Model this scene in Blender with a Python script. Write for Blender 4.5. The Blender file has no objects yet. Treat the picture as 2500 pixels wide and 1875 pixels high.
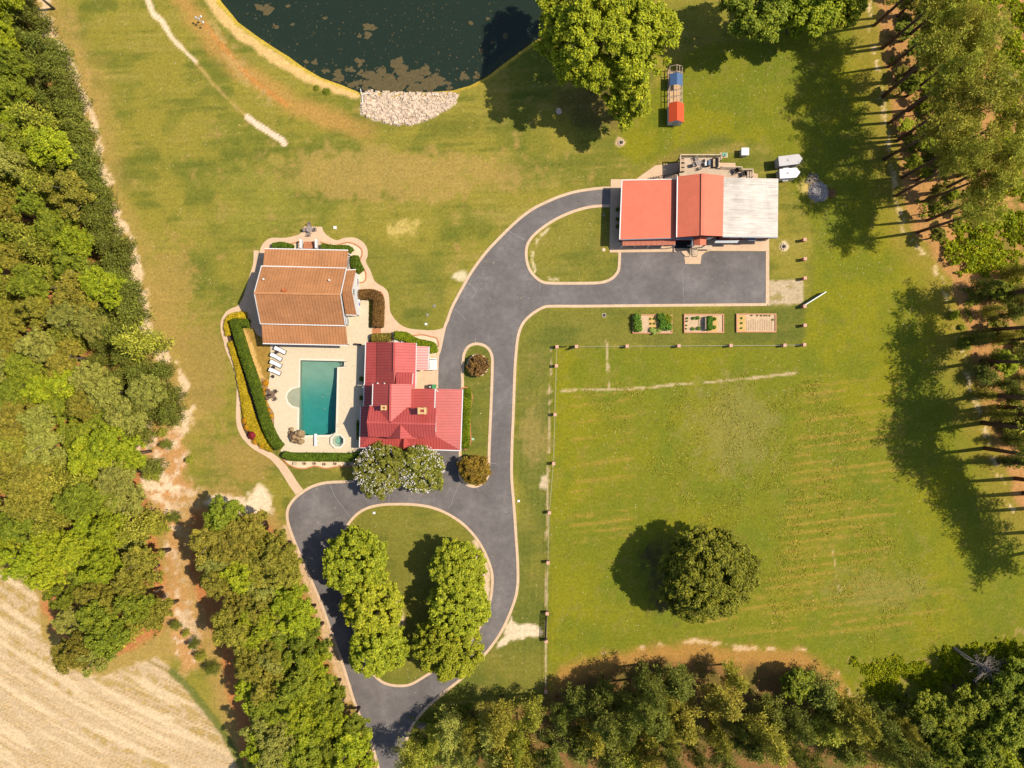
import bpy, math, random
import numpy as np
from mathutils import Vector, Matrix
from mathutils.geometry import tessellate_polygon

# ------------------------------------------------------------------ camera, light, exposure
scene = bpy.context.scene
col = scene.collection
S = 0.068            # metres per source pixel on the ground
CAMH = 118.0         # flying height of the camera
R = math.radians
SUN_EL, SUN_AZ = 55.0, 6.5        # sun: east, a little north of it

cam_d = bpy.data.cameras.new("camera")
cam_d.sensor_width = 36.0
cam_d.lens = 18.0 * CAMH / (1250 * S)
cam_d.clip_end = 6000
cam_d.clip_start = 1.0
cam = bpy.data.objects.new("camera", cam_d)
cam.location = (0, 0, CAMH)
col.objects.link(cam)
scene.camera = cam

world = bpy.data.worlds.new("World")
scene.world = world
world.use_nodes = True
wn = world.node_tree.nodes
wl = world.node_tree.links
for n in list(wn):
    wn.remove(n)
w_out = wn.new("ShaderNodeOutputWorld")
w_bg = wn.new("ShaderNodeBackground")
w_sky = wn.new("ShaderNodeTexSky")
w_sky.sky_type = 'NISHITA'
w_sky.sun_disc = False
w_sky.sun_elevation = R(SUN_EL)
w_sky.sun_rotation = R(90 - SUN_AZ)
w_bg.inputs["Strength"].default_value = 0.115
wl.new(w_sky.outputs[0], w_bg.inputs["Color"])
wl.new(w_bg.outputs[0], w_out.inputs["Surface"])

sun_d = bpy.data.lights.new("sun", 'SUN')
sun_d.energy = 4.6
sun_d.angle = R(0.53)
sun_d.color = (1.0, 0.91, 0.76)
sun = bpy.data.objects.new("sun", sun_d)
_d = Vector((math.cos(R(SUN_EL)) * math.cos(R(SUN_AZ)), math.cos(R(SUN_EL)) * math.sin(R(SUN_AZ)), math.sin(R(SUN_EL))))
sun.rotation_euler = (-_d).to_track_quat('-Z', 'Y').to_euler()
sun.location = (60, 10, 90)
col.objects.link(sun)

scene.view_settings.view_transform = 'Standard'
scene.view_settings.look = 'None'
scene.view_settings.gamma = 1.0
scene.view_settings.use_curve_mapping = False
scene.view_settings.exposure = 0.78
scene.render.engine = 'CYCLES'
scene.cycles.max_bounces = 6
scene.cycles.diffuse_bounces = 3
scene.cycles.glossy_bounces = 3
scene.cycles.transparent_max_bounces = 16
scene.cycles.use_denoising = True
scene.cycles.caustics_reflective = False
scene.cycles.caustics_refractive = False

# ------------------------------------------------------------------ helpers
KEXP = 1.9
LEAFK = 2.0


def lin(v):
    v = v / 255.0
    return v / 12.92 if v <= 0.04045 else ((v + 0.055) / 1.055) ** 2.4


def C(r, g, b, k=1.0):
    """base colour of a surface that shows as this sRGB colour in full sun"""
    return tuple(lin(v) / KEXP * k for v in (r, g, b))


def W(px, py, h=0.0):
    """survey point: source pixel and height above ground -> metres"""
    k = (1 - h / CAMH) * S
    return Vector(((px - 1250) * k, (937.5 - py) * k, h))


class Z:
    def __init__(self, x0, y0, s):
        self.x0, self.y0, self.s = x0, y0, s

    def __call__(self, *pts):
        return [(self.x0 + p[0] / self.s, self.y0 + p[1] / self.s) for p in pts]

    def w(self, x, y, h=0.0):
        return W(self.x0 + x / self.s, self.y0 + y / self.s, h)


ZA = Z(530, 530, 3.687)
ZP = Z(540, 800, 3.687)
R1 = Z(860, 800, 7.373)
R2 = Z(860, 920, 7.373)
R5 = Z(620, 950, 7.373)
ZW = Z(1450, 350, 3.687)
W3 = Z(1580, 360, 7.373)
W4 = Z(1480, 480, 5.267)
D8 = Z(1040, 420, 3.687)
L7 = Z(680, 1160, 3.5677)
ZM = Z(1100, 820, 4.367)
T1 = Z(0, 0, 3.5376)
T2 = Z(625, 0, 3.5376)
T3 = Z(1250, 0, 3.5376)
T4 = Z(1875, 0, 3.5376)
T6 = Z(625, 1250, 3.5376)
T7 = Z(1250, 1406, 3.5376)
T8 = Z(1875, 1406, 3.5376)
TC = Z(1250, 750, 3.5376)
BED = Z(1530, 750, 5.53)
TRL = Z(1880, 360, 12.289)
COOP = Z(1600, 140, 9.217)


def smooth_line(pts, n=6, closed=False):
    pts = [tuple(p) for p in pts]
    out = []
    m = len(pts)
    rng = range(m if closed else m - 1)
    for i in rng:
        if closed:
            p0, p1, p2, p3 = pts[(i - 1) % m], pts[i], pts[(i + 1) % m], pts[(i + 2) % m]
        else:
            p1, p2 = pts[i], pts[i + 1]
            p0 = pts[i - 1] if i > 0 else p1
            p3 = pts[i + 2] if i + 2 < m else p2
        for k in range(n):
            t = k / n
            out.append(tuple(0.5 * (2 * b + (c - a) * t + (2 * a - 5 * b + 4 * c - d) * t * t + (3 * b - a - 3 * c + d) * t ** 3)
                             for a, b, c, d in zip(p0, p1, p2, p3)))
    if not closed:
        out.append(pts[-1])
    return out


# ---- materials
MATS = {}


def nodes_of(name):
    m = bpy.data.materials.new(name)
    m.use_nodes = True
    nt = m.node_tree
    bsdf = nt.nodes["Principled BSDF"]
    return m, nt, bsdf


def noise(nt, scale, detail=4, rough=0.6, vec=None, coord='Object'):
    n = nt.nodes.new("ShaderNodeTexNoise")
    n.inputs["Scale"].default_value = scale
    n.inputs["Detail"].default_value = detail
    n.inputs["Roughness"].default_value = rough
    tc = nt.nodes.new("ShaderNodeTexCoord")
    nt.links.new(vec if vec is not None else tc.outputs[coord], n.inputs["Vector"])
    return n


def ramp(nt, fac, stops):
    r = nt.nodes.new("ShaderNodeValToRGB")
    while len(r.color_ramp.elements) < len(stops):
        r.color_ramp.elements.new(0.5)
    for e, (p, c) in zip(r.color_ramp.elements, stops):
        e.position = p
        e.color = (c[0], c[1], c[2], 1)
    nt.links.new(fac, r.inputs["Fac"])
    return r


def mixc(nt, a, b, fac, mode='MIX'):
    m = nt.nodes.new("ShaderNodeMix")
    m.data_type = 'RGBA'
    m.blend_type = mode
    for sock, v in ((m.inputs[6], a), (m.inputs[7], b), (m.inputs[0], fac)):
        if hasattr(v, "default_value") or hasattr(v, "is_output"):
            nt.links.new(v, sock)
        elif isinstance(v, (int, float)):
            sock.default_value = v
        else:
            sock.default_value = (v[0], v[1], v[2], 1)
    return m.outputs[2]


def scl(c, k):
    return tuple(v * k for v in c)


def plain(name, c, rough=0.6, var=0.15, scale=1.5, spec=0.3, metal=0.0, bump=0.0, fine=12.0):
    """surface with blotchy wear and fine grain"""
    if name in MATS:
        return MATS[name]
    m, nt, b = nodes_of(name)
    n1 = noise(nt, scale, 5, 0.65)
    n2 = noise(nt, fine, 3, 0.6)
    r1 = ramp(nt, n1.outputs["Fac"], [(0.3, scl(c, 1 - var)), (0.7, scl(c, 1 + var))])
    r2 = ramp(nt, n2.outputs["Fac"], [(0.3, (1 - var * 0.7,) * 3), (0.7, (1 + var * 0.4,) * 3)])
    nt.links.new(mixc(nt, r1.outputs[0], r2.outputs[0], 1.0, 'MULTIPLY'), b.inputs["Base Color"])
    b.inputs["Roughness"].default_value = rough
    b.inputs["Metallic"].default_value = metal
    b.inputs["Specular IOR Level"].default_value = spec
    if bump:
        bp = nt.nodes.new("ShaderNodeBump")
        bp.inputs["Strength"].default_value = bump
        bp.inputs["Distance"].default_value = 0.05
        nt.links.new(n2.outputs["Fac"], bp.inputs["Height"])
        nt.links.new(bp.outputs[0], b.inputs["Normal"])
    MATS[name] = m
    return m


def yel(c, k):
    return (c[0] * k * 1.16, c[1] * k * 1.01, c[2] * k * 0.60)


def leafmat(name, c1, c2, trans=0.35, dark=0.6):
    """leaves: colour differs from leaf to leaf, from clump to clump and from plant to plant"""
    if name in MATS:
        return MATS[name]
    m, nt, b = nodes_of(name)
    geo = nt.nodes.new("ShaderNodeNewGeometry")
    oi = nt.nodes.new("ShaderNodeObjectInfo")
    n1 = noise(nt, 0.9, 4, 0.7)
    add = nt.nodes.new("ShaderNodeMath"); add.operation = 'MULTIPLY_ADD'
    nt.links.new(geo.outputs["Random Per Island"], add.inputs[0])
    add.inputs[1].default_value = 0.45
    nt.links.new(n1.outputs["Fac"], add.inputs[2])
    kk = LEAFK
    rr = ramp(nt, add.outputs[0], [(0.35, yel(c2, dark * kk)), (0.62, yel(c2, kk)), (1.0, yel(c1, kk))])
    hv = nt.nodes.new("ShaderNodeHueSaturation")
    mr = nt.nodes.new("ShaderNodeMapRange")
    mr.inputs["To Min"].default_value = 0.86
    mr.inputs["To Max"].default_value = 1.14
    nt.links.new(oi.outputs["Random"], mr.inputs["Value"])
    nt.links.new(mr.outputs[0], hv.inputs["Value"])
    mr2 = nt.nodes.new("ShaderNodeMapRange")
    mr2.inputs["To Min"].default_value = 0.492
    mr2.inputs["To Max"].default_value = 0.508
    mlt = nt.nodes.new("ShaderNodeMath"); mlt.operation = 'FRACT'
    ml2 = nt.nodes.new("ShaderNodeMath"); ml2.operation = 'MULTIPLY'; ml2.inputs[1].default_value = 7.31
    nt.links.new(oi.outputs["Random"], ml2.inputs[0]); nt.links.new(ml2.outputs[0], mlt.inputs[0])
    nt.links.new(mlt.outputs[0], mr2.inputs["Value"]); nt.links.new(mr2.outputs[0], hv.inputs["Hue"])
    nt.links.new(rr.outputs[0], hv.inputs["Color"])
    nt.links.new(hv.outputs[0], b.inputs["Base Color"])
    b.inputs["Roughness"].default_value = 0.6
    b.inputs["Specular IOR Level"].default_value = 0.12
    tr = nt.nodes.new("ShaderNodeBsdfTranslucent")
    nt.links.new(hv.outputs[0], tr.inputs["Color"])
    mx = nt.nodes.new("ShaderNodeMixShader")
    mx.inputs[0].default_value = trans
    out = nt.nodes["Material Output"]
    nt.links.new(b.outputs[0], mx.inputs[1])
    nt.links.new(tr.outputs[0], mx.inputs[2])
    nt.links.new(mx.outputs[0], out.inputs["Surface"])
    MATS[name] = m
    return m


# ---- objects
def tag(o, label=None, cat=None, group=None, kind=None):
    if label:
        o["label"] = label
    if cat:
        o["category"] = cat
    if group:
        o["group"] = group
    if kind:
        o["kind"] = kind
    return o


def link(name, mesh, parent=None, mat=None):
    o = bpy.data.objects.new(name, mesh)
    col.objects.link(o)
    if parent is not None:
        o.parent = parent
        o.matrix_parent_inverse = parent.matrix_world.inverted() if False else Matrix()
    if mat is not None and mesh is not None:
        if len(mesh.materials) == 0:
            mesh.materials.append(mat)
        elif mesh.materials[0] is not mat:
            o.material_slots[0].link = 'OBJECT'
            o.material_slots[0].material = mat
    return o


def thing(name, label, cat, loc=(0, 0, 0), group=None, rz=0.0):
    o = bpy.data.objects.new(name, None)
    o.empty_display_size = 0.3
    o.location = loc
    o.rotation_euler = (0, 0, rz)
    col.objects.link(o)
    return tag(o, label, cat, group)


class MB:
    """collects shapes for ONE mesh object; off is taken off every vertex (the parent's place)"""

    def __init__(self, off=(0, 0, 0)):
        self.v, self.f = [], []
        self.off = Vector(off)

    def add(self, vs, fs):
        k = len(self.v)
        self.v += [tuple(Vector(p) - self.off) for p in vs]
        self.f += [tuple(i + k for i in f) for f in fs]
        return self

    def quad(self, *p):
        return self.add(p, [tuple(range(len(p)))])

    def box(self, x0, y0, z0, x1, y1, z1):
        vs = [(x, y, z) for z in (z0, z1) for y in (y0, y1) for x in (x0, x1)]
        return self.add(vs, [(0, 2, 3, 1), (4, 5, 7, 6), (0, 1, 5, 4), (2, 6, 7, 3), (0, 4, 6, 2), (1, 3, 7, 5)])

    def cbox(self, c, sx, sy, z0, z1, rz=0.0):
        ca, sa = math.cos(rz), math.sin(rz)
        vs = []
        for z in (z0, z1):
            for dy in (-sy / 2, sy / 2):
                for dx in (-sx / 2, sx / 2):
                    vs.append((c[0] + dx * ca - dy * sa, c[1] + dx * sa + dy * ca, z))
        return self.add(vs, [(0, 2, 3, 1), (4, 5, 7, 6), (0, 1, 5, 4), (2, 6, 7, 3), (0, 4, 6, 2), (1, 3, 7, 5)])

    def beam(self, p, q, w, h=None, up=(0, 0, 1)):
        p, q = Vector(p), Vector(q)
        d = q - p
        if d.length < 1e-6:
            return self
        d.normalize()
        u = Vector(up)
        s = d.cross(u)
        if s.length < 1e-4:
            s = d.cross(Vector((1, 0, 0)))
        s.normalize()
        u = s.cross(d)
        h = h or w
        vs = []
        for c in (p, q):
            for a, b in ((-1, -1), (1, -1), (1, 1), (-1, 1)):
                vs.append(c + s * (a * w / 2) + u * (b * h / 2))
        return self.add(vs, [(0, 1, 2, 3), (7, 6, 5, 4), (0, 4, 5, 1), (1, 5, 6, 2), (2, 6, 7, 3), (3, 7, 4, 0)])

    def tube(self, pts, rad, n=6, cap=True):
        pts = [Vector(p) for p in pts]
        if not isinstance(rad, (list, tuple)):
            rad = [rad] * len(pts)
        vs, fs = [], []
        for i, p in enumerate(pts):
            d = (pts[min(i + 1, len(pts) - 1)] - pts[max(i - 1, 0)])
            d.normalize()
            a = d.cross(Vector((0.31, 0.17, 0.93)))
            if a.length < 1e-3:
                a = d.cross(Vector((1, 0, 0)))
            a.normalize()
            b = d.cross(a)
            for k in range(n):
                t = 2 * math.pi * k / n
                vs.append(p + (a * math.cos(t) + b * math.sin(t)) * rad[i])
        for i in range(len(pts) - 1):
            for k in range(n):
                fs.append((i * n + k, i * n + (k + 1) % n, (i + 1) * n + (k + 1) % n, (i + 1) * n + k))
        if cap:
            fs.append(tuple(range(n - 1, -1, -1)))
            fs.append(tuple((len(pts) - 1) * n + k for k in range(n)))
        return self.add(vs, fs)

    def prism(self, poly, z0, z1):
        """vertical prism on a plan polygon (x, y)"""
        n = len(poly)
        vs = [(p[0], p[1], z0) for p in poly] + [(p[0], p[1], z1) for p in poly]
        fs = [(i, (i + 1) % n, n + (i + 1) % n, n + i) for i in range(n)]
        tri = tessellate_polygon([[Vector((p[0], p[1], 0)) for p in poly]])
        fs += [(n + a, n + b, n + c) for a, b, c in tri] + [(c, b, a) for a, b, c in tri]
        return self.add(vs, fs)

    def lathe(self, c, prof, n=12):
        vs, fs = [], []
        for r, z in prof:
            for k in range(n):
                t = 2 * math.pi * k / n
                vs.append((c[0] + r * math.cos(t), c[1] + r * math.sin(t), c[2] + z))
        for i in range(len(prof) - 1):
            for k in range(n):
                fs.append((i * n + k, i * n + (k + 1) % n, (i + 1) * n + (k + 1) % n, (i + 1) * n + k))
        fs.append(tuple(range(n - 1, -1, -1)))
        fs.append(tuple((len(prof) - 1) * n + k for k in range(n)))
        return self.add(vs, fs)

    def build(self, name, mat, parent=None):
        me = bpy.data.meshes.new(name)
        me.from_pydata(self.v, [], self.f)
        me.update()
        return link(name, me, parent, mat)


def sheet(name, mat, outer, holes=(), z=0.0, parent=None, kind='structure', depth=0.0):
    loops = [[Vector((p[0], p[1], 0)) for p in lp] for lp in [outer] + list(holes)]
    tri = tessellate_polygon(loops)
    vs = [(p.x, p.y, z) for lp in loops for p in lp]
    fs = []
    for a, b, c in tri:
        va, vb, vc = vs[a], vs[b], vs[c]
        if (vb[0] - va[0]) * (vc[1] - va[1]) - (vb[1] - va[1]) * (vc[0] - va[0]) < 0:
            b, c = c, b
        fs.append((a, b, c))
    if depth:
        k0 = 0
        for lp in loops:
            n = len(lp)
            base = len(vs)
            vs += [(p.x, p.y, z - depth) for p in lp]
            for i in range(n):
                j = (i + 1) % n
                fs.append((k0 + i, k0 + j, base + j, base + i))
            k0 += n
            # indices of following loops are unaffected: skirts are appended at the end
        # (loop starts counted on the top ring only)
    me = bpy.data.meshes.new(name)
    me.from_pydata(vs, [], fs)
    me.update()
    o = link(name, me, parent, mat)
    if kind:
        o["kind"] = kind
    return o


def ribbon(name, mat, pts, width, z0, z1, closed=False, parent=None, kind='structure'):
    """raised strip along a plan line; width a number or one per point"""
    P = [Vector((p[0], p[1])) for p in pts]
    n = len(P)
    wd = width if isinstance(width, (list, tuple)) else [width] * n
    vs, fs = [], []
    for i in range(n):
        if closed:
            d = P[(i + 1) % n] - P[i - 1]
        else:
            d = P[min(i + 1, n - 1)] - P[max(i - 1, 0)]
        if d.length < 1e-6:
            d = Vector((1, 0))
        d.normalize()
        s = Vector((-d.y, d.x)) * (wd[i] / 2)
        for q, z in ((P[i] + s, z0), (P[i] + s, z1), (P[i] - s, z1), (P[i] - s, z0)):
            vs.append((q.x, q.y, z))
    for i in range(n if closed else n - 1):
        j = (i + 1) % n
        for k in range(3):
            fs.append((4 * i + k, 4 * i + k + 1, 4 * j + k + 1, 4 * j + k)[::-1])
    if not closed:
        fs.append((0, 1, 2, 3))
        fs.append((4 * n - 1, 4 * n - 2, 4 * n - 3, 4 * n - 4))
    me = bpy.data.meshes.new(name)
    me.from_pydata(vs, [], fs)
    me.update()
    o = link(name, me, parent, mat)
    if kind:
        o["kind"] = kind
    return o


def wl2(pts, h=0.0):
    return [W(p[0], p[1], h) for p in pts]


_O1 = ["", "first", "second", "third", "fourth", "fifth", "sixth", "seventh", "eighth", "ninth", "tenth", "eleventh", "twelfth",
       "thirteenth", "fourteenth", "fifteenth", "sixteenth", "seventeenth", "eighteenth", "nineteenth"]
_T = ["", "", "twenty", "thirty", "forty", "fifty", "sixty", "seventy", "eighty", "ninety"]
_TO = ["", "", "twentieth", "thirtieth", "fortieth", "fiftieth", "sixtieth", "seventieth", "eightieth", "ninetieth"]


def ordw(n):
    if n < 20:
        return _O1[n]
    t, u = divmod(n, 10)
    return _TO[t] if u == 0 else _T[t] + "-" + _O1[u]


# ------------------------------------------------------------------ numpy noise and distance fields (pixel-plan coordinates)
class VNoise:
    def __init__(self, seed):
        self.t = np.random.RandomState(seed).rand(256, 256).astype(np.float32)

    def __call__(self, x, y):
        xi = np.floor(x).astype(int)
        yi = np.floor(y).astype(int)
        fx = (x - xi).astype(np.float32)
        fy = (y - yi).astype(np.float32)
        fx = fx * fx * (3 - 2 * fx)
        fy = fy * fy * (3 - 2 * fy)
        a, b = xi & 255, yi & 255
        a1, b1 = (a + 1) & 255, (b + 1) & 255
        t = self.t
        return (t[a, b] * (1 - fx) + t[a1, b] * fx) * (1 - fy) + (t[a, b1] * (1 - fx) + t[a1, b1] * fx) * fy


def fbm(seed, x, y, sx, sy=None, octv=4, ang=0.0, gain=0.55):
    sy = sy or sx
    if ang:
        ca, sa = math.cos(ang), math.sin(ang)
        x, y = x * ca + y * sa, -x * sa + y * ca
    v = VNoise(seed)
    out, amp, tot = 0, 1.0, 0.0
    for o in range(octv):
        out = out + amp * v(x / sx * 2 ** o + 31.7 * o, y / sy * 2 ** o + 17.3 * o)
        tot += amp
        amp *= gain
    return out / tot


def sstep(a, b, x):
    t = np.clip((x - a) / (b - a), 0, 1)
    return t * t * (3 - 2 * t)


def dist_line(x, y, pts, closed=False):
    d2 = np.full(x.shape, 1e12, np.float32)
    n = len(pts)
    for i in range(n if closed else n - 1):
        ax, ay = pts[i]
        bx, by = pts[(i + 1) % n]
        ex, ey = bx - ax, by - ay
        L = ex * ex + ey * ey + 1e-9
        t = np.clip(((x - ax) * ex + (y - ay) * ey) / L, 0, 1)
        d2 = np.minimum(d2, (x - ax - t * ex) ** 2 + (y - ay - t * ey) ** 2)
    return np.sqrt(d2)


def inside(x, y, pts):
    r = np.zeros(x.shape, bool)
    n = len(pts)
    for i in range(n):
        ax, ay = pts[i]
        bx, by = pts[(i + 1) % n]
        if ay == by:
            continue
        c = ((ay > y) != (by > y)) & (x < (bx - ax) * (y - ay) / (by - ay) + ax)
        r ^= c
    return r


def sdist(x, y, pts):
    """distance to the outline, positive inside"""
    d = dist_line(x, y, pts, True)
    return np.where(inside(x, y, pts), d, -d)

# ------------------------------------------------------------------ plan outlines (source pixels)
POND = [(505, -260), (500, -150), (518, -50), (537, 0), (554, 20), (579, 51), (625, 85), (667, 113), (704, 136), (738, 161), (783, 187), (828, 203),
        (874, 222), (908, 224), (950, 221), (992, 224), (1049, 222), (1105, 218), (1148, 206), (1190, 184), (1219, 161), (1250, 138), (1292, 107),
        (1318, 90), (1345, 60), (1362, 20), (1372, -40), (1385, -150), (1380, -260)]
LEFTWOOD = [(-80, -80), (60, -60), (110, 60), (140, 130), (180, 220), (205, 330), (230, 430), (255, 520), (295, 620), (325, 720), (340, 790), (360, 860), (410, 930),
            (425, 1010), (385, 1060), (345, 1060), (355, 1110), (370, 1200), (395, 1290), (405, 1360), (425, 1420), (425, 1500), (400, 1560), (330, 1600),
            (240, 1630), (160, 1600), (110, 1540), (85, 1480), (95, 1440), (60, 1400), (-80, 1380)]
WOOD2 = [(470, 1250), (560, 1235), (640, 1270), (690, 1330), (715, 1400), (745, 1470), (770, 1530), (790, 1600), (810, 1680), (840, 1750), (880, 1860), (910, 1990),
         (600, 1990), (585, 1800), (560, 1700), (540, 1600), (500, 1500), (465, 1400)]
FIELD = [(-120, 1395), (20, 1395), (60, 1405), (90, 1450), (100, 1550), (170, 1640), (250, 1650), (380, 1600), (425, 1640), (470, 1690), (520, 1750), (560, 1820), (585, 1880),
         (640, 2100), (-120, 2100)]
BOTWOOD = [(990, 1790), (1040, 1730), (1110, 1700), (1220, 1690), (1300, 1680), (1350, 1640), (1430, 1610), (1560, 1585), (1700, 1570), (1800, 1590), (1960, 1590),
           (2040, 1640), (2070, 1700), (2140, 1720), (2230, 1740), (2240, 2100), (960, 2100)]
RIGHTWOOD = [(2130, -80), (2140, 60), (2160, 200), (2180, 330), (2200, 450), (2220, 560), (2290, 640), (2320, 700), (2340, 760), (2360, 840), (2380, 930),
             (2410, 1020), (2440, 1120), (2480, 1230), (2560, 1330), (2700, 1400), (2700, -80)]

KERB_W = smooth_line(D8((1660, 143), (1560, 147), (1450, 160), (1330, 182), (1200, 222), (1090, 268), (980, 322), (900, 375), (820, 440), (740, 515), (650, 605),
                        (560, 700), (480, 800), (400, 915), (340, 1020), (280, 1130), (230, 1230), (195, 1330), (165, 1410), (125, 1600)) + [(1069, 868), (1067, 900), (1066.5, 948)], 4)
KERB_SW = smooth_line([(866, 1175.4)] + L7((550, 58), (420, 65), (310, 92), (220, 140), (140, 205), (90, 275), (75, 340), (85, 420), (120, 530), (165, 640), (230, 790),
                                           (300, 950), (380, 1140), (440, 1310), (500, 1480), (560, 1650)) + [(851, 1668), (867, 1719), (884, 1760), (904, 1805), (924, 1875), (952, 1990)], 4)
KERB_E = smooth_line([(990, 1990), (987, 1875), (990, 1820), (1004, 1776), (1038, 1731), (1085, 1690), (1138, 1647)] +
                     L7((1720, 1640), (1830, 1520), (1930, 1380), (2000, 1240), (2060, 1080), (2082, 960), (2085, 850), (2080, 700), (2070, 560), (2060, 400), (2045, 200), (2030, 0)) +
                     [(1250, 1090), (1253, 1017), (1257, 904), (1259.7, 864.8), (1263.8, 826.8), (1270.5, 802.4), (1281.4, 783.4), (1300.4, 765.8), (1324.8, 751.4), (1346.5, 747.6),
                      (1420, 747.6), (1530, 746.5), (1640, 745.5), (1760, 744.5), (1872, 743.5)], 4)
ISL_N = smooth_line(D8((1655, 305), (1540, 308), (1430, 325), (1330, 355), (1230, 395), (1130, 448), (1040, 510), (970, 570), (925, 630), (905, 690), (903, 760), (915, 830),
                       (940, 890), (985, 945), (1040, 985), (1110, 1000), (1300, 1002), (1500, 1000), (1600, 990), (1670, 960), (1715, 915), (1737, 860), (1743, 725)), 4)
ISL_M = smooth_line(ZM((128, 560), (125, 420), (135, 250), (150, 180), (190, 115), (250, 88), (310, 88), (370, 110), (420, 160), (443, 230), (445, 320), (438, 600), (425, 900),
                       (412, 1200), (408, 1400), (400, 1480), (370, 1540), (310, 1590), (240, 1605), (170, 1580), (115, 1530), (100, 1470), (98, 1350), (103, 1220)), 4, True)
ISL_S = smooth_line([(839.8, 1298.7)] + L7((620, 410), (690, 335), (780, 285), (900, 258), (1050, 252), (1200, 258), (1330, 280), (1450, 325), (1560, 390), (1650, 465), (1730, 560),
                                           (1790, 660), (1840, 780), (1862, 880), (1858, 1000), (1835, 1120)) +
                    [(1170.6, 1532.7), (1135, 1580), (1092, 1618), (1043.4, 1647), (1029, 1656), (1001, 1671), (970, 1674), (941.6, 1668.4), (921.8, 1655.6), (897, 1625), (875, 1570), (855, 1510),
                     (835, 1450), (822, 1400), (818, 1365), (825, 1330)], 4, True)
POOL = ZP((710, 285), (1112, 293), (1112, 357), (1055, 358), (1048, 650), (1040, 945), (985, 972), (740, 979), (692, 975), (696, 722), (640, 712), (600, 675), (584, 627), (598, 580),
          (640, 545), (703, 532))
SPA_C = ZP((1056, 1018))[0]

# ------------------------------------------------------------------ ground: one sheet, fine inside the picture, coarse out to the horizon
STEP = 0.30
gx = np.concatenate([-np.geomspace(2200, 96, 14), np.arange(-94, 94.01, STEP), np.geomspace(96, 2200, 14)])
gy = np.concatenate([-np.geomspace(2200, 74, 14), np.arange(-72, 72.01, STEP), np.geomspace(74, 2200, 14)])
GX, GY = np.meshgrid(gx, gy)
X = (GX / S + 1250).astype(np.float32)
Y = (937.5 - GY / S).astype(np.float32)
col_g = np.zeros(X.shape + (3,), np.float32)


def paint(c, m):
    global col_g
    m = m[..., None]
    col_g = col_g * (1 - m) + np.array(c, np.float32) * m


nA = fbm(1, X, Y, 190, octv=4)
nB = fbm(2, X, Y, 60, octv=4)
nC = fbm(3, X, Y, 14, octv=4)
nD = fbm(4, X, Y, 5, octv=3)
nE = fbm(5, X, Y, 260, 16, 4, ang=R(-4))       # mowing streaks
nF = fbm(6, X, Y, 30, octv=5)
nV = fbm(16, X, Y, 12, 170, 4)                  # streaks the other way
# lawns
col_g[:] = C(152, 142, 64)
paint(C(124, 126, 54), sstep(0.42, 0.66, nA * 0.55 + nB * 0.45))
paint(C(162, 148, 80), 0.75 * sstep(0.52, 0.74, 0.6 * nE + 0.4 * nF))
paint(C(104, 112, 48), 0.6 * sstep(0.50, 0.68, 1 - nE) * sstep(0.4, 0.6, nB))
paint(C(176, 146, 92), 0.75 * sstep(0.56, 0.76, nF * 0.6 + nC * 0.4) * sstep(0.45, 0.65, nA))
# lawns kept greener: the islands, the strips along the drive and round the beds
for poly, a in ((ISL_S, 0.6), (ISL_M, 0.75), (ISL_N, 0.3), ([(1262, 752), (1965, 746), (1965, 842), (1360, 848), (1330, 1700), (1100, 1700), (1262, 1450)], 0.65),
                ([(680, 1060), (760, 1120), (860, 1175), (760, 1190), (720, 1200), (660, 1110)], 0.7), ([(860, 560), (1080, 640), (1090, 800), (930, 790), (900, 700)], 0.4)):
    m = sstep(-8, 8, sdist(X, Y, poly) + (nF - 0.5) * 30)
    paint(C(104, 112, 54), m * a * (0.55 + 0.6 * nB))
# pasture: yellower
PAST = [(1350, 852), (1960, 846), (1985, 700), (1985, 560), (1880, 350), (1740, 330), (1560, 400), (1500, 360), (1560, 250), (1700, 120), (2000, 60), (2140, -80), (2700, -80), (2700, 2000), (1330, 2000)]
mp = sstep(-14, 14, sdist(X, Y, PAST) + (nF - 0.5) * 30)
paint(C(124, 130, 38), mp * 0.85)
paint(C(144, 140, 38), mp * 0.8 * sstep(0.45, 0.7, nA))
paint(C(112, 124, 42), mp * 0.6 * sstep(0.45, 0.7, 1 - nB))
paint(C(142, 134, 66), mp * 0.55 * sstep(0.5, 0.72, nC) * sstep(0.4, 0.6, nF))
nS = fbm(7, X, Y, 150, 9, 3, ang=R(-6))
band = np.maximum(sstep(0, 30, 90 - np.abs(X - 1470)) * sstep(0, 60, 220 - np.abs(Y - 1130)), sstep(0, 40, 150 - np.abs(X - 2060 + (Y - 1200) * 0.1)) * sstep(0, 60, 320 - np.abs(Y - 1220)))
band = np.maximum(band, sstep(0, 60, 330 - np.abs(X - 2000)) * sstep(0, 40, 90 - np.abs(Y - 1480)))
thin = sstep(0.62, 0.95, 0.5 + 0.5 * np.sin((Y + 0.12 * X + 5 * nB) * 2 * math.pi / 21.0))
paint(C(172, 144, 72), mp * band * 0.75 * thin * sstep(0.42, 0.58, nS * 0.6 + nC * 0.4))
paint(C(158, 142, 60), mp * band * 0.35 * sstep(0.5, 0.68, nS))
for i in range(9):      # mower rows along the left fence of the pasture
    y0 = 980 + 31 * i
    xe = 1440 + 25 * i
    d = np.abs(Y - (y0 - 0.11 * (X - 1385)))
    paint(C(178, 146, 80), 0.6 * sstep(5, 0.5, d + nC * 6) * sstep(1380, 1392, X) * sstep(xe + 30, xe - 30, X) * sstep(0.35, 0.6, fbm(40 + i, X, Y, 22, 9, 3)))
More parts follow.
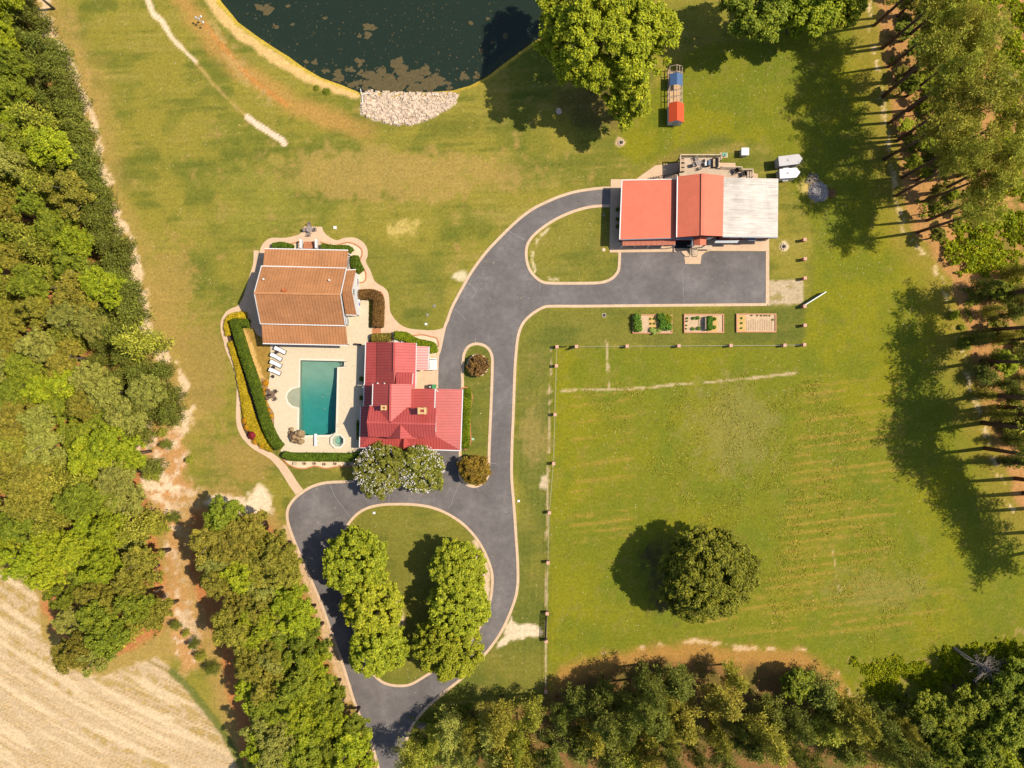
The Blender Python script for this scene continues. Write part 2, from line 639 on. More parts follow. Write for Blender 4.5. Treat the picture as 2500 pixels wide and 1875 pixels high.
# dry rough patches
for (cx, cy, rx, ry, c, a) in ((960, 425, 330, 70, (178, 150, 92), 0.75), (1130, 300, 160, 35, (120, 120, 52), 0.5), (985, 560, 40, 30, (215, 190, 120), 0.75), (640, 480, 110, 90, (150, 146, 66), 0.5),
                               (420, 720, 60, 150, (172, 146, 86), 0.8), (500, 900, 60, 150, (165, 140, 84), 0.75), (590, 1120, 100, 60, (168, 142, 84), 0.8), (1790, 1040, 110, 120, (150, 140, 84), 0.6),
                               (1310, 1060, 40, 90, (168, 146, 92), 0.6), (1330, 1180, 12, 22, (225, 200, 165), 0.9), (1330, 1010, 30, 40, (100, 110, 52), 0.5), (2150, 1440, 120, 60, (150, 140, 84), 0.5),
                               (1940, 395, 30, 20, (190, 170, 120), 0.5), (1985, 460, 26, 30, (225, 195, 130), 0.75), (1915, 602, 13, 14, (240, 218, 180), 0.9), (1515, 346, 12, 11, (225, 190, 150), 0.9),
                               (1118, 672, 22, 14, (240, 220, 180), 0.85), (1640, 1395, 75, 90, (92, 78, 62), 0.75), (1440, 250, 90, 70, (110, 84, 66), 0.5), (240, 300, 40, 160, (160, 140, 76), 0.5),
                               (1300, 780, 30, 40, (140, 138, 60), 0.4), (2330, 520, 120, 60, (190, 140, 100), 0.6), (1640, 420, 60, 50, (150, 130, 70), 0.5)):
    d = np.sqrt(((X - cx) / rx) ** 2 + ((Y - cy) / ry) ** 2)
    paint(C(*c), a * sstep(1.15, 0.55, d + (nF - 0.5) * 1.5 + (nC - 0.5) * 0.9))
# dry crescent inside the north island and spots along the drive
d = dist_line(X, Y, D8((1100, 515), (1010, 590), (965, 690), (955, 800), (985, 900), (1060, 960), (1200, 968)))
paint(C(235, 212, 168), 0.9 * sstep(8, 2, d + (nC - 0.5) * 14) * sstep(0.48, 0.6, nC))
# dam: worn track, sandy bank, erosion streaks
d = dist_line(X, Y, [(430, -60), (446, 0), (488, 60), (520, 105), (570, 155), (625, 192), (704, 249), (744, 268), (840, 302), (900, 320)])
paint(C(190, 148, 88), 0.85 * sstep(40, 4, d + (nF - 0.5) * 26) * sstep(1000, 820, X))
d = dist_line(X, Y, [(500, 60), (545, 115), (590, 170), (640, 215), (700, 255)])
paint(C(205, 140, 80), 0.8 * sstep(9, 2, d + (nC - 0.5) * 6))
d = dist_line(X, Y, [(500, -60), (512, 0), (545, 45), (585, 85), (625, 110), (680, 150), (740, 184), (800, 208), (870, 232)])
paint(C(230, 192, 140), 0.95 * sstep(15, 7, d + (nC - 0.5) * 12))
d = dist_line(X, Y, [(350, -30), (360, 0), (372, 30), (396, 53), (418, 90), (434, 108), (464, 137), (480, 152)])
paint(C(248, 218, 182), sstep(9, 3, d * (1 + 0.6 * sstep(60, 150, Y)) + (nC - 0.5) * 9))
d = dist_line(X, Y, [(480, 155), (520, 205), (560, 245), (600, 283)])
paint(C(205, 170, 115), 0.6 * sstep(6, 1, d + (nC - 0.5) * 8))
d = dist_line(X, Y, [(604, 286), (628, 304), (660, 324), (686, 340), (694, 350)])
paint(C(248, 214, 185), sstep(8.5, 6, d + (nC - 0.5) * 3))
d = dist_line(X, Y, [(520, 60), (560, 130), (600, 190), (650, 240)])
paint(C(200, 170, 120), 0.5 * sstep(30, 5, d + (nD - 0.5) * 30) * sstep(0.5, 0.6, nC))
# riprap bank
RIP = [(883, 224), (905, 218), (950, 222), (1000, 223), (1060, 225), (1100, 221), (1122, 230), (1112, 252), (1080, 272), (1045, 292), (1000, 306), (950, 303), (905, 287), (884, 276)]
m = sstep(-4, 4, sdist(X, Y, RIP) + (nC - 0.5) * 12)
paint(C(205, 170, 120), m)
paint(C(252, 236, 218), m * sstep(0.42, 0.56, nC * 0.6 + nD * 0.4) * sstep(232, 250, Y))
paint(C(150, 130, 66), 0.8 * m * sstep(0.55, 0.64, nF) * sstep(262, 290, Y))
# woods' floors
sd = sdist(X, Y, LEFTWOOD)
paint(C(184, 154, 96), 0.8 * sstep(-105, -16, sd + (nF - 0.5) * 80))
paint(C(196, 132, 88), sstep(4, 26, sd + (nC - 0.5) * 20))
edge = [(100, -60), (108, 20), (116, 80), (138, 116), (168, 155), (182, 205), (204, 258), (222, 310), (234, 375), (256, 445), (246, 478), (276, 520), (298, 568), (318, 610), (328, 650), (338, 700),
        (350, 760), (352, 800), (388, 858), (412, 890), (442, 930), (458, 985), (452, 1030), (430, 1064)]
d = dist_line(X, Y, edge)
paint(C(240, 208, 168), 0.95 * sstep(15, 5, d - 6 + (nC - 0.5) * 24) * sstep(0.34, 0.48, nF))
BARE = [(340, 1030), (430, 1050), (460, 1100), (450, 1150), (480, 1200), (520, 1230), (510, 1300), (480, 1350), (510, 1420), (510, 1500), (500, 1580), (480, 1640), (440, 1640), (425, 1570), (400, 1500), (410, 1400), (400, 1310), (380, 1230), (355, 1180), (340, 1110)]
m = sstep(-16, 14, sdist(X, Y, BARE) + (nF - 0.5) * 50)
paint(C(206, 156, 110), m * 0.92)
paint(C(248, 218, 184), m * sstep(0.46, 0.60, nC * 0.5 + nF * 0.5) * 0.9)
sd = sdist(X, Y, WOOD2)
paint(C(186, 150, 98), 0.8 * sstep(-70, -10, sd + (nF - 0.5) * 50))
paint(C(192, 128, 84), sstep(-12, 8, sd + (nC - 0.5) * 22))
m = sstep(-8, 8, sdist(X, Y, [(500, 1225), (530, 1205), (560, 1212), (600, 1218), (615, 1195), (640, 1185), (668, 1210), (660, 1250), (600, 1262), (540, 1256)]) + (nC - 0.5) * 26)
paint(C(248, 218, 184), m)
d = dist_line(X, Y, [(700, 1290), (715, 1330), (745, 1400), (770, 1460), (790, 1530), (810, 1590), (835, 1650), (850, 1700)])
paint(C(226, 188, 148), 0.8 * sstep(16, 6, d + (nC - 0.5) * 16))
# field: stubble rows over sand
sd = sdist(X, Y, FIELD)
m = sstep(-5, 5, sd + (nC - 0.5) * 16)
paint(C(214, 185, 146), m)
ang = R(36)
u = X * math.cos(ang) + Y * math.sin(ang)
v = -X * math.sin(ang) + Y * math.cos(ang) + 0.00022 * (u - 900) ** 2
rows = 0.5 + 0.5 * np.sin(v * 2 * math.pi / 9.5 + 2.0 * nB)
paint(C(182, 150, 100), m * 0.75 * sstep(0.55, 0.9, rows) * sstep(0.36, 0.56, fbm(11, u, v, 60, 12, 4)))
paint(C(178, 152, 96), m * 0.7 * sstep(0.52, 0.68, fbm(13, u, v, 320, 24, 4)) * sstep(0.40, 0.56, nC))
paint(C(244, 214, 174), m * 0.65 * sstep(0.52, 0.68, fbm(12, u, v, 260, 18, 4)))
paint(C(140, 124, 66), m * 0.8 * sstep(4.5, 1.0, np.abs(v - 1120 + 6 * nB)) * sstep(0.46, 0.62, fbm(15, u, v, 90, 90, 2)))
d = dist_line(X, Y, [(420, 1640), (462, 1682), (505, 1735), (548, 1792), (580, 1850), (605, 1910)])
paint(C(110, 118, 58), 0.9 * sstep(12, 6, d + (nC - 0.5) * 8))
# bottom wood floor
sd = sdist(X, Y, BOTWOOD)
paint(C(184, 138, 82), 0.9 * sstep(-20, 14, sd + (nF - 0.5) * 40) * sstep(1310, 1380, X))
paint(C(142, 106, 72), sstep(20, 60, sd + (nF - 0.5) * 40))
paint(C(112, 104, 54), 0.8 * sstep(20, 60, sd) * sstep(0.45, 0.6, nF))
paint(C(228, 192, 150), 0.85 * sstep(7, 1, np.abs(sd + 6) + (nC - 0.5) * 16) * sstep(1350, 1400, X) * sstep(0.52, 0.62, nF))
# right wood floor
sd = sdist(X, Y, RIGHTWOOD)
paint(C(160, 140, 66), 0.7 * sstep(-110, -10, sd + (nF - 0.5) * 60))
paint(C(196, 146, 100), 0.95 * sstep(-6, 18, sd + (nF - 0.5) * 40))
paint(C(120, 120, 48), 0.75 * sstep(30, 90, sd) * sstep(0.45, 0.62, nF))
d = np.abs(sd + 14)
paint(C(235, 205, 160), 0.9 * sstep(16, 4, d + (nC - 0.5) * 30) * sstep(0.52, 0.6, nC))
m = sstep(-10, 30, sdist(X, Y, [(2060, 1600), (2200, 1580), (2330, 1570), (2560, 1500), (2700, 1500), (2700, 1760), (2100, 1780)]) + (nF - 0.5) * 50)
paint(C(128, 130, 44), m * 0.85)
paint(C(176, 150, 100), m * 0.6 * sstep(0.55, 0.68, nC))
# gravel pad, trenches, sand at the gate, worn corners
m = sstep(-2, 3, sdist(X, Y, ZW((1578, 1232), (1885, 1222), (1886, 1445), (1578, 1458))) + (nC - 0.5) * 9)
paint(C(206, 182, 148), m)
paint(C(150, 140, 84), m * 0.7 * sstep(0.56, 0.66, nC) * sstep(0.4, 0.6, nF))
for line, w in (([(1335, 957), (1405, 952), (1518, 951), (1589, 945), (1668, 937), (1730, 934), (1767, 929), (1815, 925), (1872, 919), (1942, 911)], 4.2),
                ([(1479, 829), (1483, 872), (1485, 920), (1487, 948)], 3.0), ([(2033, 1340), (2040, 1395), (2050, 1440)], 2.2), ([(1345, 850), (1342, 1000), (1336, 1250), (1333, 1490), (1331, 1700)], 3.0)):
    d = dist_line(X, Y, line)
    paint(C(214, 186, 146), 0.85 * sstep(w, w * 0.35, d + (nC - 0.5) * 6) * sstep(0.30, 0.48, nF))
m = sstep(-4, 4, sdist(X, Y, [(1247, 1505), (1262, 1528), (1308, 1524), (1328, 1545), (1300, 1556), (1262, 1562), (1215, 1580), (1230, 1548)]) + (nC - 0.5) * 16)
paint(C(238, 214, 180), m)
for poly in ([(1152, 1320), (1172, 1313), (1180, 1330), (1165, 1338)], [(1158, 1352), (1190, 1355), (1198, 1400), (1196, 1440), (1185, 1480), (1176, 1420), (1160, 1380)],
             [(932, 1415), (962, 1430), (985, 1500), (990, 1530), (970, 1520), (945, 1470)]):
    m = sstep(-5, 4, sdist(X, Y, poly) + (nC - 0.5) * 12)
    paint(C(236, 204, 170), m * 0.95)
# dry yard behind the tall hedge
m = sstep(-3, 3, sdist(X, Y, ZA((200, 1010), (335, 1010), (480, 1160), (478, 1420), (420, 1500), (330, 1400), (250, 1120))))
paint(C(172, 136, 74), m * 0.9)
paint(C(226, 184, 122), m * sstep(9, 3, np.abs(dist_line(X, Y, ZA((230, 1030), (300, 1180), (350, 1350), (400, 1480))) - 3) + (nC - 0.5) * 8))
# pond bed and bank
sdp = sdist(X, Y, POND)
paint(C(206, 176, 74), 0.85 * sstep(-13, -5, sdp + (nC - 0.5) * 8) * sstep(5, 1, sdp))
paint(C(160, 150, 44), sstep(0, 6, sdp))
paint(C(84, 78, 40), sstep(6, 40, sdp))
# far ground outside the survey
far = np.maximum(np.abs(X - 1250) / 1400, np.abs(Y - 937) / 1080)
paint(C(112, 116, 56), sstep(1.0, 1.1, far))
col_g *= (0.84 + 0.32 * nD)[..., None]
mow = np.sin((Y + 7 * nB) * 2 * math.pi / 17.0) * sstep(0.4, 0.6, nF) * (sdp < 0) * sstep(1330, 1300, X) + np.sin((X + 0.05 * Y + 5 * nB) * 2 * math.pi / 15.0) * sstep(0.45, 0.6, nA) * (X > 1250) * (X < 1350) * (Y > 750)
col_g *= (1 + 0.05 * mow.astype(np.float32))[..., None]
col_g *= np.where((col_g[..., 2] < 0.5 * col_g[..., 1])[..., None], np.array([1.03, 1.0, 0.82], np.float32), np.float32(1.0))

GZ = np.zeros(X.shape, np.float32)
GZ -= 0.45 * sstep(-13, 0, sdp)
GZ -= np.where(sdp > 0, np.minimum(2.6, sdp * S * 0.42), 0)
px0, px1 = min(p[0] for p in POOL) - 3, max(p[0] for p in POOL) + 3
py0, py1 = min(p[1] for p in POOL) - 3, max(p[1] for p in POOL) + 3
hole = (X > px0) & (X < px1) & (Y > py0) & (Y < py1)
hole |= (X - SPA_C[0]) ** 2 + (Y - SPA_C[1]) ** 2 < 17 ** 2
GZ = np.where(hole, -3.6, GZ)

ny, nx = X.shape
me = bpy.data.meshes.new("ground")
co = np.stack([GX, GY, GZ], -1).reshape(-1, 3).astype(np.float32)
idx = np.arange(nx * ny).reshape(ny, nx)
q = np.stack([idx[:-1, :-1], idx[:-1, 1:], idx[1:, 1:], idx[1:, :-1]], -1).reshape(-1)
nf = (nx - 1) * (ny - 1)
me.vertices.add(len(co))
me.vertices.foreach_set("co", co.ravel())
me.loops.add(len(q))
me.loops.foreach_set("vertex_index", q.astype(np.int32))
me.polygons.add(nf)
me.polygons.foreach_set("loop_start", np.arange(0, nf * 4, 4, dtype=np.int32))
me.polygons.foreach_set("loop_total", np.full(nf, 4, np.int32))
at = me.color_attributes.new("soil", 'FLOAT_COLOR', 'POINT')
at.data.foreach_set("color", np.concatenate([col_g.reshape(-1, 3), np.ones((len(co), 1), np.float32)], 1).ravel().astype(np.float32))
me.update()
gm, nt, b = nodes_of("turf_and_soil")
ca = nt.nodes.new("ShaderNodeVertexColor"); ca.layer_name = "soil"
g1 = noise(nt, 2.6, 6, 0.75)
g2 = noise(nt, 9.0, 3, 0.7)
k1 = ramp(nt, g1.outputs["Fac"], [(0.28, (0.5, 0.56, 0.5)), (0.5, (1, 1, 1)), (0.74, (1.5, 1.4, 1.35))])
k2 = ramp(nt, g2.outputs["Fac"], [(0.3, (0.78, 0.8, 0.76)), (0.7, (1.2, 1.18, 1.15))])
nt.links.new(mixc(nt, mixc(nt, ca.outputs[0], k1.outputs[0], 0.75, 'MULTIPLY'), k2.outputs[0], 0.8, 'MULTIPLY'), b.inputs["Base Color"])
b.inputs["Roughness"].default_value = 0.95
b.inputs["Specular IOR Level"].default_value = 0.05
bp = nt.nodes.new("ShaderNodeBump"); bp.inputs["Strength"].default_value = 0.5; bp.inputs["Distance"].default_value = 0.12
nt.links.new(g1.outputs["Fac"], bp.inputs["Height"]); nt.links.new(bp.outputs[0], b.inputs["Normal"])
ground = link("ground", me, None, gm)
ground["kind"] = "structure"

# ------------------------------------------------------------------ surfaces
m_asph, nt, b = nodes_of("asphalt")
a1 = noise(nt, 0.16, 5, 0.62); a2 = noise(nt, 1.1, 5, 0.7); a3 = noise(nt, 14, 2, 0.6)
base = C(120, 112, 108)
c1 = ramp(nt, a1.outputs["Fac"], [(0.36, scl(base, 0.80)), (0.52, base), (0.70, C(138, 130, 126))])
c2 = ramp(nt, a2.outputs["Fac"], [(0.3, (0.82, 0.82, 0.84)), (0.7, (1.16, 1.15, 1.14))])
c3 = ramp(nt, a3.outputs["Fac"], [(0.35, (0.85,) * 3), (0.65, (1.12,) * 3)])
nt.links.new(mixc(nt, mixc(nt, c1.outputs[0], c2.outputs[0], 1, 'MULTIPLY'), c3.outputs[0], 1, 'MULTIPLY'), b.inputs["Base Color"])
b.inputs["Roughness"].default_value = 0.9
m_conc = plain("tan_concrete", C(230, 195, 160), 0.85, 0.10, 0.8, 0.15, fine=9)
m_kerb = plain("kerb_concrete", C(230, 197, 162), 0.85, 0.13, 1.4, 0.15, fine=7)
m_deck = plain("cream_pool_deck", C(230, 211, 178), 0.85, 0.07, 2.2, 0.15, fine=6)
m_brick = plain("edging_brick", C(206, 138, 96), 0.85, 0.18, 3.0, 0.1)
m_sandbed = plain("pale_bed_sand", C(242, 216, 180), 0.9, 0.10, 2.0, 0.1)
m_mulch = plain("dark_mulch", C(96, 78, 64), 0.95, 0.3, 4.0, 0.1)

drive_outer = wl2(KERB_W + [(1066.5, 1101), (1058, 1110), (900, 1140), (866, 1172)] + KERB_SW + KERB_E + [(1874, 614), (1732, 613), (1712, 622), (1710, 645), (1672, 645), (1671, 624), (1655, 612), (1513, 612),
                                                                                                  (1513, 600), (1490, 600), (1490, 458)])
hole_n = wl2(ISL_N + [(1512, 614), (1489.5, 614)])
sheet("driveway", m_asph, drive_outer, [hole_n, wl2(ISL_M), wl2(ISL_S)], 0.02)
KW = 0.46
for i, line in enumerate((KERB_W, KERB_SW, KERB_E)):
    ribbon("driveway_kerb", m_kerb, wl2(line), KW, -0.05, 0.07)
ribbon("driveway_kerb", m_kerb, wl2(ISL_N), KW, -0.05, 0.07)
ribbon("driveway_kerb", m_kerb, wl2(ISL_M), KW, -0.05, 0.07, True)
ribbon("driveway_kerb", m_kerb, wl2(ISL_S), KW * 0.95, -0.05, 0.07, True)
sheet("driveway_kerb", m_kerb, wl2([(1869.5, 590), (1877.5, 590), (1878, 747), (1869, 741)]), (), 0.072, depth=0.12)
# cracks sealed with pale filler
m_seal = plain("crack_sealer", C(158, 150, 148), 0.8, 0.2, 3.0)
for k, ln in enumerate((W4((1010, 880), (985, 950), (988, 1100), (990, 1200), (1000, 1370)), D8((735, 520), (800, 565), (895, 610)), D8((365, 995), (430, 1040), (448, 1085), (405, 1140)),
                        D8((310, 1100), (365, 1145)), D8((250, 1230), (300, 1265), (355, 1330)), L7((1590, 60), (1530, 170), (1510, 240), (1480, 290)), L7((450, 80), (490, 180), (560, 280), (630, 370)),
                        L7((965, 160), (962, 245)), L7((1735, 110), (1742, 140)), D8((445, 1490), (445, 1535)), D8((1030, 1005), (1022, 1060)), ZM((445, 835), (485, 825)), ZM((425, 1355), (490, 1365)))):
    pts = wl2(smooth_line(ln, 5))
    rg = random.Random(k)
    ribbon("crack_seal", m_seal, [(p.x + rg.uniform(-.03, .03), p.y + rg.uniform(-.03, .03)) for p in pts], 0.07, 0.021, 0.026)

# concrete round the workshop
sheet("workshop_apron", m_conc, wl2([(1491, 438), (1560, 437), (1655, 400), (1660, 580), (1880, 560), (1877.5, 588), (1869, 613), (1732, 612.5), (1722, 615), (1712.5, 624), (1710, 644.5), (1672.4, 644.5),
                                     (1670, 624), (1660, 614.5), (1512, 616.5), (1488, 616.5), (1488, 598)]), (), 0.075, depth=0.1)
sheet("workshop_patio", m_conc, wl2([(1553, 437), (1600, 404), (1650, 398), (1660, 396), (1795, 398), (1797, 413), (1850, 425), (1850, 440), (1600, 440)]), (), 0.055, depth=0.08)

# walks round the brown-roofed house
walk_n = smooth_line(ZA((375, 335), (400, 262), (440, 212), (500, 186), (620, 186), (740, 155), (772, 115), (786, 84)), 4) + \
    smooth_line(ZA((946, 88), (962, 132), (1012, 180), (1080, 208), (1150, 186), (1240, 186), (1310, 222), (1350, 280), (1355, 350), (1340, 402), (1380, 480), (1410, 562), (1450, 602), (1510, 640),
                   (1545, 700), (1555, 830), (1580, 890), (1640, 960), (1720, 1000), (1850, 1016), (1960, 1018), (2030, 1000)), 4) + \
    [(1089, 798), (1083, 826), (1074.5, 857), (1070, 866), (1068, 935)] + ZA((1740, 1520), (1780, 1200), (1390, 1130), (1390, 990), (1480, 985), (1500, 720), (1270, 690), (1180, 500), (450, 350))
sheet("house_walk", m_conc, wl2(walk_n), (), 0.045, depth=0.08)
cl = ZA((352, 300), (350, 420), (322, 520), (290, 640), (262, 740), (205, 818), (120, 850), (72, 900), (52, 965), (58, 1040), (78, 1110)) + \
    ZP((62, 200), (112, 315), (148, 430), (160, 520), (158, 650), (154, 800), (168, 895), (212, 985), (288, 1062), (380, 1118), (455, 1158), (535, 1235), (600, 1325), (650, 1405), (705, 1482))
wd = [12, 14, 14, 16, 18, 15, 12, 11, 11, 11, 11, 11, 11, 11, 11, 11, 11, 12, 12, 12, 13, 15, 19, 21, 21, 22]
pw = smooth_line([(p[0], p[1], w) for p, w in zip(cl, wd)], 4)
ribbon("garden_walk", m_conc, wl2([(p[0], p[1]) for p in pw]), [p[2] * S for p in pw], -0.05, 0.037)
sheet("side_walk", m_conc, wl2(ZA((385, 330), (360, 400), (330, 520), (290, 640), (270, 740), (205, 800), (240, 880), (290, 960), (300, 1000), (330, 1000), (360, 1060), (405, 1080), (470, 1080), (470, 330))), (), 0.041, depth=0.07)
sheet("service_yard", m_conc, wl2([(1003, 900), (1068, 902), (1067, 950), (1003, 952)]), (), 0.058, depth=0.07)

# pool deck with the pool and the spa cut out
spa_oct = [(SPA_C[0] + 14.5 * math.cos(R(22.5 + 45 * k)), SPA_C[1] + 14.5 * math.sin(R(22.5 + 45 * k))) for k in range(8)]
deck_out = ZP((446, 90), (440, 420), (425, 520), (405, 600), (420, 680), (477, 770), (478, 910), (565, 1062), (532, 1108), (600, 1150), (1185, 1150), (1265, 1105), (1330, 1000), (1330, 120), (1353, 60), (1353, -20)) + \
    ZA((1390, 1000), (1365, 990), (1365, 742), (1270, 742), (1180, 880), (1100, 1000))
sheet("pool_deck", m_deck, wl2(deck_out), [wl2(POOL), wl2(spa_oct)], 0.065, depth=0.1)

# ------------------------------------------------------------------ pond
def water_mat(name, absorb, dens, surf, mixfac, rough=0.04, wave=0.35, bump=0.12):
    m, nt, b = nodes_of(name)
    out = nt.nodes["Material Output"]
    b.inputs["Base Color"].default_value = (*surf, 1)
    b.inputs["Roughness"].default_value = rough
    b.inputs["IOR"].default_value = 1.33
    tr = nt.nodes.new("ShaderNodeBsdfTransparent")
    mx = nt.nodes.new("ShaderNodeMixShader")
    mx.inputs[0].default_value = mixfac
    nt.links.new(tr.outputs[0], mx.inputs[1]); nt.links.new(b.outputs[0], mx.inputs[2])
    nt.links.new(mx.outputs[0], out.inputs["Surface"])
    va = nt.nodes.new("ShaderNodeVolumeAbsorption")
    va.inputs["Color"].default_value = (*absorb, 1)
    va.inputs["Density"].default_value = dens
    nt.links.new(va.outputs[0], out.inputs["Volume"])
    nn = noise(nt, wave, 3, 0.6)
    bb = nt.nodes.new("ShaderNodeBump"); bb.inputs["Strength"].default_value = bump; bb.inputs["Distance"].default_value = 0.3
    nt.links.new(nn.outputs["Fac"], bb.inputs["Height"]); nt.links.new(bb.outputs[0], b.inputs["Normal"])
    return m


m_pond = water_mat("pond_water", (0.42, 0.58, 0.36), 1.15, C(56, 72, 58), 0.55, 0.12)
pond_poly = [(p.x, p.y) for p in wl2(POND)]
o = MB().prism(pond_poly[::-1], -3.4, -0.45).build("pond_water", m_pond)
o["kind"] = "structure"
# floating algae mats
m_alg = plain("algae_mat", C(104, 92, 62), 0.9, 0.28, 2.5, 0.1, fine=7)
rg = np.random.RandomState(5)
spots = [(640, 20, 16), (672, 62, 6), (714, 58, 5), (792, 42, 6), (900, 65, 18), (875, 83, 6), (1150, 52, 6), (1192, 42, 6), (1234, 84, 9), (1175, 122, 8), (880, 150, 14), (924, 168, 9), (972, 155, 16), (985, 172, 14),
         (1035, 170, 17), (1018, 185, 14), (820, 175, 15), (770, 152, 9), (875, 175, 8), (905, 185, 22), (930, 195, 24), (960, 200, 26), (985, 200, 24), (1050, 200, 18), (1080, 198, 13), (1130, 190, 14), (1008, 212, 24), (1040, 216, 20),
         (900, 210, 22), (870, 205, 14), (1165, 182, 8), (855, 168, 8), (795, 170, 8), (950, 212, 26), (1100, 208, 12), (745, 148, 6), (1205, 100, 5), (700, 12, 5), (1000, 190, 20)]
mb = MB()
for (cx, cy, r) in spots:
    for s_ in range(3):
        k = 22
        ox, oy = rg.normal(0, r * 0.35, 2)
        rr = r * (0.28 + 0.34 * rg.rand()) * np.exp(0.35 * np.convolve(np.tile(rg.randn(k), 2), np.ones(3) / 3, 'same')[:k] * 1.6)
        th = np.arange(k) / k * 2 * math.pi
        zz = -0.445 + 0.004 * rg.rand()
        st = 1.0 + 0.7 * rg.rand()
        ring = [W(cx + ox + rr[i] * math.cos(th[i]) * st, cy + oy + rr[i] * math.sin(th[i]), 0) for i in range(k)]
        c0 = W(cx + ox, cy + oy, 0)
        n0 = [(c0.x, c0.y, zz + 0.015)] + [(p.x, p.y, zz) for p in ring]
        mb.add(n0, [(0, 1 + (i + 1) % k, 1 + i) for i in range(k)])
for i in range(420):
    cx = rg.uniform(600, 1240); cy = rg.uniform(0, 200)
    if not inside(np.array([cx]), np.array([cy]), POND)[0]:
        continue
    r = rg.uniform(0.6, 2.0) * (1.0 if cy < 150 else 1.5)
    c0 = W(cx, cy)
    mb.add([(c0.x + r * S * math.cos(t) * rg.uniform(.6, 1.3), c0.y + r * S * math.sin(t) * rg.uniform(.6, 1.3), -0.442) for t in (0, 1.2, 2.5, 3.8, 5.1)], [(0, 1, 2, 3, 4)])
o = mb.build("algae", m_alg)
tag(o, "brown algae mats floating in patches on the dark pond", "algae", kind="stuff")

# riprap: pale broken stones on the bank, joined as one mass
rg = np.random.RandomState(8)
mb = MB()
n = 0
RIPa = np.array(RIP)
while n < 1500:
    cx, cy = rg.uniform(880, 1124), rg.uniform(218, 308)
    if not inside(np.array([cx]), np.array([cy]), RIP)[0] or rg.rand() < 0.5 * (cy < 248) + 0.25 * (cy > 285):
        continue
    r = rg.uniform(0.07, 0.30) * (1 if rg.rand() < .8 else 1.4)
    p = W(cx, cy)
    zb = float(-0.45 * sstep(-13, 0, np.array([sdist(np.array([cx]), np.array([cy]), POND)[0]]))[0])
    vs = [(p.x + r * rg.uniform(.6, 1.2) * a, p.y + r * rg.uniform(.6, 1.2) * b_, zb + r * rg.uniform(0.5, 0.9)) for a, b_ in ((-.6, -.6), (.6, -.6), (.6, .6), (-.6, .6))]
    vs += [(p.x + r * a, p.y + r * b_, zb - 0.05) for a, b_ in ((-1, -1), (1, -1), (1, 1), (-1, 1))]
    mb.add(vs, [(0, 1, 2, 3), (0, 4, 5, 1), (1, 5, 6, 2), (2, 6, 7, 3), (3, 7, 4, 0)])
    n += 1
m_rip = plain("riprap_stone", C(232, 206, 178), 0.9, 0.4, 2.0, 0.1)
tag(mb.build("riprap", m_rip), "pale riprap stones covering the bank below the dark pond", "stones", kind="stuff")

# ------------------------------------------------------------------ swimming pool
def zfloor(y):      # depth along the pool (source y)
    t = min(1, max(0, (y - 905) / (1020 - 905)))
    return -1.15 - 1.75 * t * t * (3 - 2 * t)


m_plaster = plain("pool_plaster", C(214, 184, 152), 0.7, 0.08, 0.6, 0.2)
pool = thing("swimming_pool", "rectangular swimming pool with a half-round ledge beside the cream deck", "pool", W(875, 975))
off = pool.location
mb = MB(off)
ring = wl2(POOL)
N = len(ring)
for i in range(N):
    a, b_ = ring[i], ring[(i + 1) % N]
    mb.quad((a.x, a.y, 0.06), (b_.x, b_.y, 0.06), (b_.x, b_.y, -3.0), (a.x, a.y, -3.0))
x0, x1 = ZP((690, 0))[0][0], ZP((1060, 0))[0][0]
rows_ = np.linspace(877, 1066, 24)
for ya, yb in zip(rows_[:-1], rows_[1:]):
    p, q_ = W(x0 - 1, ya), W(x1 + 1, yb)
    mb.quad((p.x, p.y, zfloor(ya)), (p.x, q_.y, zfloor(yb)), (q_.x, q_.y, zfloor(yb)), (q_.x, p.y, zfloor(ya)))
mb.build("basin", m_plaster, pool)
lp = ZP((703, 527), (640, 540), (595, 575), (580, 627), (596, 680), (638, 716), (698, 727))
mb = MB(off)
mb.prism([(p.x, p.y) for p in wl2(lp)], -2.9, -0.38)
mb.build("tanning_ledge", plain("ledge_plaster", C(206, 184, 152), 0.7, 0.1, 0.8, 0.2), pool)
mb = MB(off)
for k in range(4):
    p = ZP((1060 + 13 * k, 296), (1112, 355))
    a, b_ = W(*p[0]), W(*p[1])
    mb.box(a.x, b_.y, -1.3, b_.x, a.y, -0.95 + 0.24 * k)
mb.build("steps", m_plaster, pool)
m_pool = water_mat("pool_water", (0.54, 0.92, 0.965), 1.0, (0.02, 0.12, 0.12), 0.06, 0.03, 1.4, 0.10)
MB(off).prism([(p.x, p.y) for p in ring][::-1], -2.95, -0.09).build("water", m_pool, pool)
c = wl2(POOL)
ribbon("coping", plain("white_coping", C(240, 228, 204), 0.8, 0.05, 2.0), [p - off for p in c], 0.34, 0.05, 0.085, True, pool, None)
m_chrome = plain("polished_steel", (0.35, 0.35, 0.36), 0.25, 0.05, 3, 0.5, 1.0)
for dy in (306, 345):
    a = ZP.w(1100, dy); b_ = ZP.w(1132, dy)
    MB(off).tube([(a.x, a.y, -0.4), (a.x, a.y, 0.75), (a.x + 0.15, a.y, 0.9), (b_.x - 0.2, b_.y, 0.85), (b_.x, b_.y, 0.06)], 0.025, 6).build("hand_rail", m_chrome, pool)
for dy in (868, 888):
    a = ZP.w(1030, dy); b_ = ZP.w(1060, dy)
    MB(off).tube([(a.x, a.y, -1.0), (a.x, a.y, 0.6), (b_.x - 0.1, b_.y, 0.6), (b_.x, b_.y, 0.06)], 0.025, 6).build("grab_rail", m_chrome, pool)

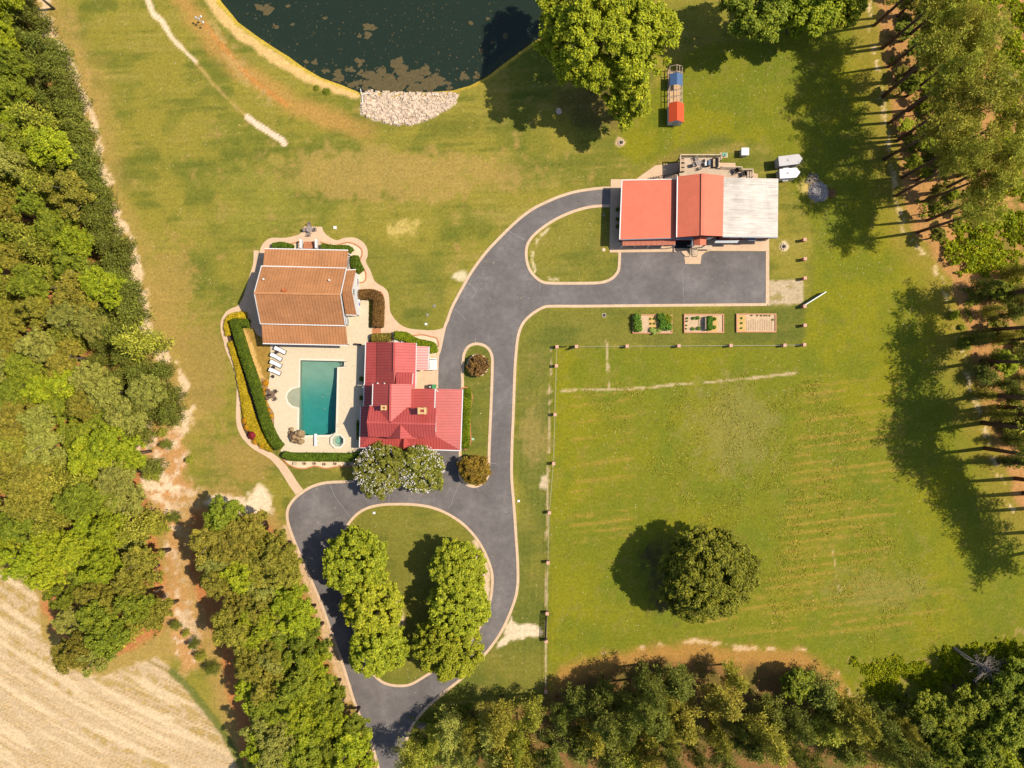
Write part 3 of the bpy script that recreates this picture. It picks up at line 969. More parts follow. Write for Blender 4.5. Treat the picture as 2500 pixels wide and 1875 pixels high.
spa = thing("hot_tub", "octagonal hot tub with a white rim at the corner of the pool", "hot tub", W(*SPA_C))
off = spa.location
octp = lambda r: [W(SPA_C[0] + r * math.cos(R(22.5 + 45 * k)), SPA_C[1] + r * math.sin(R(22.5 + 45 * k))) for k in range(8)]
o1, o2, o3 = octp(20.0), octp(14.2), octp(9.0)
mb = MB(off)
for i in range(8):
    j = (i + 1) % 8
    mb.quad((o1[i].x, o1[i].y, 0.42), (o1[j].x, o1[j].y, 0.42), (o2[j].x, o2[j].y, 0.42), (o2[i].x, o2[i].y, 0.42))
    mb.quad((o1[i].x, o1[i].y, 0.0), (o1[j].x, o1[j].y, 0.0), (o1[j].x, o1[j].y, 0.42), (o1[i].x, o1[i].y, 0.42))
    mb.quad((o2[i].x, o2[i].y, 0.42), (o2[j].x, o2[j].y, 0.42), (o2[j].x, o2[j].y, -0.15), (o2[i].x, o2[i].y, -0.15))
mb.build("rim", plain("white_coping", (0, 0, 0)), spa)
mb = MB(off)
for i in range(8):
    j = (i + 1) % 8
    mb.quad((o2[i].x, o2[i].y, -0.12), (o2[j].x, o2[j].y, -0.12), (o3[j].x, o3[j].y, -0.12), (o3[i].x, o3[i].y, -0.12))
    mb.quad((o3[i].x, o3[i].y, -0.12), (o3[j].x, o3[j].y, -0.12), (o3[j].x, o3[j].y, -0.7), (o3[i].x, o3[i].y, -0.7))
mb.add([(p.x, p.y, -0.7) for p in o3], [tuple(range(8))])
mb.build("seat", plain("spa_plaster", C(222, 206, 176), 0.6, 0.06, 2), spa)
MB(off).prism([(p.x, p.y) for p in o2][::-1], -0.65, 0.3).build("water", m_pool, spa)

# ------------------------------------------------------------------ building helpers
m_white = plain("white_paint", C(246, 242, 238), 0.5, 0.04, 1.2, 0.3)
m_glass = plain("window_glass", (0.03, 0.035, 0.04), 0.08, 0.1, 1.0, 0.5)
m_frame = plain("white_window_frame", C(235, 235, 232), 0.5, 0.04, 2)


def metal_roof(name, c, var=0.08, rough=0.42):
    return plain(name, c, 0.5, var * 1.5, 0.35, 0.15, fine=2.2)


def plane_fit(ps):
    A = np.array([[p.x, p.y, 1] for p in ps]); z = np.array([p.z for p in ps])
    return np.linalg.lstsq(A, z, rcond=None)[0]


def roof_poly(parent, pts, dirpx, spacing, mat, name="roof_slope", thick=0.09, seam=True, sw=0.05, sh=0.045, smat=None):
    off = parent.location
    ps = [W(*p) for p in pts]
    a, b_, c_ = plane_fit(ps)
    zf = lambda x, y: a * x + b_ * y + c_
    n = len(ps)
    tri = tessellate_polygon([[Vector((p.x, p.y, 0)) for p in ps]])
    vs = [(p.x, p.y, zf(p.x, p.y)) for p in ps] + [(p.x, p.y, zf(p.x, p.y) - thick) for p in ps]
    fs = []
    for t in tri:
        i, j, k = t
        if (vs[j][0] - vs[i][0]) * (vs[k][1] - vs[i][1]) - (vs[j][1] - vs[i][1]) * (vs[k][0] - vs[i][0]) < 0:
            j, k = k, j
        fs += [(i, j, k), (n + i, n + k, n + j)]
    fs += [(i, n + i, n + (i + 1) % n, (i + 1) % n) for i in range(n)]
    o = MB(off).add(vs, fs).build(name, mat, parent)
    if seam:
        d = Vector((dirpx[0], -dirpx[1])).normalized()
        nrm = Vector((-d.y, d.x))
        offs = [nrm.x * p.x + nrm.y * p.y for p in ps]
        lo, hi = min(offs), max(offs)
        cnt = max(1, int((hi - lo) / spacing))
        mb = MB(off)
        for k in range(cnt + 1):
            t = lo + (k + 0.5) * (hi - lo) / (cnt + 1)
            xs = []
            for i in range(n):
                p, q = ps[i], ps[(i + 1) % n]
                u0, u1 = offs[i] - t, offs[(i + 1) % n] - t
                if (u0 > 0) != (u1 > 0):
                    f = u0 / (u0 - u1)
                    xs.append((p.x + (q.x - p.x) * f, p.y + (q.y - p.y) * f))
            xs.sort(key=lambda v: v[0] * d.x + v[1] * d.y)
            for i in range(0, len(xs) - 1, 2):
                p, q = xs[i], xs[i + 1]
                mb.beam((p[0], p[1], zf(*p) + sh / 2 - 0.01), (q[0], q[1], zf(*q) + sh / 2 - 0.01), sw, sh)
        if mb.v:
            s_ = mb.build("seams", smat or mat, o)
            s_["kind"] = "stuff"
    return o


def walls(parent, poly, z1, mat, name="wall", z0=-0.1):
    return MB(parent.location).prism([(p[0], p[1]) for p in poly], z0, z1).build(name, mat, parent)


def inset(poly, d):
    cx = sum(p[0] for p in poly) / len(poly); cy = sum(p[1] for p in poly) / len(poly)
    out = []
    for p in poly:
        out.append((p[0] - math.copysign(d, p[0] - cx), p[1] - math.copysign(d, p[1] - cy)))
    return out


def gable_body(parent, poly, axis, he, hr, mat, z0=-0.1, name="wall"):
    """poly = NW, NE, SE, SW plan corners of the walls; ridge along axis"""
    nw, ne, se, sw_ = [Vector((p[0], p[1])) for p in poly]
    vs = [(p.x, p.y, z) for z in (z0, he) for p in (nw, ne, se, sw_)]
    if axis == 'EW':
        a, b_ = (nw + sw_) / 2, (ne + se) / 2
        vs += [(a.x, a.y, hr), (b_.x, b_.y, hr)]
        fs = [(3, 2, 6, 7), (1, 0, 4, 5), (0, 3, 7, 8, 4), (2, 1, 5, 9, 6), (4, 8, 9, 5), (8, 7, 6, 9)]
    else:
        a, b_ = (nw + ne) / 2, (sw_ + se) / 2
        vs += [(a.x, a.y, hr), (b_.x, b_.y, hr)]
        fs = [(0, 3, 7, 4), (2, 1, 5, 6), (1, 0, 4, 8, 5), (3, 2, 6, 9, 7), (4, 7, 9, 8), (8, 9, 6, 5)]
    return MB(parent.location).add(vs, fs).build(name, mat, parent)


def window(parent, c, along, z, w, h, name="window", frame=None):
    """a framed window standing 5 cm proud of the wall; along = unit vector along the wall"""
    off = parent.location
    al = Vector((along[0], along[1])).normalized()
    rz = math.atan2(al.y, al.x)
    f = MB(off)
    for s_ in (-1, 1):
        f.cbox((c[0] + al.x * s_ * w / 2, c[1] + al.y * s_ * w / 2), 0.1, 0.12, z - h / 2, z + h / 2, rz)
    for zz in (z - h / 2, z, z + h / 2):
        f.cbox((c[0], c[1]), w + 0.1, 0.11, zz - 0.05, zz + 0.05, rz)
    fo = f.build(name, frame or m_frame, parent)
    MB(off).cbox((c[0], c[1]), w - 0.02, 0.06, z - h / 2, z + h / 2, rz).build("pane", m_glass, fo)
    return fo


def windows_along(parent, p, q, z, n, w, h, name="window"):
    for k in range(n):
        t = (k + 0.5) / n
        window(parent, (p[0] + (q[0] - p[0]) * t, p[1] + (q[1] - p[1]) * t), (q[0] - p[0], q[1] - p[1]), z, w, h, name)


def door(parent, c, along, z0, w=0.95, h=2.05, mat=None):
    off = parent.location
    rz = math.atan2(along[1], along[0])
    d_ = MB(off).cbox(c, w, 0.1, z0, z0 + h, rz).build("door", mat or m_white, parent)
    MB(off).cbox((c[0] + math.cos(rz) * w * 0.4, c[1] + math.sin(rz) * w * 0.4), 0.06, 0.2, z0 + 0.95, z0 + 1.02, rz).build("handle", m_chrome, d_)


def line_part(parent, p, q, w, h, mat, name):
    return MB(parent.location).beam(p, q, w, h).build(name, mat, parent)


# ------------------------------------------------------------------ brown-roofed house
m_broof = metal_roof("brown_metal_roof", C(204, 142, 94), 0.10)
m_broof_s = metal_roof("brown_roof_seam", C(188, 128, 84), 0.07)
m_brick2 = plain("house_brick", C(196, 128, 92), 0.85, 0.18, 3.0, 0.1)
bh = thing("house", "large house with a brown standing-seam roof and white walls north of the pool", "house", W(740, 722))
NWc, NEc, SEc, SWc = (638.5, 649.3, 4.6), (846, 654.8, 4.6), (843.3, 795.3, 4.6), (635.8, 790.4, 4.6)
RW, RE = (620.9, 715.2, 8.1), (831.6, 719.0, 8.1)
DN = (0.02, 1)
roof_poly(bh, [NWc, NEc, RE, RW], (0.0, 1), 0.5, m_broof, smat=m_broof_s)
roof_poly(bh, [RW, RE, SEc, SWc], (0.0, 1), 0.5, m_broof, smat=m_broof_s)
plan = [W(*p) for p in (NWc, NEc, SEc, SWc)]
bw = inset(plan, 0.45)
gable_body(bh, bw, 'EW', 4.45, 7.75, m_white)
line_part(bh, W(*RW) + Vector((0, 0, .06)), W(*RE) + Vector((0, 0, .06)), 0.32, 0.08, m_broof, "ridge_cap")
for a, b_ in ((NWc, NEc), (SWc, SEc)):
    line_part(bh, W(*a) + Vector((0, 0, -.02)), W(*b_) + Vector((0, 0, -.02)), 0.16, 0.14, m_white, "gutter")
for a, b_ in ((NEc, RE), (RE, SEc), (NWc, RW), (RW, SWc)):
    line_part(bh, W(*a) + Vector((0, 0, -.03)), W(*b_) + Vector((0, 0, -.03)), 0.12, 0.2, m_white, "barge_board")
# porches
pn = [(642.0, 651.5, 4.2), (846.5, 657.0, 4.2), (850, 610.8, 3.0), (646.6, 606.8, 3.0)]
ps_ = [(638.6, 791.5, 4.2), (844.2, 796.5, 4.2), (848.7, 843.3, 2.9), (641.7, 838.7, 2.9)]
roof_poly(bh, pn, (0, 1), 0.5, m_broof, "porch_roof", smat=m_broof_s)
roof_poly(bh, ps_, (0, 1), 0.5, m_broof, "porch_roof", smat=m_broof_s)
for q in (pn, ps_):
    line_part(bh, W(*q[3]) + Vector((0, 0, -.03)), W(*q[2]) + Vector((0, 0, -.03)), 0.16, 0.14, m_white, "gutter")
    a, b_ = W(*q[3]), W(*q[2])
    sgn = -1 if q is pn else 1
    for k in range(6):
        p = a.lerp(b_, 0.02 + 0.96 * k / 5) + Vector((0, sgn * 0.35, 0))
        MB(bh.location).cbox(p, 0.2, 0.2, 0.0, 2.85, 0).build("porch_post", m_white, bh)
a, b_ = W(*pn[0]), W(*pn[2])
f0 = [W(*pn[0]), W(*pn[1]), W(*pn[2]) + Vector((0, -.3, 0)), W(*pn[3]) + Vector((0, -.3, 0))]
walls(bh, inset(f0, 0.2), 0.62, plain("porch_floor", C(200, 180, 156), 0.8, 0.1), "porch_floor")
# east gable bay
roof_poly(bh, [(846.8, 659.6, 4.0), (869, 658, 4.0), (858.7, 709.5, 7.0), (834, 709.5, 7.0)], (0, 1), 0.5, m_broof, "bay_roof", smat=m_broof_s)
roof_poly(bh, [(834, 709.5, 7.0), (858.7, 709.5, 7.0), (870.4, 770, 4.0), (844.6, 768.7, 4.0)], (0, 1), 0.5, m_broof, "bay_roof", smat=m_broof_s)
bp_ = [W(840, 659, 4), W(869, 658, 4), W(870.4, 770, 4), W(840, 769, 4)]
gable_body(bh, inset(bp_, 0.3), 'EW', 3.9, 6.8, m_white, name="bay_wall")
for q in (((846.8, 659.6, 4.0), (869, 658, 4.0)), ((844.6, 768.7, 4.0), (870.4, 770, 4.0))):
    line_part(bh, W(*q[0]), W(*q[1]), 0.14, 0.12, m_white, "gutter")
# windows and doors of the east side
ex = inset(bp_, 0.3)[1][0] + 0.03
for y, z in ((0.22, 1.6), (0.5, 1.6), (0.78, 1.6), (0.5, 4.6)):
    yy = bp_[1].y + (bp_[2].y - bp_[1].y) * y
    window(bh, (ex, yy), (0, 1), z, 1.0, 1.4)
e2 = bw[1][0] + 0.03
for yy in (W(0, 635, 1).y, W(0, 648, 1).y, W(0, 785, 2).y):
    window(bh, (e2, yy), (0, 1), 2.0, 0.9, 1.4)
windows_along(bh, (bw[3][0], bw[3][1] - .03), (bw[2][0], bw[2][1] - .03), 1.7, 6, 1.0, 1.5)
windows_along(bh, (bw[0][0], bw[0][1] + .03), (bw[1][0], bw[1][1] + .03), 1.9, 5, 1.0, 1.5)
windows_along(bh, (bw[0][0] - .03, bw[3][1]), (bw[0][0] - .03, bw[0][1]), 2.0, 3, 1.0, 1.5)
# roof fittings
v = W(*ZA((604, 660))[0], 7.9)
MB(bh.location).cbox(v, 0.55, 0.34, 7.3, 8.2).build("chimney_flue", plain("copper_flue", C(214, 110, 60), 0.5, 0.1), bh)
for q in ((420, 560), (1012, 568)):
    v = W(*ZA(q)[0], 6.6)
    MB(bh.location).lathe((v.x, v.y, 6.0), [(0.1, 0), (0.1, 0.75), (0.14, 0.75), (0.14, 0.85)], 10).build("vent_pipe", m_white, bh)
# front steps with white balustrades
st = thing("entrance_steps", "brick steps between white balustrades on the north side of the brown-roofed house", "steps", W(755, 595))
off = st.location
for k in range(4):
    a, b_ = ZA.w(786, 222 + 14 * k), ZA.w(903, 290)
    MB(off).box(a.x, b_.y, 0, b_.x, a.y, 0.15 * (k + 1)).build("step", m_brick2, st)
for x in (776, 912):
    mb = MB(off)
    a, b_ = ZA.w(x, 216), ZA.w(x, 292)
    for k in range(7):
        p = a.lerp(b_, k / 6)
        mb.cbox(p, 0.09, 0.09, 0, 1.5)
    mb.beam(a + Vector((0, 0, 1.5)), b_ + Vector((0, 0, 1.5)), 0.30, 0.1)
    mb.beam(a + Vector((0, 0, 0.7)), b_ + Vector((0, 0, 0.7)), 0.1, 0.08)
    mb.build("balustrade", m_white, st)

# ------------------------------------------------------------------ red-roofed farmhouse
m_rroof = plain("red_metal_roof", C(198, 86, 78), 0.42, 0.10, 0.35, 0.38, fine=2.2)
m_rroof_s = metal_roof("red_roof_seam", C(166, 64, 60), 0.06)
m_cream = plain("cream_siding", C(240, 234, 226), 0.6, 0.05, 1)
rh = thing("farmhouse", "rambling farmhouse with a red metal roof, two chimneys and a wrap-around porch", "house", W(985, 980))


def rr(zf, pts, d, name="roof_slope", **k):
    roof_poly(rh, [(*zf((x, y))[0], h) for x, y, h in pts], d, 0.46, m_rroof, name, smat=m_rroof_s, **k)


# main block
rr(R2, [(310, 520, 6.5), (1512, 568, 6.5), (1500, 850, 8.0), (262, 815, 8.0)], (0, 1))
rr(R2, [(262, 815, 8.0), (1500, 850, 8.0), (1488, 1100, 6.5), (290, 1080, 6.5)], (0, 1))
mblk = [R2.w(310, 520, 6.2), R2.w(1512, 568, 6.2), R2.w(1488, 1100, 6.2), R2.w(290, 1080, 6.2)]
mw = inset(mblk, 0.3)
gable_body(rh, mw, 'EW', 6.1, 7.8, m_cream)
# rear wing with the high ridge
rr(R2, [(378, 125, 6.2), (690, 130, 8.0), (676, 830, 8.0), (368, 720, 6.2)], (1, 0))
rr(R2, [(690, 130, 8.0), (1065, 130, 6.2), (1052, 700, 6.2), (676, 830, 8.0)], (1, 0))
nb = [R2.w(378, 125, 6.2), R2.w(1065, 130, 6.2), R2.w(1055, 700, 6.2), R2.w(370, 700, 6.2)]
gable_body(rh, inset(nb, 0.28), 'NS', 6.1, 7.8, m_cream)
# cross gable over the front
rr(R2, [(868, 830, 7.95), (860, 1112, 7.95), (622, 1098, 6.15), (632, 830, 6.15)], (1, 0), "front_gable_roof")
rr(R2, [(868, 830, 7.95), (1115, 830, 6.15), (1160, 1112, 6.15), (860, 1112, 7.95)], (1, 0), "front_gable_roof")
a, b_, c = R2.w(630, 1092, 6.15), R2.w(1150, 1098, 6.15), R2.w(862, 1104, 7.85)
MB(rh.location).add([(a.x, a.y + .12, 6.0), (b_.x, b_.y + .12, 6.0), (c.x, a.y + .12, 7.75), (a.x, a.y + .4, 6.0), (b_.x, b_.y + .4, 6.0), (c.x, a.y + .4, 7.75)],
                    [(0, 1, 2), (5, 4, 3), (0, 2, 5, 3), (1, 4, 5, 2)]).build("front_gable_wall", m_white, rh)
# flat-pitched roof east of the rear wing, and the carport
rr(R2, [(1066, 212, 4.55), (1492, 215, 4.75), (1482, 566, 4.75), (1050, 566, 4.55)], (1, 0), "shed_roof")
walls(rh, inset([R2.w(1050, 212, 4.6), R2.w(1492, 215, 4.6), R2.w(1482, 600, 4.6), R2.w(1050, 600, 4.6)], 0.25), 4.45, m_cream)
line_part(rh, R2.w(1494, 214, 4.7), R2.w(1486, 562, 4.7), 0.14, 0.14, m_white, "gutter")
rr(R2, [(1504, 215, 3.5), (1990, 226, 2.8), (1952, 1326, 2.8), (1494, 1062, 3.5)], (1, 0), "carport_roof")
rr(R2, [(300, 1092, 3.5), (1494, 1062, 3.5), (1952, 1326, 2.8), (130, 1272, 2.8)], (0, 1), "porch_roof")
rr(R2, [(300, 1092, 3.5), (130, 1272, 2.8), (150, 540, 2.8), (310, 524, 3.5)], (1, 0), "porch_roof")
rr(R2, [(366, 128, 3.6), (350, 524, 3.6), (203, 520, 2.9), (214, 128, 2.9)], (1, 0), "porch_roof")
rr(R2, [(930, 1118, 3.98), (922, 1298, 3.98), (830, 1290, 2.85), (838, 1118, 2.85)], (1, 0), "porch_gable_roof")
rr(R2, [(930, 1118, 3.98), (1040, 1118, 2.85), (1064, 1294, 2.85), (922, 1298, 3.98)], (1, 0), "porch_gable_roof")
for p, q in (((130, 1272, 2.78), (1952, 1328, 2.78)), ((1990, 226, 2.78), (1952, 1328, 2.78)), ((150, 540, 2.78), (130, 1272, 2.78)), ((214, 128, 2.88), (203, 520, 2.88))):
    line_part(rh, R2.w(*p), R2.w(*q), 0.15, 0.14, m_white, "gutter")
line_part(rh, R2.w(372, 124, 6.15), R2.w(360, 520, 6.15), 0.13, 0.14, m_white, "gutter")
line_part(rh, R2.w(310, 520, 6.15), R2.w(362, 522, 6.15), 0.13, 0.14, m_white, "gutter")
for p, q in (((262, 815, 8.07), (1500, 850, 8.07)), ((690, 130, 8.07), (676, 826, 8.07))):
    line_part(rh, R2.w(*p), R2.w(*q), 0.3, 0.08, m_rroof, "ridge_cap")
# low north wing
rr(R1, [(445, 255, 3.6), (760, 262, 5.8), (750, 1012, 5.8), (430, 1010, 3.6)], (1, 0))
rr(R1, [(760, 262, 5.8), (1152, 278, 3.6), (1136, 1090, 3.6), (750, 1090, 5.8)], (1, 0))
ub = [R1.w(445, 255, 3.6), R1.w(1152, 275, 3.6), R1.w(1136, 1080, 3.6), R1.w(430, 1080, 3.6)]
gable_body(rh, inset(ub, 0.25), 'NS', 3.5, 5.65, m_cream)
line_part(rh, R1.w(757, 262, 5.86), R1.w(751, 800, 5.86), 0.3, 0.08, m_rroof, "ridge_cap")
rr(R1, [(790, 800, 5.7), (1088, 806, 5.7), (1072, 1022, 6.3), (784, 1022, 6.3)], (0, 1), "dormer_roof")
walls(rh, inset([R1.w(790, 800, 5.7), R1.w(1088, 806, 5.7), R1.w(1074, 1022, 5.7), R1.w(786, 1022, 5.7)], 0.12), 5.55, m_cream, "dormer_wall", 3.0)
line_part(rh, R1.w(1154, 276, 3.55), R1.w(1138, 1090, 3.55), 0.13, 0.13, m_white, "gutter")
line_part(rh, R1.w(1086, 830, 5.5), R1.w(1074, 1022, 5.5), 0.12, 0.13, m_white, "gutter")
rr(R1, [(447, 262, 3.5), (427, 1008, 3.5), (222, 1005, 2.8), (245, 262, 2.8)], (1, 0), "porch_roof")
line_part(rh, R1.w(243, 262, 2.78), R1.w(220, 1050, 2.78), 0.14, 0.13, m_white, "gutter")
rr(R1, [(1160, 330, 3.2), (1385, 340, 2.6), (1366, 762, 2.6), (1150, 762, 3.2)], (1, 0), "side_porch_roof")
walls(rh, inset([R1.w(1150, 330, 2.8), R1.w(1385, 340, 2.8), R1.w(1366, 762, 2.8), R1.w(1145, 762, 2.8)], 0.25), 2.5, m_cream, "side_porch_wall")
line_part(rh, R1.w(1386, 340, 2.58), R1.w(1367, 762, 2.58), 0.12, 0.12, m_white, "gutter")
# posts of porch and carport
for x, y in ((150, 1250), (500, 1262), (1150, 1290), (1560, 1305), (1930, 1312), (1950, 900), (1962, 560), (1972, 245), (165, 900), (168, 560), (222, 160)):
    v = R2.w(x, y, 2.7)
    MB(rh.location).cbox(v, 0.17, 0.17, 0.0, 2.75).build("porch_post", m_white, rh)
# east windows in the gable, others round the house
e3 = mw[1][0] + .03
for y in (735, 850, 945):
    yy = R2.w(0, y, 5).y
    window(rh, (e3, yy), (0, 1), 5.1, 0.75, 1.3)
windows_along(rh, (mw[3][0], mw[3][1] - .03), (mw[2][0], mw[2][1] - .03), 1.7, 6, 0.9, 1.5)
windows_along(rh, (mw[0][0] - .03, mw[3][1]), (mw[0][0] - .03, mw[0][1]), 1.7, 3, 0.9, 1.5)
windows_along(rh, (mw[0][0] - .03, mw[3][1]), (mw[0][0] - .03, mw[0][1]), 4.9, 2, 0.8, 1.2)
# chimneys
m_cap = plain("chimney_cap", C(226, 190, 130), 0.8, 0.1, 3)
for (x, y, sx, sy, z) in ((568, 555, 0.75, 0.6, 8.7), (1258, 612, 1.15, 0.85, 9.0)):
    v = R2.w(x, y, z)
    ch = MB(rh.location).cbox(v, sx, sy, 5.8, z).build("chimney", m_brick2, rh)
    mb = MB(rh.location)
    for s_ in (-1, 1):
        mb.cbox((v.x + s_ * sx * 0.42, v.y), sx * 0.32, sy + 0.2, z + .002, z + 0.18)
        mb.cbox((v.x, v.y + s_ * sy * 0.42), sx * 0.52, sy * 0.3, z + .002, z + 0.16)
    mb.build("chimney_cap", m_cap, ch)
    MB(rh.location).cbox(v, sx * 0.45, sy * 0.4, z - 0.1, z + 0.03).build("flue", plain("flue_clay", C(170, 60, 50), 0.8, 0.1), ch)
for x, y in ((455, 1004), (580, 1006)):
    v = R1.w(x, y, 4.6)
    MB(rh.location).lathe((v.x, v.y, 3.9), [(0.09, 0), (0.09, 0.75), (0.16, 0.8), (0.05, 0.95)], 10).build("vent_pipe", m_white, rh)
mb = MB(rh.location)
v = R2.w(1515, 250, 3.9)
mb.tube([(v.x - .3, v.y + .3, 4.6), (v.x - .1, v.y + .2, 4.3), (v.x + .25, v.y - .15, 4.0)], 0.07, 8)
mb.build("downpipe", m_white, rh)

# white ramp deck on the east side
rp = thing("white_landing", "small white plank landing with railings between the red roof and the drive", "landing", R1.w(1452, 655))
off = rp.location
for k in range(7):
    a, b_ = R1.w(1388 + 20 * k, 575, 0.6), R1.w(1388 + 20 * k + 18, 745, 0.6)
    MB(off).box(a.x, b_.y, 0.5, b_.x, a.y, 0.56).build("plank", m_white, rp)
for y in (560, 752):
    mb = MB(off)
    a, b_ = R1.w(1380, y, 1.0), R1.w(1528, y, 1.0)
    mb.beam(a + Vector((0, 0, .42)), b_ + Vector((0, 0, .42)), 0.14, 0.08)
    for k in range(6):
        p = a.lerp(b_, k / 5)
        mb.cbox(p, 0.07, 0.07, 0.0, 1.4)
    mb.build("railing", m_white, rp)

# ------------------------------------------------------------------ workshop with three roofs
m_oroof = metal_roof("orange_red_metal_roof", C(236, 128, 98), 0.05)
m_oroof_s = metal_roof("orange_roof_seam", C(230, 122, 94), 0.05)
m_gal, nt, b = nodes_of("weathered_galvanised")
z1 = noise(nt, 0.25, 5, 0.65); z2 = noise(nt, 2.0, 4, 0.6)
tc = nt.nodes.new("ShaderNodeTexCoord"); mp_ = nt.nodes.new("ShaderNodeMapping"); mp_.inputs["Scale"].default_value = (0.35, 3.0, 1)
nt.links.new(tc.outputs["Object"], mp_.inputs["Vector"])
z3 = noise(nt, 1.0, 4, 0.6, mp_.outputs[0])
c1 = ramp(nt, z1.outputs["Fac"], [(0.35, C(184, 174, 162)), (0.6, C(218, 206, 194))])
c3 = ramp(nt, z3.outputs["Fac"], [(0.35, (0.72, 0.7, 0.68)), (0.6, (1.06, 1.06, 1.06))])
nt.links.new(mixc(nt, c1.outputs[0], c3.outputs[0], 0.8, 'MULTIPLY'), b.inputs["Base Color"])
b.inputs["Roughness"].default_value = 0.55
m_dkred = plain("dark_red_siding", C(120, 44, 44), 0.7, 0.08, 1)
m_bluegrey = plain("blue_grey_trim", C(128, 140, 152), 0.5, 0.06, 1)
ws = thing("workshop", "long workshop under two orange-red roofs and one weathered pale metal roof", "workshop", W(1700, 510))
LNW, LNE, LSE, LSW = (1519.2, 440.9, 3.7), (1653, 438.0, 4.1), (1650.5, 580.6, 4.1), (1513.7, 584.6, 3.7)
roof_poly(ws, [LNW, LNE, LSE, LSW], (1, 0), 0.30, m_oroof, sw=0.04, sh=0.03, smat=m_oroof_s)
walls(ws, inset([W(*p) for p in (LNW, LNE, LSE, LSW)], 0.35), 3.6, m_dkred)
EN, ES, WN, WS_ = (1767.3, 428.7, 5.0), (1764.6, 576.5, 5.0), (1654.8, 430.5, 5.0), (1652.9, 579.2, 5.0)
RN, RS = (1715.8, 423.2, 6.4), (1714.4, 574.6, 6.4)
roof_poly(ws, [WN, RN, RS, WS_], (1, 0), 0.30, m_oroof, sw=0.04, sh=0.03, smat=m_oroof_s)
roof_poly(ws, [RN, EN, ES, RS], (1, 0), 0.30, m_oroof, sw=0.04, sh=0.03, smat=m_oroof_s)
line_part(ws, W(*RN) + Vector((0, 0, .05)), W(*RS) + Vector((0, 0, .05)), 0.5, 0.07, m_oroof, "ridge_cap")
gb = inset([W(*p) for p in (WN, EN, ES, WS_)], 0.35)
gable_body(ws, gb, 'NS', 4.9, 6.25, m_dkred)
line_part(ws, W(*WN) + Vector((-.06, 0, -.06)), W(*WS_) + Vector((-.06, 0, -.06)), 0.16, 0.16, m_white, "gutter")
line_part(ws, W(*LNW) + Vector((-.06, 0, -.03)), W(*LSW) + Vector((-.06, 0, -.03)), 0.16, 0.16, m_white, "gutter")
line_part(ws, W(*LNW) + Vector((0, .05, -.02)), W(*LNE) + Vector((0, .05, -.02)), 0.12, 0.16, m_white, "fascia")
line_part(ws, W(*LSW) + Vector((0, -.05, -.04)), W(*LSE) + Vector((0, -.05, -.04)), 0.12, 0.18, m_bluegrey, "fascia")
GNW, GNE, GSE, GSW = (1766.5, 433.5, 4.7), (1900.2, 436.2, 3.7), (1898.9, 579.2, 3.7), (1764.5, 577.3, 4.7)
roof_poly(ws, [GNW, GNE, GSE, GSW], (1, 0), 0.42, m_gal, "galvanised_roof", sw=0.09, sh=0.05)
walls(ws, inset([W(*p) for p in (GNW, GNE, GSE, GSW)], 0.35), 3.6, m_dkred)
line_part(ws, W(*GSW) + Vector((0, -.06, -.06)), W(*GSE) + Vector((0, -.06, -.06)), 0.14, 0.2, m_bluegrey, "fascia")
# long brown awning under the left roof
roof_poly(ws, [(*ZW((258, 868))[0], 3.0), (*ZW((735, 858))[0], 3.0), (*ZW((733, 914))[0], 2.6), (*ZW((258, 922))[0], 2.6)], (0, 1), 0.9, plain("rusty_awning", C(206, 122, 92), 0.55, 0.08, 1), "awning", sw=0.05, sh=0.04)
for x in (262, 380, 500, 620, 728):
    v = ZW.w(x, 915, 2.5)
    MB(ws.location).cbox(v, 0.12, 0.12, 0, 2.55).build("awning_post", m_white, ws)
# porch roof on the entrance
pz = 3.3
roof_poly(ws, [(*ZW((955, 842))[0], 4.0), (*ZW((955, 918))[0], 4.0), (*ZW((900, 914))[0], 3.4), (*ZW((900, 840))[0], 3.4)], (1, 0), 0.3, m_oroof, "entrance_roof", sw=0.04, sh=0.03)
roof_poly(ws, [(*ZW((955, 842))[0], 4.0), (*ZW((1010, 840))[0], 3.4), (*ZW((1010, 912))[0], 3.4), (*ZW((955, 918))[0], 4.0)], (1, 0), 0.3, m_oroof, "entrance_roof", sw=0.04, sh=0.03)
for x in (905, 1004):
    v = ZW.w(x, 912, 3.2)
    MB(ws.location).cbox(v, 0.14, 0.14, 0, 3.35).build("entrance_post", m_bluegrey, ws)
# grey-blue beams of the open bay
bm = MB(ws.location)
for p, q in (((740, 856, 3.9), (895, 856, 3.9)), ((890, 856, 3.9), (868, 925, 2.2)), ((885, 860, 3.4), (885, 930, 3.4))):
    bm.beam(ZW.w(*p), ZW.w(*q), 0.35 if p[0] == 740 else 0.14, 0.2)
bm.build("bay_beam", m_bluegrey, ws)
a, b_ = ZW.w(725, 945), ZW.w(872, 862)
MB(ws.location).box(a.x, a.y, 0.077, b_.x, b_.y, 0.10).build("bay_shade_sheet", plain("bay_shade_black", (0.006, 0.006, 0.007), 0.8, 0.2, 3), ws)  # near-black sheet put in for the shade inside the open bay
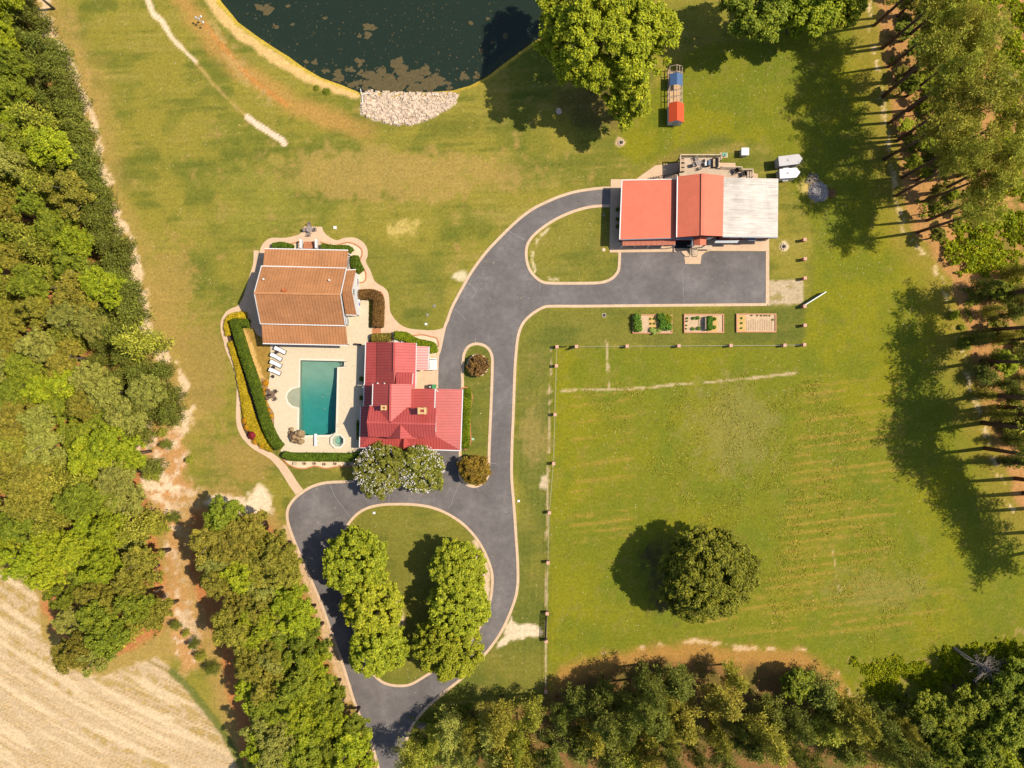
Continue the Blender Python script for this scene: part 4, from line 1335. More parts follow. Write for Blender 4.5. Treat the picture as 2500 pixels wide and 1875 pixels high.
# white canopy and grey hood over the right-hand doors
a = [ZW.w(1100, 872, 2.7), ZW.w(1310, 872, 2.7), ZW.w(1290, 896, 2.35), ZW.w(1084, 896, 2.35)]
MB(ws.location).add([tuple(p) for p in a] + [(p.x, p.y, p.z - .08) for p in a], [(3, 2, 1, 0), (4, 5, 6, 7), (0, 1, 5, 4), (1, 2, 6, 5), (2, 3, 7, 6), (3, 0, 4, 7)]).build("canopy", m_white, ws)
a, b_ = ZW.w(1390, 876, 2.6), ZW.w(1455, 855, 2.6)
MB(ws.location).box(a.x, a.y, 2.45, b_.x, b_.y, 2.6).build("hood", m_bluegrey, ws)
sy_ = gb[2][1] - 0.03
windows_along(ws, (W(1770, 0).x, sy_ + .1), (W(1890, 0).x, sy_ + .1), 2.0, 4, 1.1, 1.2)
door(ws, (W(1732, 0, 2).x, sy_), (1, 0), 0.6)
ly = inset([W(*p) for p in (LNW, LNE, LSE, LSW)], 0.35)
windows_along(ws, (ly[3][0], ly[3][1] - .03), (ly[2][0], ly[2][1] - .03), 1.6, 4, 1.0, 1.1)
windows_along(ws, (ly[0][0] - .03, ly[3][1]), (ly[0][0] - .03, ly[0][1]), 1.6, 3, 1.0, 1.1)
v = ZW.w(1565, 872, 2)
# steps at the entrance
st = thing("wooden_steps", "grey wooden steps leading down from the workshop entrance to the tan apron", "steps", ZW.w(897, 975))
off = st.location
m_wood = plain("weathered_deck_wood", C(222, 196, 168), 0.85, 0.12, 1.2, 0.1, fine=8)
a, b_ = ZW.w(872, 955, 0.9), ZW.w(1062, 918, 0.9)
MB(off).box(a.x, a.y, 0.85, b_.x, b_.y, 0.93).build("landing", m_wood, st)
for k in range(5):
    a, b_ = ZW.w(868, 1012 - 14 * k, 0.16 * (k + 1)), ZW.w(930, 1001 - 14 * k, 0.16 * (k + 1))
    MB(off).box(a.x, a.y, 0.16 * (k + 1) - 0.05, b_.x, b_.y, 0.16 * (k + 1)).build("tread", m_wood, st)
for x in (866, 932):
    mb = MB(off)
    a, b_ = ZW.w(x, 1010, 0.9), ZW.w(x, 945, 1.8)
    mb.beam(a, b_, 0.08)
    mb.cbox(a, 0.08, 0.08, 0, 0.9); mb.cbox(b_, 0.08, 0.08, 0, 1.8)
    mb.build("stair_rail", m_wood, st)

# ------------------------------------------------------------------ raised deck behind the workshop
DK = 2.2
dk = thing("raised_deck", "raised grey wooden deck with railings behind the orange-red workshop roof", "deck", W(1715, 410))
off = dk.location
m_dark = plain("dark_stained_wood", C(82, 62, 50), 0.8, 0.15, 2)
xs0, xs1 = 580, 1310
nb_ = 30
for k in range(nb_):        # boards of the wide part
    x = xs0 + (xs1 - xs0) * k / nb_
    a, b_ = W3.w(x, 560, DK), W3.w(x + (xs1 - xs0) / nb_ * 0.94, 165, DK)
    MB(off).box(a.x, a.y, DK - .05, b_.x, b_.y, DK).build("board", m_wood, dk)
for k in range(22):         # boards of the narrow part
    x = 1315 + 555 * k / 22
    y = 380 if x < 1650 else 420
    a, b_ = W3.w(x, 555, DK), W3.w(x + 555 / 22 * 0.94, y, DK)
    MB(off).box(a.x, a.y, DK - .05, b_.x, b_.y, DK).build("board", m_wood, dk)
def rail(pts, mat, h=1.0, hor=True):
    ps = [W3.w(x, y, DK) for x, y in pts]
    mb = MB(off)
    for p, q in zip(ps[:-1], ps[1:]):
        mb.beam(p + Vector((0, 0, h)), q + Vector((0, 0, h)), 0.16, 0.06)
        mb.beam(p + Vector((0, 0, h * .35)), q + Vector((0, 0, h * .35)), 0.05, 0.09)
        n_ = max(1, int((q - p).length / 1.9))
        for k in range(n_ + 1):
            c_ = p.lerp(q, k / n_)
            mb.cbox(c_, 0.1, 0.1, DK - .2, DK + h)
        n_ = max(1, int((q - p).length / 0.28))
        for k in range(n_ + 1):
            c_ = p.lerp(q, k / n_)
            mb.cbox(c_, 0.035, 0.035, DK, DK + h)
    mb.build("railing", mat, dk)
rail([(575, 460), (575, 165), (1308, 165), (1308, 250)], m_wood)
rail([(1310, 375), (1668, 384)], m_wood)
rail([(1672, 384), (1672, 424), (1868, 424), (1868, 550)], m_wood)
for x, y in ((590, 180), (820, 175), (1060, 175), (1300, 175), (590, 420), (1300, 390), (1480, 392), (1660, 392), (1860, 432), (1860, 540)):
    MB(off).cbox(W3.w(x, y, DK), 0.15, 0.15, 0, DK - .05).build("post", m_dark, dk)
# stair down to the west
for k in range(10):
    a, b_ = W3.w(560 - 26 * k, 565, DK - .2 * k), W3.w(560 - 26 * k - 22, 480, DK - .2 * k)
    MB(off).box(b_.x, a.y, DK - .2 * k - .25, a.x, b_.y, DK - .2 * k - .2).build("tread", m_wood, dk)
mb = MB(off)
mb.beam(W3.w(560, 470, DK + .9), W3.w(300, 500, 1.0), 0.08, 0.08)
mb.beam(W3.w(300, 500, 1.0), W3.w(20, 555, .95), 0.08, 0.08)
for k in range(12):
    t = k / 11
    p = W3.w(560 - 540 * t, 472 + 80 * t, 1.0)
    mb.cbox(p, 0.06, 0.06, 0, (DK + .9) * max(0.33, 1 - 2.2 * t))
mb.build("stair_rail", m_dark, dk)

# ------------------------------------------------------------------ vegetation
def quads_mesh(name, V, smooth=False):
    """V: (n, 4, 3) quads"""
    n = len(V)
    me = bpy.data.meshes.new(name)
    me.vertices.add(n * 4)
    me.vertices.foreach_set("co", V.reshape(-1).astype(np.float32))
    me.loops.add(n * 4)
    me.loops.foreach_set("vertex_index", np.arange(n * 4, dtype=np.int32))
    me.polygons.add(n)
    me.polygons.foreach_set("loop_start", np.arange(0, n * 4, 4, dtype=np.int32))
    me.polygons.foreach_set("loop_total", np.full(n, 4, np.int32))
    me.update()
    return me


def nrmz(a):
    return a / (np.linalg.norm(a, axis=-1, keepdims=True) + 1e-9)


def leaves(rs, P, Nn, L, Wd, jit=0.3):
    """leaf-shaped quads at P with normals Nn"""
    n = len(P)
    t = nrmz(np.cross(Nn, rs.randn(n, 3)))
    b = np.cross(Nn, t)
    l = (L * (1 + jit * rs.randn(n)).clip(0.5, 1.6))[:, None]
    w = (Wd * (1 + jit * rs.randn(n)).clip(0.5, 1.6))[:, None]
    fold = Nn * (0.18 * w)
    return np.stack([P - t * l * 0.5, P + b * w * 0.5 + fold - t * l * 0.05, P + t * l * 0.5, P - b * w * 0.5 + fold - t * l * 0.05], 1)


def shell(rs, c, r, n, inner=0.5, zmin=-0.5):
    d = nrmz(rs.randn(int(n * 1.6) + 4, 3))
    d = d[d[:, 2] > zmin][:n]
    k = (inner + (1 - inner) * rs.rand(len(d)) ** 0.6)[:, None]
    return np.asarray(c) + d * k * np.asarray(r), d


def crown_from_lobes(rs, lobes, dens, L, Wd, up=0.85, rnd=0.7, zmin=-0.45):
    out = []
    for (cx, cy, cz, r, rz) in lobes:
        n = max(12, int(dens * r * r))
        d = rs.randn(n, 3).clip(-2, 2)
        P = np.array([cx, cy, cz]) + d * np.array([r, r, rz]) * 0.44
        d = nrmz(d)
        Nn = nrmz(d * 0.55 + np.array([0, 0, up]) + rnd * rs.randn(len(d), 3) * 0.6)
        out.append(leaves(rs, P, Nn, L, Wd))
    return np.concatenate(out)


def limb_mesh(name, trunk_pts, trunk_r, limbs):
    mb = MB()
    mb.tube(trunk_pts, trunk_r, 8)
    for pts, rad in limbs:
        mb.tube(pts, rad, 5)
    me = bpy.data.meshes.new(name)
    me.from_pydata(mb.v, [], mb.f)
    me.update()
    for p in me.polygons:
        p.use_smooth = True
    return me


def proto_broadleaf(seed, Rr, H, cr, nl, lr, dens, L, Wd, irr=0.12, low=0.30, big=None):
    """Rr crown radius, H height, cr crown vertical half-height; nl leaf sprays of radius lr over an uneven crown surface"""
    rs = np.random.RandomState(seed)
    cz = H - cr
    K = rs.randn(7, 3) * np.array([2.2, 2.2, 1.6])
    ph = rs.uniform(0, 6.28, 7)
    K2 = rs.randn(6, 3) * 5.0
    ph2 = rs.uniform(0, 6.28, 6)

    def bulge(d):
        return 1 + irr * (np.cos(K @ d + ph).sum() / 2.6) + irr * .8 * (np.cos(K2 @ d + ph2).sum() / 2.4)

    lobes = []
    ga = math.pi * (3 - math.sqrt(5))
    if big:          # limbs carrying separate leafy heads with dark gaps between them
        nb, rb = big
        per = max(6, nl // nb)
        for i in range(nb):
            zt = 1 - (i + 0.5) / nb * (1 + low)
            rad = math.sqrt(max(0, 1 - zt * zt))
            th = ga * i + rs.uniform(-.35, .35)
            R_ = rb * rs.uniform(.65, 1.3)
            d0 = np.array([rad * math.cos(th), rad * math.sin(th), zt])
            f = bulge(d0) * rs.uniform(.82, 1.06)
            c_ = np.array([(Rr - R_) * d0[0] * f, (Rr - R_) * d0[1] * f, cz + (cr - R_ * .7) * d0[2] * f + rs.uniform(-.12, .12) * cr])
            el = rs.uniform(.75, 1.3)
            an = rs.uniform(0, 3.14)
            for j in range(int(per * (R_ / rb) ** 2) + 3):
                d = nrmz(rs.randn(3) + np.array([0, 0, .55]))
                q = R_ * rs.uniform(.72, 1.1)
                u_, v_ = d[0] * el, d[1] / el
                r_ = lr * rs.uniform(.6, 1.4)
                lobes.append((c_[0] + q * (u_ * math.cos(an) - v_ * math.sin(an)), c_[1] + q * (u_ * math.sin(an) + v_ * math.cos(an)), c_[2] + q * .8 * d[2], r_, r_ * .7))
    for i in range(0 if big else nl):
        zt = 1 - (i + 0.5) / nl * (1 + low)
        rad = math.sqrt(max(0, 1 - zt * zt))
        th = ga * i + rs.uniform(-.5, .5)
        d = np.array([rad * math.cos(th), rad * math.sin(th), zt])
        f = bulge(d) * (rs.uniform(0.90, 1.04) if rs.rand() < .82 else rs.uniform(.55, .9))
        r_ = lr * rs.uniform(0.6, 1.5)
        lobes.append(((Rr - r_ * .6) * d[0] * f, (Rr - r_ * .6) * d[1] * f, cz + (cr - r_ * 0.5) * d[2] * f, r_, r_ * 0.6))
    for i in range(nl // (12 if big else 5)):
        lobes.append((rs.normal(0, Rr * .35), rs.normal(0, Rr * .35), cz + rs.uniform(-.3, .4) * cr, lr * 1.3, lr))
    V = crown_from_lobes(rs, lobes, dens, L, Wd)
    tr = 0.022 * H + 0.05
    pts = [(0, 0, -0.2), (rs.normal(0, .1), rs.normal(0, .1), cz * 0.5), (rs.normal(0, .25), rs.normal(0, .25), cz + cr * .3)]
    limbs = []
    for k in range(0, len(lobes), max(2, len(lobes) // 16)):
        l = lobes[k]
        s = Vector(pts[1]).lerp(Vector(pts[2]), rs.uniform(0.1, 0.9))
        m = s.lerp(Vector(l[:3]), 0.5) + Vector((0, 0, 0.25))
        limbs.append(([s, m, Vector(l[:3])], [tr * .45, tr * .28, tr * .1]))
    return limb_mesh("trunk", pts, [tr * 1.25, tr, tr * .5], limbs), quads_mesh("crown", V)


def proto_pine(seed, Rr, H, base, n_br, tuft, per, needle, taper=0.55, droop=0.0):
    """conifer: whorled branches from base to H carrying needle tufts"""
    rs = np.random.RandomState(seed)
    tufts = []
    limbs = []
    tr = 0.009 * H + 0.06
    lean = rs.normal(0, 0.02, 2) * H
    for i in range(n_br):
        t = (i + rs.rand()) / n_br
        z = base + (H - base) * t
        rad = Rr * ((1 - t) ** taper if taper > 0 else math.sin(math.pi * (0.18 + 0.74 * t)) ** 0.8) * rs.uniform(0.6, 1.12)
        rad = max(rad, 0.25 * Rr * (1 - t) + 0.15)
        th = rs.uniform(0, 2 * math.pi)
        ax, ay = lean * (z / H)
        end = np.array([ax + rad * math.cos(th), ay + rad * math.sin(th), z + rad * rs.uniform(0.0, 0.45) - droop * rad])
        st = np.array([ax, ay, z])
        limbs.append(([Vector(st), Vector((st + end) / 2 + [0, 0, -.05]), Vector(end)], [tr * .28 * (1.1 - t), tr * .2 * (1.1 - t), 0.02]))
        k = max(2, int(rad / (tuft * 0.75)))
        for j in range(k):
            f = (j + 1) / k
            c = st + (end - st) * f + rs.normal(0, tuft * 0.35, 3)
            tufts.append((c, tuft * rs.uniform(0.7, 1.2)))
    out = []
    for c, r in tufts:
        d = nrmz(rs.randn(per, 3) + np.array([0, 0, 0.45]))
        P0 = c + d * r * rs.uniform(0.1, 0.75, (per, 1))
        side = nrmz(np.cross(d, rs.randn(per, 3))) * needle[1] * 0.5
        tip = d * (needle[0] * rs.uniform(0.6, 1.2, (per, 1)))
        out.append(np.stack([P0 - side * 0.5, P0 + tip * .6 - side, P0 + tip, P0 + tip * .6 + side], 1))
    V = np.concatenate(out)
    pts = [(0, 0, -.2), (lean[0] * .5, lean[1] * .5, H * .5), (lean[0], lean[1], H * .97)]
    return limb_mesh("trunk", pts, [tr * 1.2, tr * .85, 0.05], limbs), quads_mesh("crown", V)


m_bark = plain("pine_bark", C(120, 92, 74), 0.95, 0.3, 6, 0.1)
m_bark2 = plain("grey_bark", C(128, 112, 98), 0.95, 0.3, 6, 0.1)


def plant_tree(name, proto, mats, pos, scale, rz, label, cat="tree", group=None):
    o = thing(name, label, cat, pos, group, rz)
    o.scale = scale
    link("trunk", proto[0], o, mats[0])
    link("crown", proto[1], o, mats[1])
    return o


# leaf colours
L_PINE = leafmat("pine_needles_dark", C(124, 134, 66), C(82, 94, 44), 0.22)
L_PINE2 = leafmat("pine_needles_mid", C(172, 176, 84), C(122, 132, 56), 0.3)
L_PINE3 = leafmat("pine_needles_olive", C(168, 166, 80), C(120, 122, 54), 0.3)
L_PINE4 = leafmat("pine_needles_blue", C(176, 182, 112), C(130, 144, 78), 0.3)
L_BRIGHT = leafmat("leaves_bright", C(150, 160, 44), C(102, 120, 30), 0.22, 0.5)
L_MID = leafmat("leaves_mid", C(128, 138, 48), C(84, 100, 32), 0.22, 0.5)
L_OLIVE = leafmat("leaves_olive", C(140, 136, 60), C(96, 98, 42), 0.22, 0.5)
L_GREY = leafmat("leaves_grey_green", C(142, 146, 82), C(100, 108, 56), 0.22, 0.5)
L_PECAN = leafmat("leaves_pecan", C(156, 164, 46), C(106, 120, 30), 0.25, 0.5)
L_ISLE = leafmat("leaves_island", C(160, 168, 54), C(110, 124, 38), 0.27, 0.5)
L_OAK = leafmat("leaves_oak", C(130, 134, 48), C(84, 92, 32), 0.2, 0.5)
L_MYRTLE = leafmat("leaves_myrtle", C(146, 148, 72), C(94, 106, 46), 0.3, 0.5)
L_HEDGE = leafmat("leaves_hedge", C(92, 112, 34), C(60, 80, 22), 0.25)
L_HEDGE2 = leafmat("leaves_hedge_bright", C(122, 140, 26), C(78, 98, 18), 0.3)
L_BROWN = leafmat("leaves_purple_brown", C(122, 92, 62), C(84, 62, 44), 0.2)
L_BROWN2 = leafmat("leaves_brown_green", C(126, 116, 58), C(88, 80, 42), 0.2)
L_YELLOW = leafmat("leaves_yellow", C(178, 164, 48), C(140, 126, 30), 0.25, 0.7)
L_ORANGE = leafmat("leaves_orange_yellow", C(186, 148, 44), C(150, 112, 30), 0.25, 0.7)
L_VEG = leafmat("leaves_vegetable", C(110, 146, 62), C(68, 104, 36), 0.35)
L_VEG2 = leafmat("leaves_pale_vegetable", C(170, 184, 120), C(120, 144, 84), 0.35)
L_WEED = leafmat("weeds_bright", C(158, 166, 30), C(106, 124, 22), 0.4)

rnd = random.Random(11)
P_EDGE = [proto_pine(100 + k, 2.5, 7.5, 0.8, 64, 0.55, 15, (0.50, 0.13), 0.5) for k in range(5)]
P_BROAD = [proto_broadleaf(200 + k, 3.5, 10.5, 3.3, 190, 0.46, 300, 0.30, 0.18, irr=.14, big=(13, 1.15)) for k in range(7)]
P_TALL = [proto_pine(300 + k, 3.4, 21.5, 13.0, 32, 0.66, 28, (0.56, 0.12), -1) for k in range(5)]
P_BOT = [proto_pine(400 + k, 2.9, 14.5, 4.5, 50, 0.58, 36, (0.42, 0.12), 0.75) for k in range(6)]

used_pts = []


def base_of(px, py, hc):
    p = W(px, py, hc)
    return Vector((p.x, p.y, 0.0))


def poisson(poly, gap, seed, tries=4000, avoid=(), agap=0.8):
    rg = random.Random(seed)
    xs = [p[0] for p in poly]; ys = [p[1] for p in poly]
    x0, x1, y0, y1 = max(-60, min(xs)), min(2560, max(xs)), max(-60, min(ys)), min(1935, max(ys))
    cand = np.array([(rg.uniform(x0, x1), rg.uniform(y0, y1)) for _ in range(tries)])
    ok = inside(cand[:, 0], cand[:, 1], poly)
    out = []
    for c in cand[ok]:
        if all((c[0] - o[0]) ** 2 + (c[1] - o[1]) ** 2 > gap * gap for o in out) and all((c[0] - o[0]) ** 2 + (c[1] - o[1]) ** 2 > (gap * agap) ** 2 for o in avoid):
            out.append((float(c[0]), float(c[1])))
    return out


# --- left wood: a row of dark pines along the lawn, broadleaf behind
EDGE = [(93, 51, 31), (51, 17, 34), (28, 60, 36), (121, 124, 37), (70, 108, 34), (22, 125, 34), (141, 158, 33), (158, 203, 35), (102, 165, 34), (170, 243, 35), (79, 215, 34), (181, 283, 35), (125, 262, 33),
        (192, 317, 34), (140, 318, 32), (209, 382, 37), (200, 350, 30), (220, 424, 38), (172, 424, 34), (238, 470, 30), (246, 511, 36), (198, 515, 33), (249, 548, 36), (283, 605, 36), (291, 640, 36), (249, 590, 33),
        (236, 662, 29), (290, 681, 33), (311, 718, 37), (325, 760, 38), (268, 752, 35), (297, 803, 38), (262, 840, 36), (250, 880, 28), (319, 876, 34), (396, 904, 28), (350, 908, 35), (295, 921, 34), (404, 962, 36), (418, 1008, 33),
        (360, 1004, 36), (345, 1055, 33), (308, 975, 30)]
EDGE.sort(key=lambda e: e[1])
for i, (x, y, r) in enumerate(EDGE):
    H = r * S * 3.0 * rnd.uniform(0.92, 1.12)
    s = r * S / 2.5
    plant_tree("pine_tree", P_EDGE[i % 5], (m_bark, L_PINE), base_of(x, y, H * .45), (s, s, H / 7.5), rnd.uniform(0, 6.3),
               "dark green pine on the left wood's edge, %s from the top" % ordw(i + 1), group="dark pines along the left lawn's edge")
SMALL = [(376, 1138, 27), (407, 1085, 14), (399, 1054, 12), (465, 1122, 11), (427, 1263, 16), (393, 1294, 19), (376, 1156, 20), (432, 1524, 14), (477, 1570, 15), (490, 1600, 15), (520, 1630, 18), (455, 1545, 10)]
SMALL.sort(key=lambda e: e[1])
for i, (x, y, r) in enumerate(SMALL):
    s = r * S / 2.5
    plant_tree("young_pine", P_EDGE[(i * 3 + 1) % 5], (m_bark, L_PINE if i % 2 else L_PINE2), base_of(x, y, r * S), (s, s, s * .9), rnd.uniform(0, 6.3),
               "small round evergreen on the sandy strip, %s from the top" % ordw(i + 1), "tree", "small evergreens on the sandy strip")
inner = [p for p in poisson(LEFTWOOD, 50, 21, 7000, [(e[0], e[1]) for e in EDGE], 0.78) if sdist(np.array([p[0]]), np.array([p[1]]), LEFTWOOD)[0] > (30 if 1040 < p[1] < 1450 else 18 if p[1] > 1450 else 4)]
cls = {"bright green": L_BRIGHT, "mid green": L_MID, "olive": L_OLIVE, "grey-green": L_GREY, "feathery dark green": L_PINE2}
names = list(cls)
nn = fbm(77, np.array([p[0] for p in inner]), np.array([p[1] for p in inner]), 120, octv=2)
groups = {n: [] for n in names}
for p, v in zip(inner, nn):
    k = v + rnd.uniform(-.16, .16)
    n = "bright green" if k > .60 else "mid green" if k > .46 else "olive" if k > .38 else "grey-green" if k > .30 else "feathery dark green"
    if p[1] < 640 and p[0] > 60 and rnd.random() < .3:
        n = "feathery dark green"
    groups[n].append(p)
for n in names:
    groups[n].sort(key=lambda p: p[1])
    for i, (x, y) in enumerate(groups[n]):
        r = rnd.uniform(32, 52)
        H = rnd.uniform(7.5, 13.5)
        s = r * S / 3.5
        if n == "feathery dark green":
            s = r * S * .9 / 2.5
            plant_tree("pine_tree", P_EDGE[i % 5], (m_bark, cls[n]), base_of(x, y, H * .5), (s, s, H / 7.5), rnd.uniform(0, 6.3),
                       "feathery green pine inside the left wood, %s of these from the top" % ordw(i + 1), group="trees inside the left wood")
            continue
        plant_tree("broadleaf_tree", P_BROAD[rnd.randrange(7)], (m_bark2, cls[n]), base_of(x, y, H * .68), (s, s, H / 10.5), rnd.uniform(0, 6.3),
                   "%s leafy tree inside the left wood, %s of its colour from the top" % (n, ordw(i + 1)), group="trees inside the left wood")

# --- clump between field and drive
WOOD2C = [(515, 1265), (560, 1245), (630, 1290), (670, 1340), (700, 1400), (730, 1460), (745, 1530), (770, 1600), (800, 1680), (850, 1740), (870, 1850), (880, 1935),
          (640, 1935), (640, 1800), (625, 1700), (600, 1600), (560, 1500), (515, 1400)]
c2 = poisson(WOOD2C, 42, 31, 6000)
c2.sort(key=lambda p: p[1])
cnt = {}
for i, (x, y) in enumerate(c2):
    n = rnd.choice(["bright green", "mid green", "olive", "olive", "grey-green", "grey-green"]) if x < 700 else rnd.choice(["bright green", "mid green"])
    cnt[n] = cnt.get(n, 0) + 1
    r = rnd.uniform(38, 52); H = rnd.uniform(9, 12); s = r * S / 3.5
    plant_tree("broadleaf_tree", P_BROAD[rnd.randrange(7)], (m_bark2, cls[n]), base_of(x, y, H * .68), (s, s, H / 10.5), rnd.uniform(0, 6.3),
               "%s tree between field and drive, %s of its colour from the top" % (n, ordw(cnt[n])), group="trees of the clump beside the field")

# --- bottom wood
BW = [(1055, 1755), (1130, 1725), (1240, 1695), (1330, 1692), (1420, 1660), (1560, 1630), (1660, 1616), (1780, 1626), (1880, 1660), (2000, 1670), (2080, 1710), (2200, 1720), (2240, 1780), (2240, 1815), (1000, 1815), (1010, 1790)]
BW = [(x, y - 12) for x, y in BW]
b2 = [p for p in poisson(BW, 42, 41, 8000) if fbm(55, np.array([p[0]]), np.array([p[1]]), 70, octv=2)[0] > .30]
b2.sort(key=lambda p: p[0])
kinds = {"pale green": L_PINE4, "mid green": L_PINE2, "olive green": L_PINE3, "dark green": L_PINE}
cnt = {}
for i, (x, y) in enumerate(b2):
    n = "pale green" if x < 1250 and rnd.random() < .7 else rnd.choice(["mid green", "olive green", "dark green", "dark green"])
    cnt[n] = cnt.get(n, 0) + 1
    H = rnd.uniform(8, 17); r = rnd.uniform(1.7, 3.9); s = r / 2.9
    b_ = W(x, y)
    plant_tree("pine_tree", P_BOT[rnd.randrange(6)], (m_bark, kinds[n]), (b_.x, b_.y, 0), (s, s, H / 14.5), rnd.uniform(0, 6.3),
               "tall %s pine in the bottom wood, %s of its colour from the left" % (n, ordw(cnt[n])), group="pines of the bottom wood")
b3 = poisson([(2215, 1690), (2330, 1650), (2420, 1610), (2540, 1590), (2560, 1830), (2215, 1830)], 46, 43, 3000)
b3.sort(key=lambda p: p[0])
for i, (x, y) in enumerate(b3):
    H = rnd.uniform(8, 12); r = rnd.uniform(2.6, 3.8); s = r / 3.5
    b_ = W(x, y)
    plant_tree("broadleaf_tree", P_BROAD[rnd.randrange(7)], (m_bark2, L_BRIGHT if rnd.random() < .25 else L_MID), (b_.x, b_.y, 0), (s, s, H / 10.5), rnd.uniform(0, 6.3),
               "leafy green tree in the bottom right corner, %s counting from the left" % ordw(i + 1), group="leafy trees in the bottom right corner")

# --- tall pines on the right
TALL = [(2128, 62), (2185, 40), (2148, 118), (2196, 100), (2164, 163), (2212, 148), (2184, 198), (2150, 235), (2206, 236), (2214, 270), (2165, 300), (2184, 344), (2212, 352), (2152, 388), (2186, 392), (2225, 402),
        (2196, 434), (2232, 440), (2180, 478), (2246, 492), (2214, 520), (2258, 538), (2234, 567), (2332, 430), (2250, 330), (2140, 190), (2235, 190), (2280, 470), (2295, 380)]
TALL2 = [(2486, 722), (2470, 806), (2498, 832), (2462, 882), (2492, 902), (2468, 962), (2496, 992), (2464, 1032), (2490, 1062), (2470, 1094), (2504, 1126), (2545, 1168), (2566, 1204), (2592, 1240), (2582, 1268), (2624, 1296), (2646, 1334), (2500, 1010)]
TALL = [(x + 6, y) for x, y in TALL if (x, y) not in ((2140, 190), (2212, 148), (2186, 392), (2225, 402), (2214, 520))]
TALL.sort(key=lambda p: p[1])
for i, (x, y) in enumerate(TALL):
    H = rnd.uniform(19, 22.5); r = rnd.uniform(2.6, 3.5); b_ = W(x, y)
    plant_tree("tall_pine", P_TALL[i % 5], (m_bark, L_PINE2 if i % 3 else L_PINE3), (b_.x, b_.y, 0), (r / 3.4, r / 3.4, H / 21.5), rnd.uniform(0, 6.3),
               "tall bare-trunked pine in the upper right wood, %s from the top" % ordw(i + 1), group="tall pines at upper right")
TALL2 = [(x - 66, y) for i, (x, y) in enumerate(TALL2) if i not in (4, 8, 14)]
TALL2.sort(key=lambda p: p[1])
for i, (x, y) in enumerate(TALL2):
    H = rnd.uniform(18, 21.5); r = rnd.uniform(3.9, 4.8); b_ = W(x, y)
    plant_tree("tall_pine", P_TALL[(i + 2) % 5], (m_bark, L_PINE2), (b_.x, b_.y, 0), (r / 3.4, r / 3.4, H / 21.5), rnd.uniform(0, 6.3),
               "tall pine at the right edge shading the pasture, %s from the top" % ordw(i + 1), group="tall pines beyond the right edge")

UNDER = poisson([(2175, -20), (2330, -20), (2360, 200), (2370, 420), (2330, 580), (2260, 600), (2235, 520), (2195, 380), (2180, 180)], 38, 45, 4000) + poisson([(2390, 690), (2520, 700), (2530, 1080), (2450, 1020), (2410, 860)], 80, 46, 3000)
UNDER.sort(key=lambda p: p[1])
for i, (x, y) in enumerate(UNDER):
    H = rnd.uniform(2.2, 6.5); r = rnd.uniform(0.8, 2.1); s = r / 3.5; b_ = W(x, y)
    plant_tree("understory_tree", P_BROAD[rnd.randrange(7)], (m_bark2, (L_MID, L_BRIGHT, L_OLIVE)[i % 3]), (b_.x, b_.y, 0), (s, s, H / 10.5), rnd.uniform(0, 6.3),
               "low leafy tree at the feet of the right-hand pines, %s from the top" % ordw(i + 1), group="low trees under the right-hand pines")

EDGE2 = poisson([(2400, 660), (2540, 640), (2550, 1180), (2470, 1120), (2430, 960), (2405, 820)], 50, 47, 4000)
EDGE2.sort(key=lambda p: p[1])
for i, (x, y) in enumerate(EDGE2):
    H = rnd.uniform(3.5, 8); r = rnd.uniform(1.1, 2.2); b_ = W(x, y, 4)
    plant_tree("young_pine", P_EDGE[i % 5], (m_bark, (L_PINE, L_PINE3)[i % 2]), (b_.x, b_.y, 0), (r / 2.5, r / 2.5, H / 7.5), rnd.uniform(0, 6.3),
               "dark young pine along the right edge of the pasture, %s from the top" % ordw(i + 1), group="young pines along the right edge")

# --- specimen trees
def specimen(name, seed, px, py, rpx, H, crf, nl, lr, dens, L, Wd, mat, label, sq=(1, 1), low=0.3, irr=0.12, big=None):
    Rr = rpx * S * (1 - H * .62 / CAMH)
    pr = proto_broadleaf(seed, Rr, H, H * crf, nl, lr, dens, L, Wd, low=low, irr=irr, big=big)
    return plant_tree(name, pr, (m_bark2, mat), base_of(px, py, H * .62), (sq[0], sq[1], 1), 0, label)


specimen("pecan_tree", 501, 1474, 74, 178, 19, 0.42, 900, 0.62, 260, 0.38, 0.22, L_PECAN, "huge yellow-green spreading tree beside the pond's right bank", irr=.16, big=(40, 2.3))
specimen("pecan_tree", 508, 1530, 240, 58, 13, 0.36, 170, 0.58, 260, 0.38, 0.22, L_PECAN, "yellow-green lower tree crown hanging down from the huge tree by the pond", (1, 1.2), big=(9, 1.7))
specimen("shade_tree", 502, 1850, 15, 95, 14, 0.38, 330, 0.55, 260, 0.38, 0.22, L_MID, "broad green tree at the top edge right of the pond's big tree", big=(20, 1.7))
specimen("shade_tree", 503, 1970, 20, 80, 12, 0.38, 190, 0.7, 260, 0.42, 0.26, L_BRIGHT, "bright green tree at the top edge next to the pine wood", big=(16, 1.5))
specimen("shade_tree", 504, 2060, -5, 60, 11, 0.38, 130, 0.6, 280, 0.42, 0.26, L_BRIGHT, "smaller bright tree at the top edge, right end of the leafy row")
specimen("oak_tree", 505, 1727, 1408, 113, 13.5, 0.44, 420, 0.62, 300, 0.38, 0.2, L_OAK, "round dark oak standing alone in the right-hand pasture", low=0.55)
isl = [(862, 1374, 79, 10.5, "rounded bright tree at the top of the island's left row"), (908, 1478, 72, 9.5, "bright tree in the middle of the island's left row"), (918, 1580, 72, 9.0, "bright tree at the bottom of the island's left row"),
       (1116, 1388, 69, 9.5, "yellow-green tree at the top of the island's right row"), (1124, 1482, 74, 9.5, "yellow-green tree in the middle of the island's right row"), (1096, 1584, 80, 9.0, "yellow-green tree at the bottom of the island's right row")]
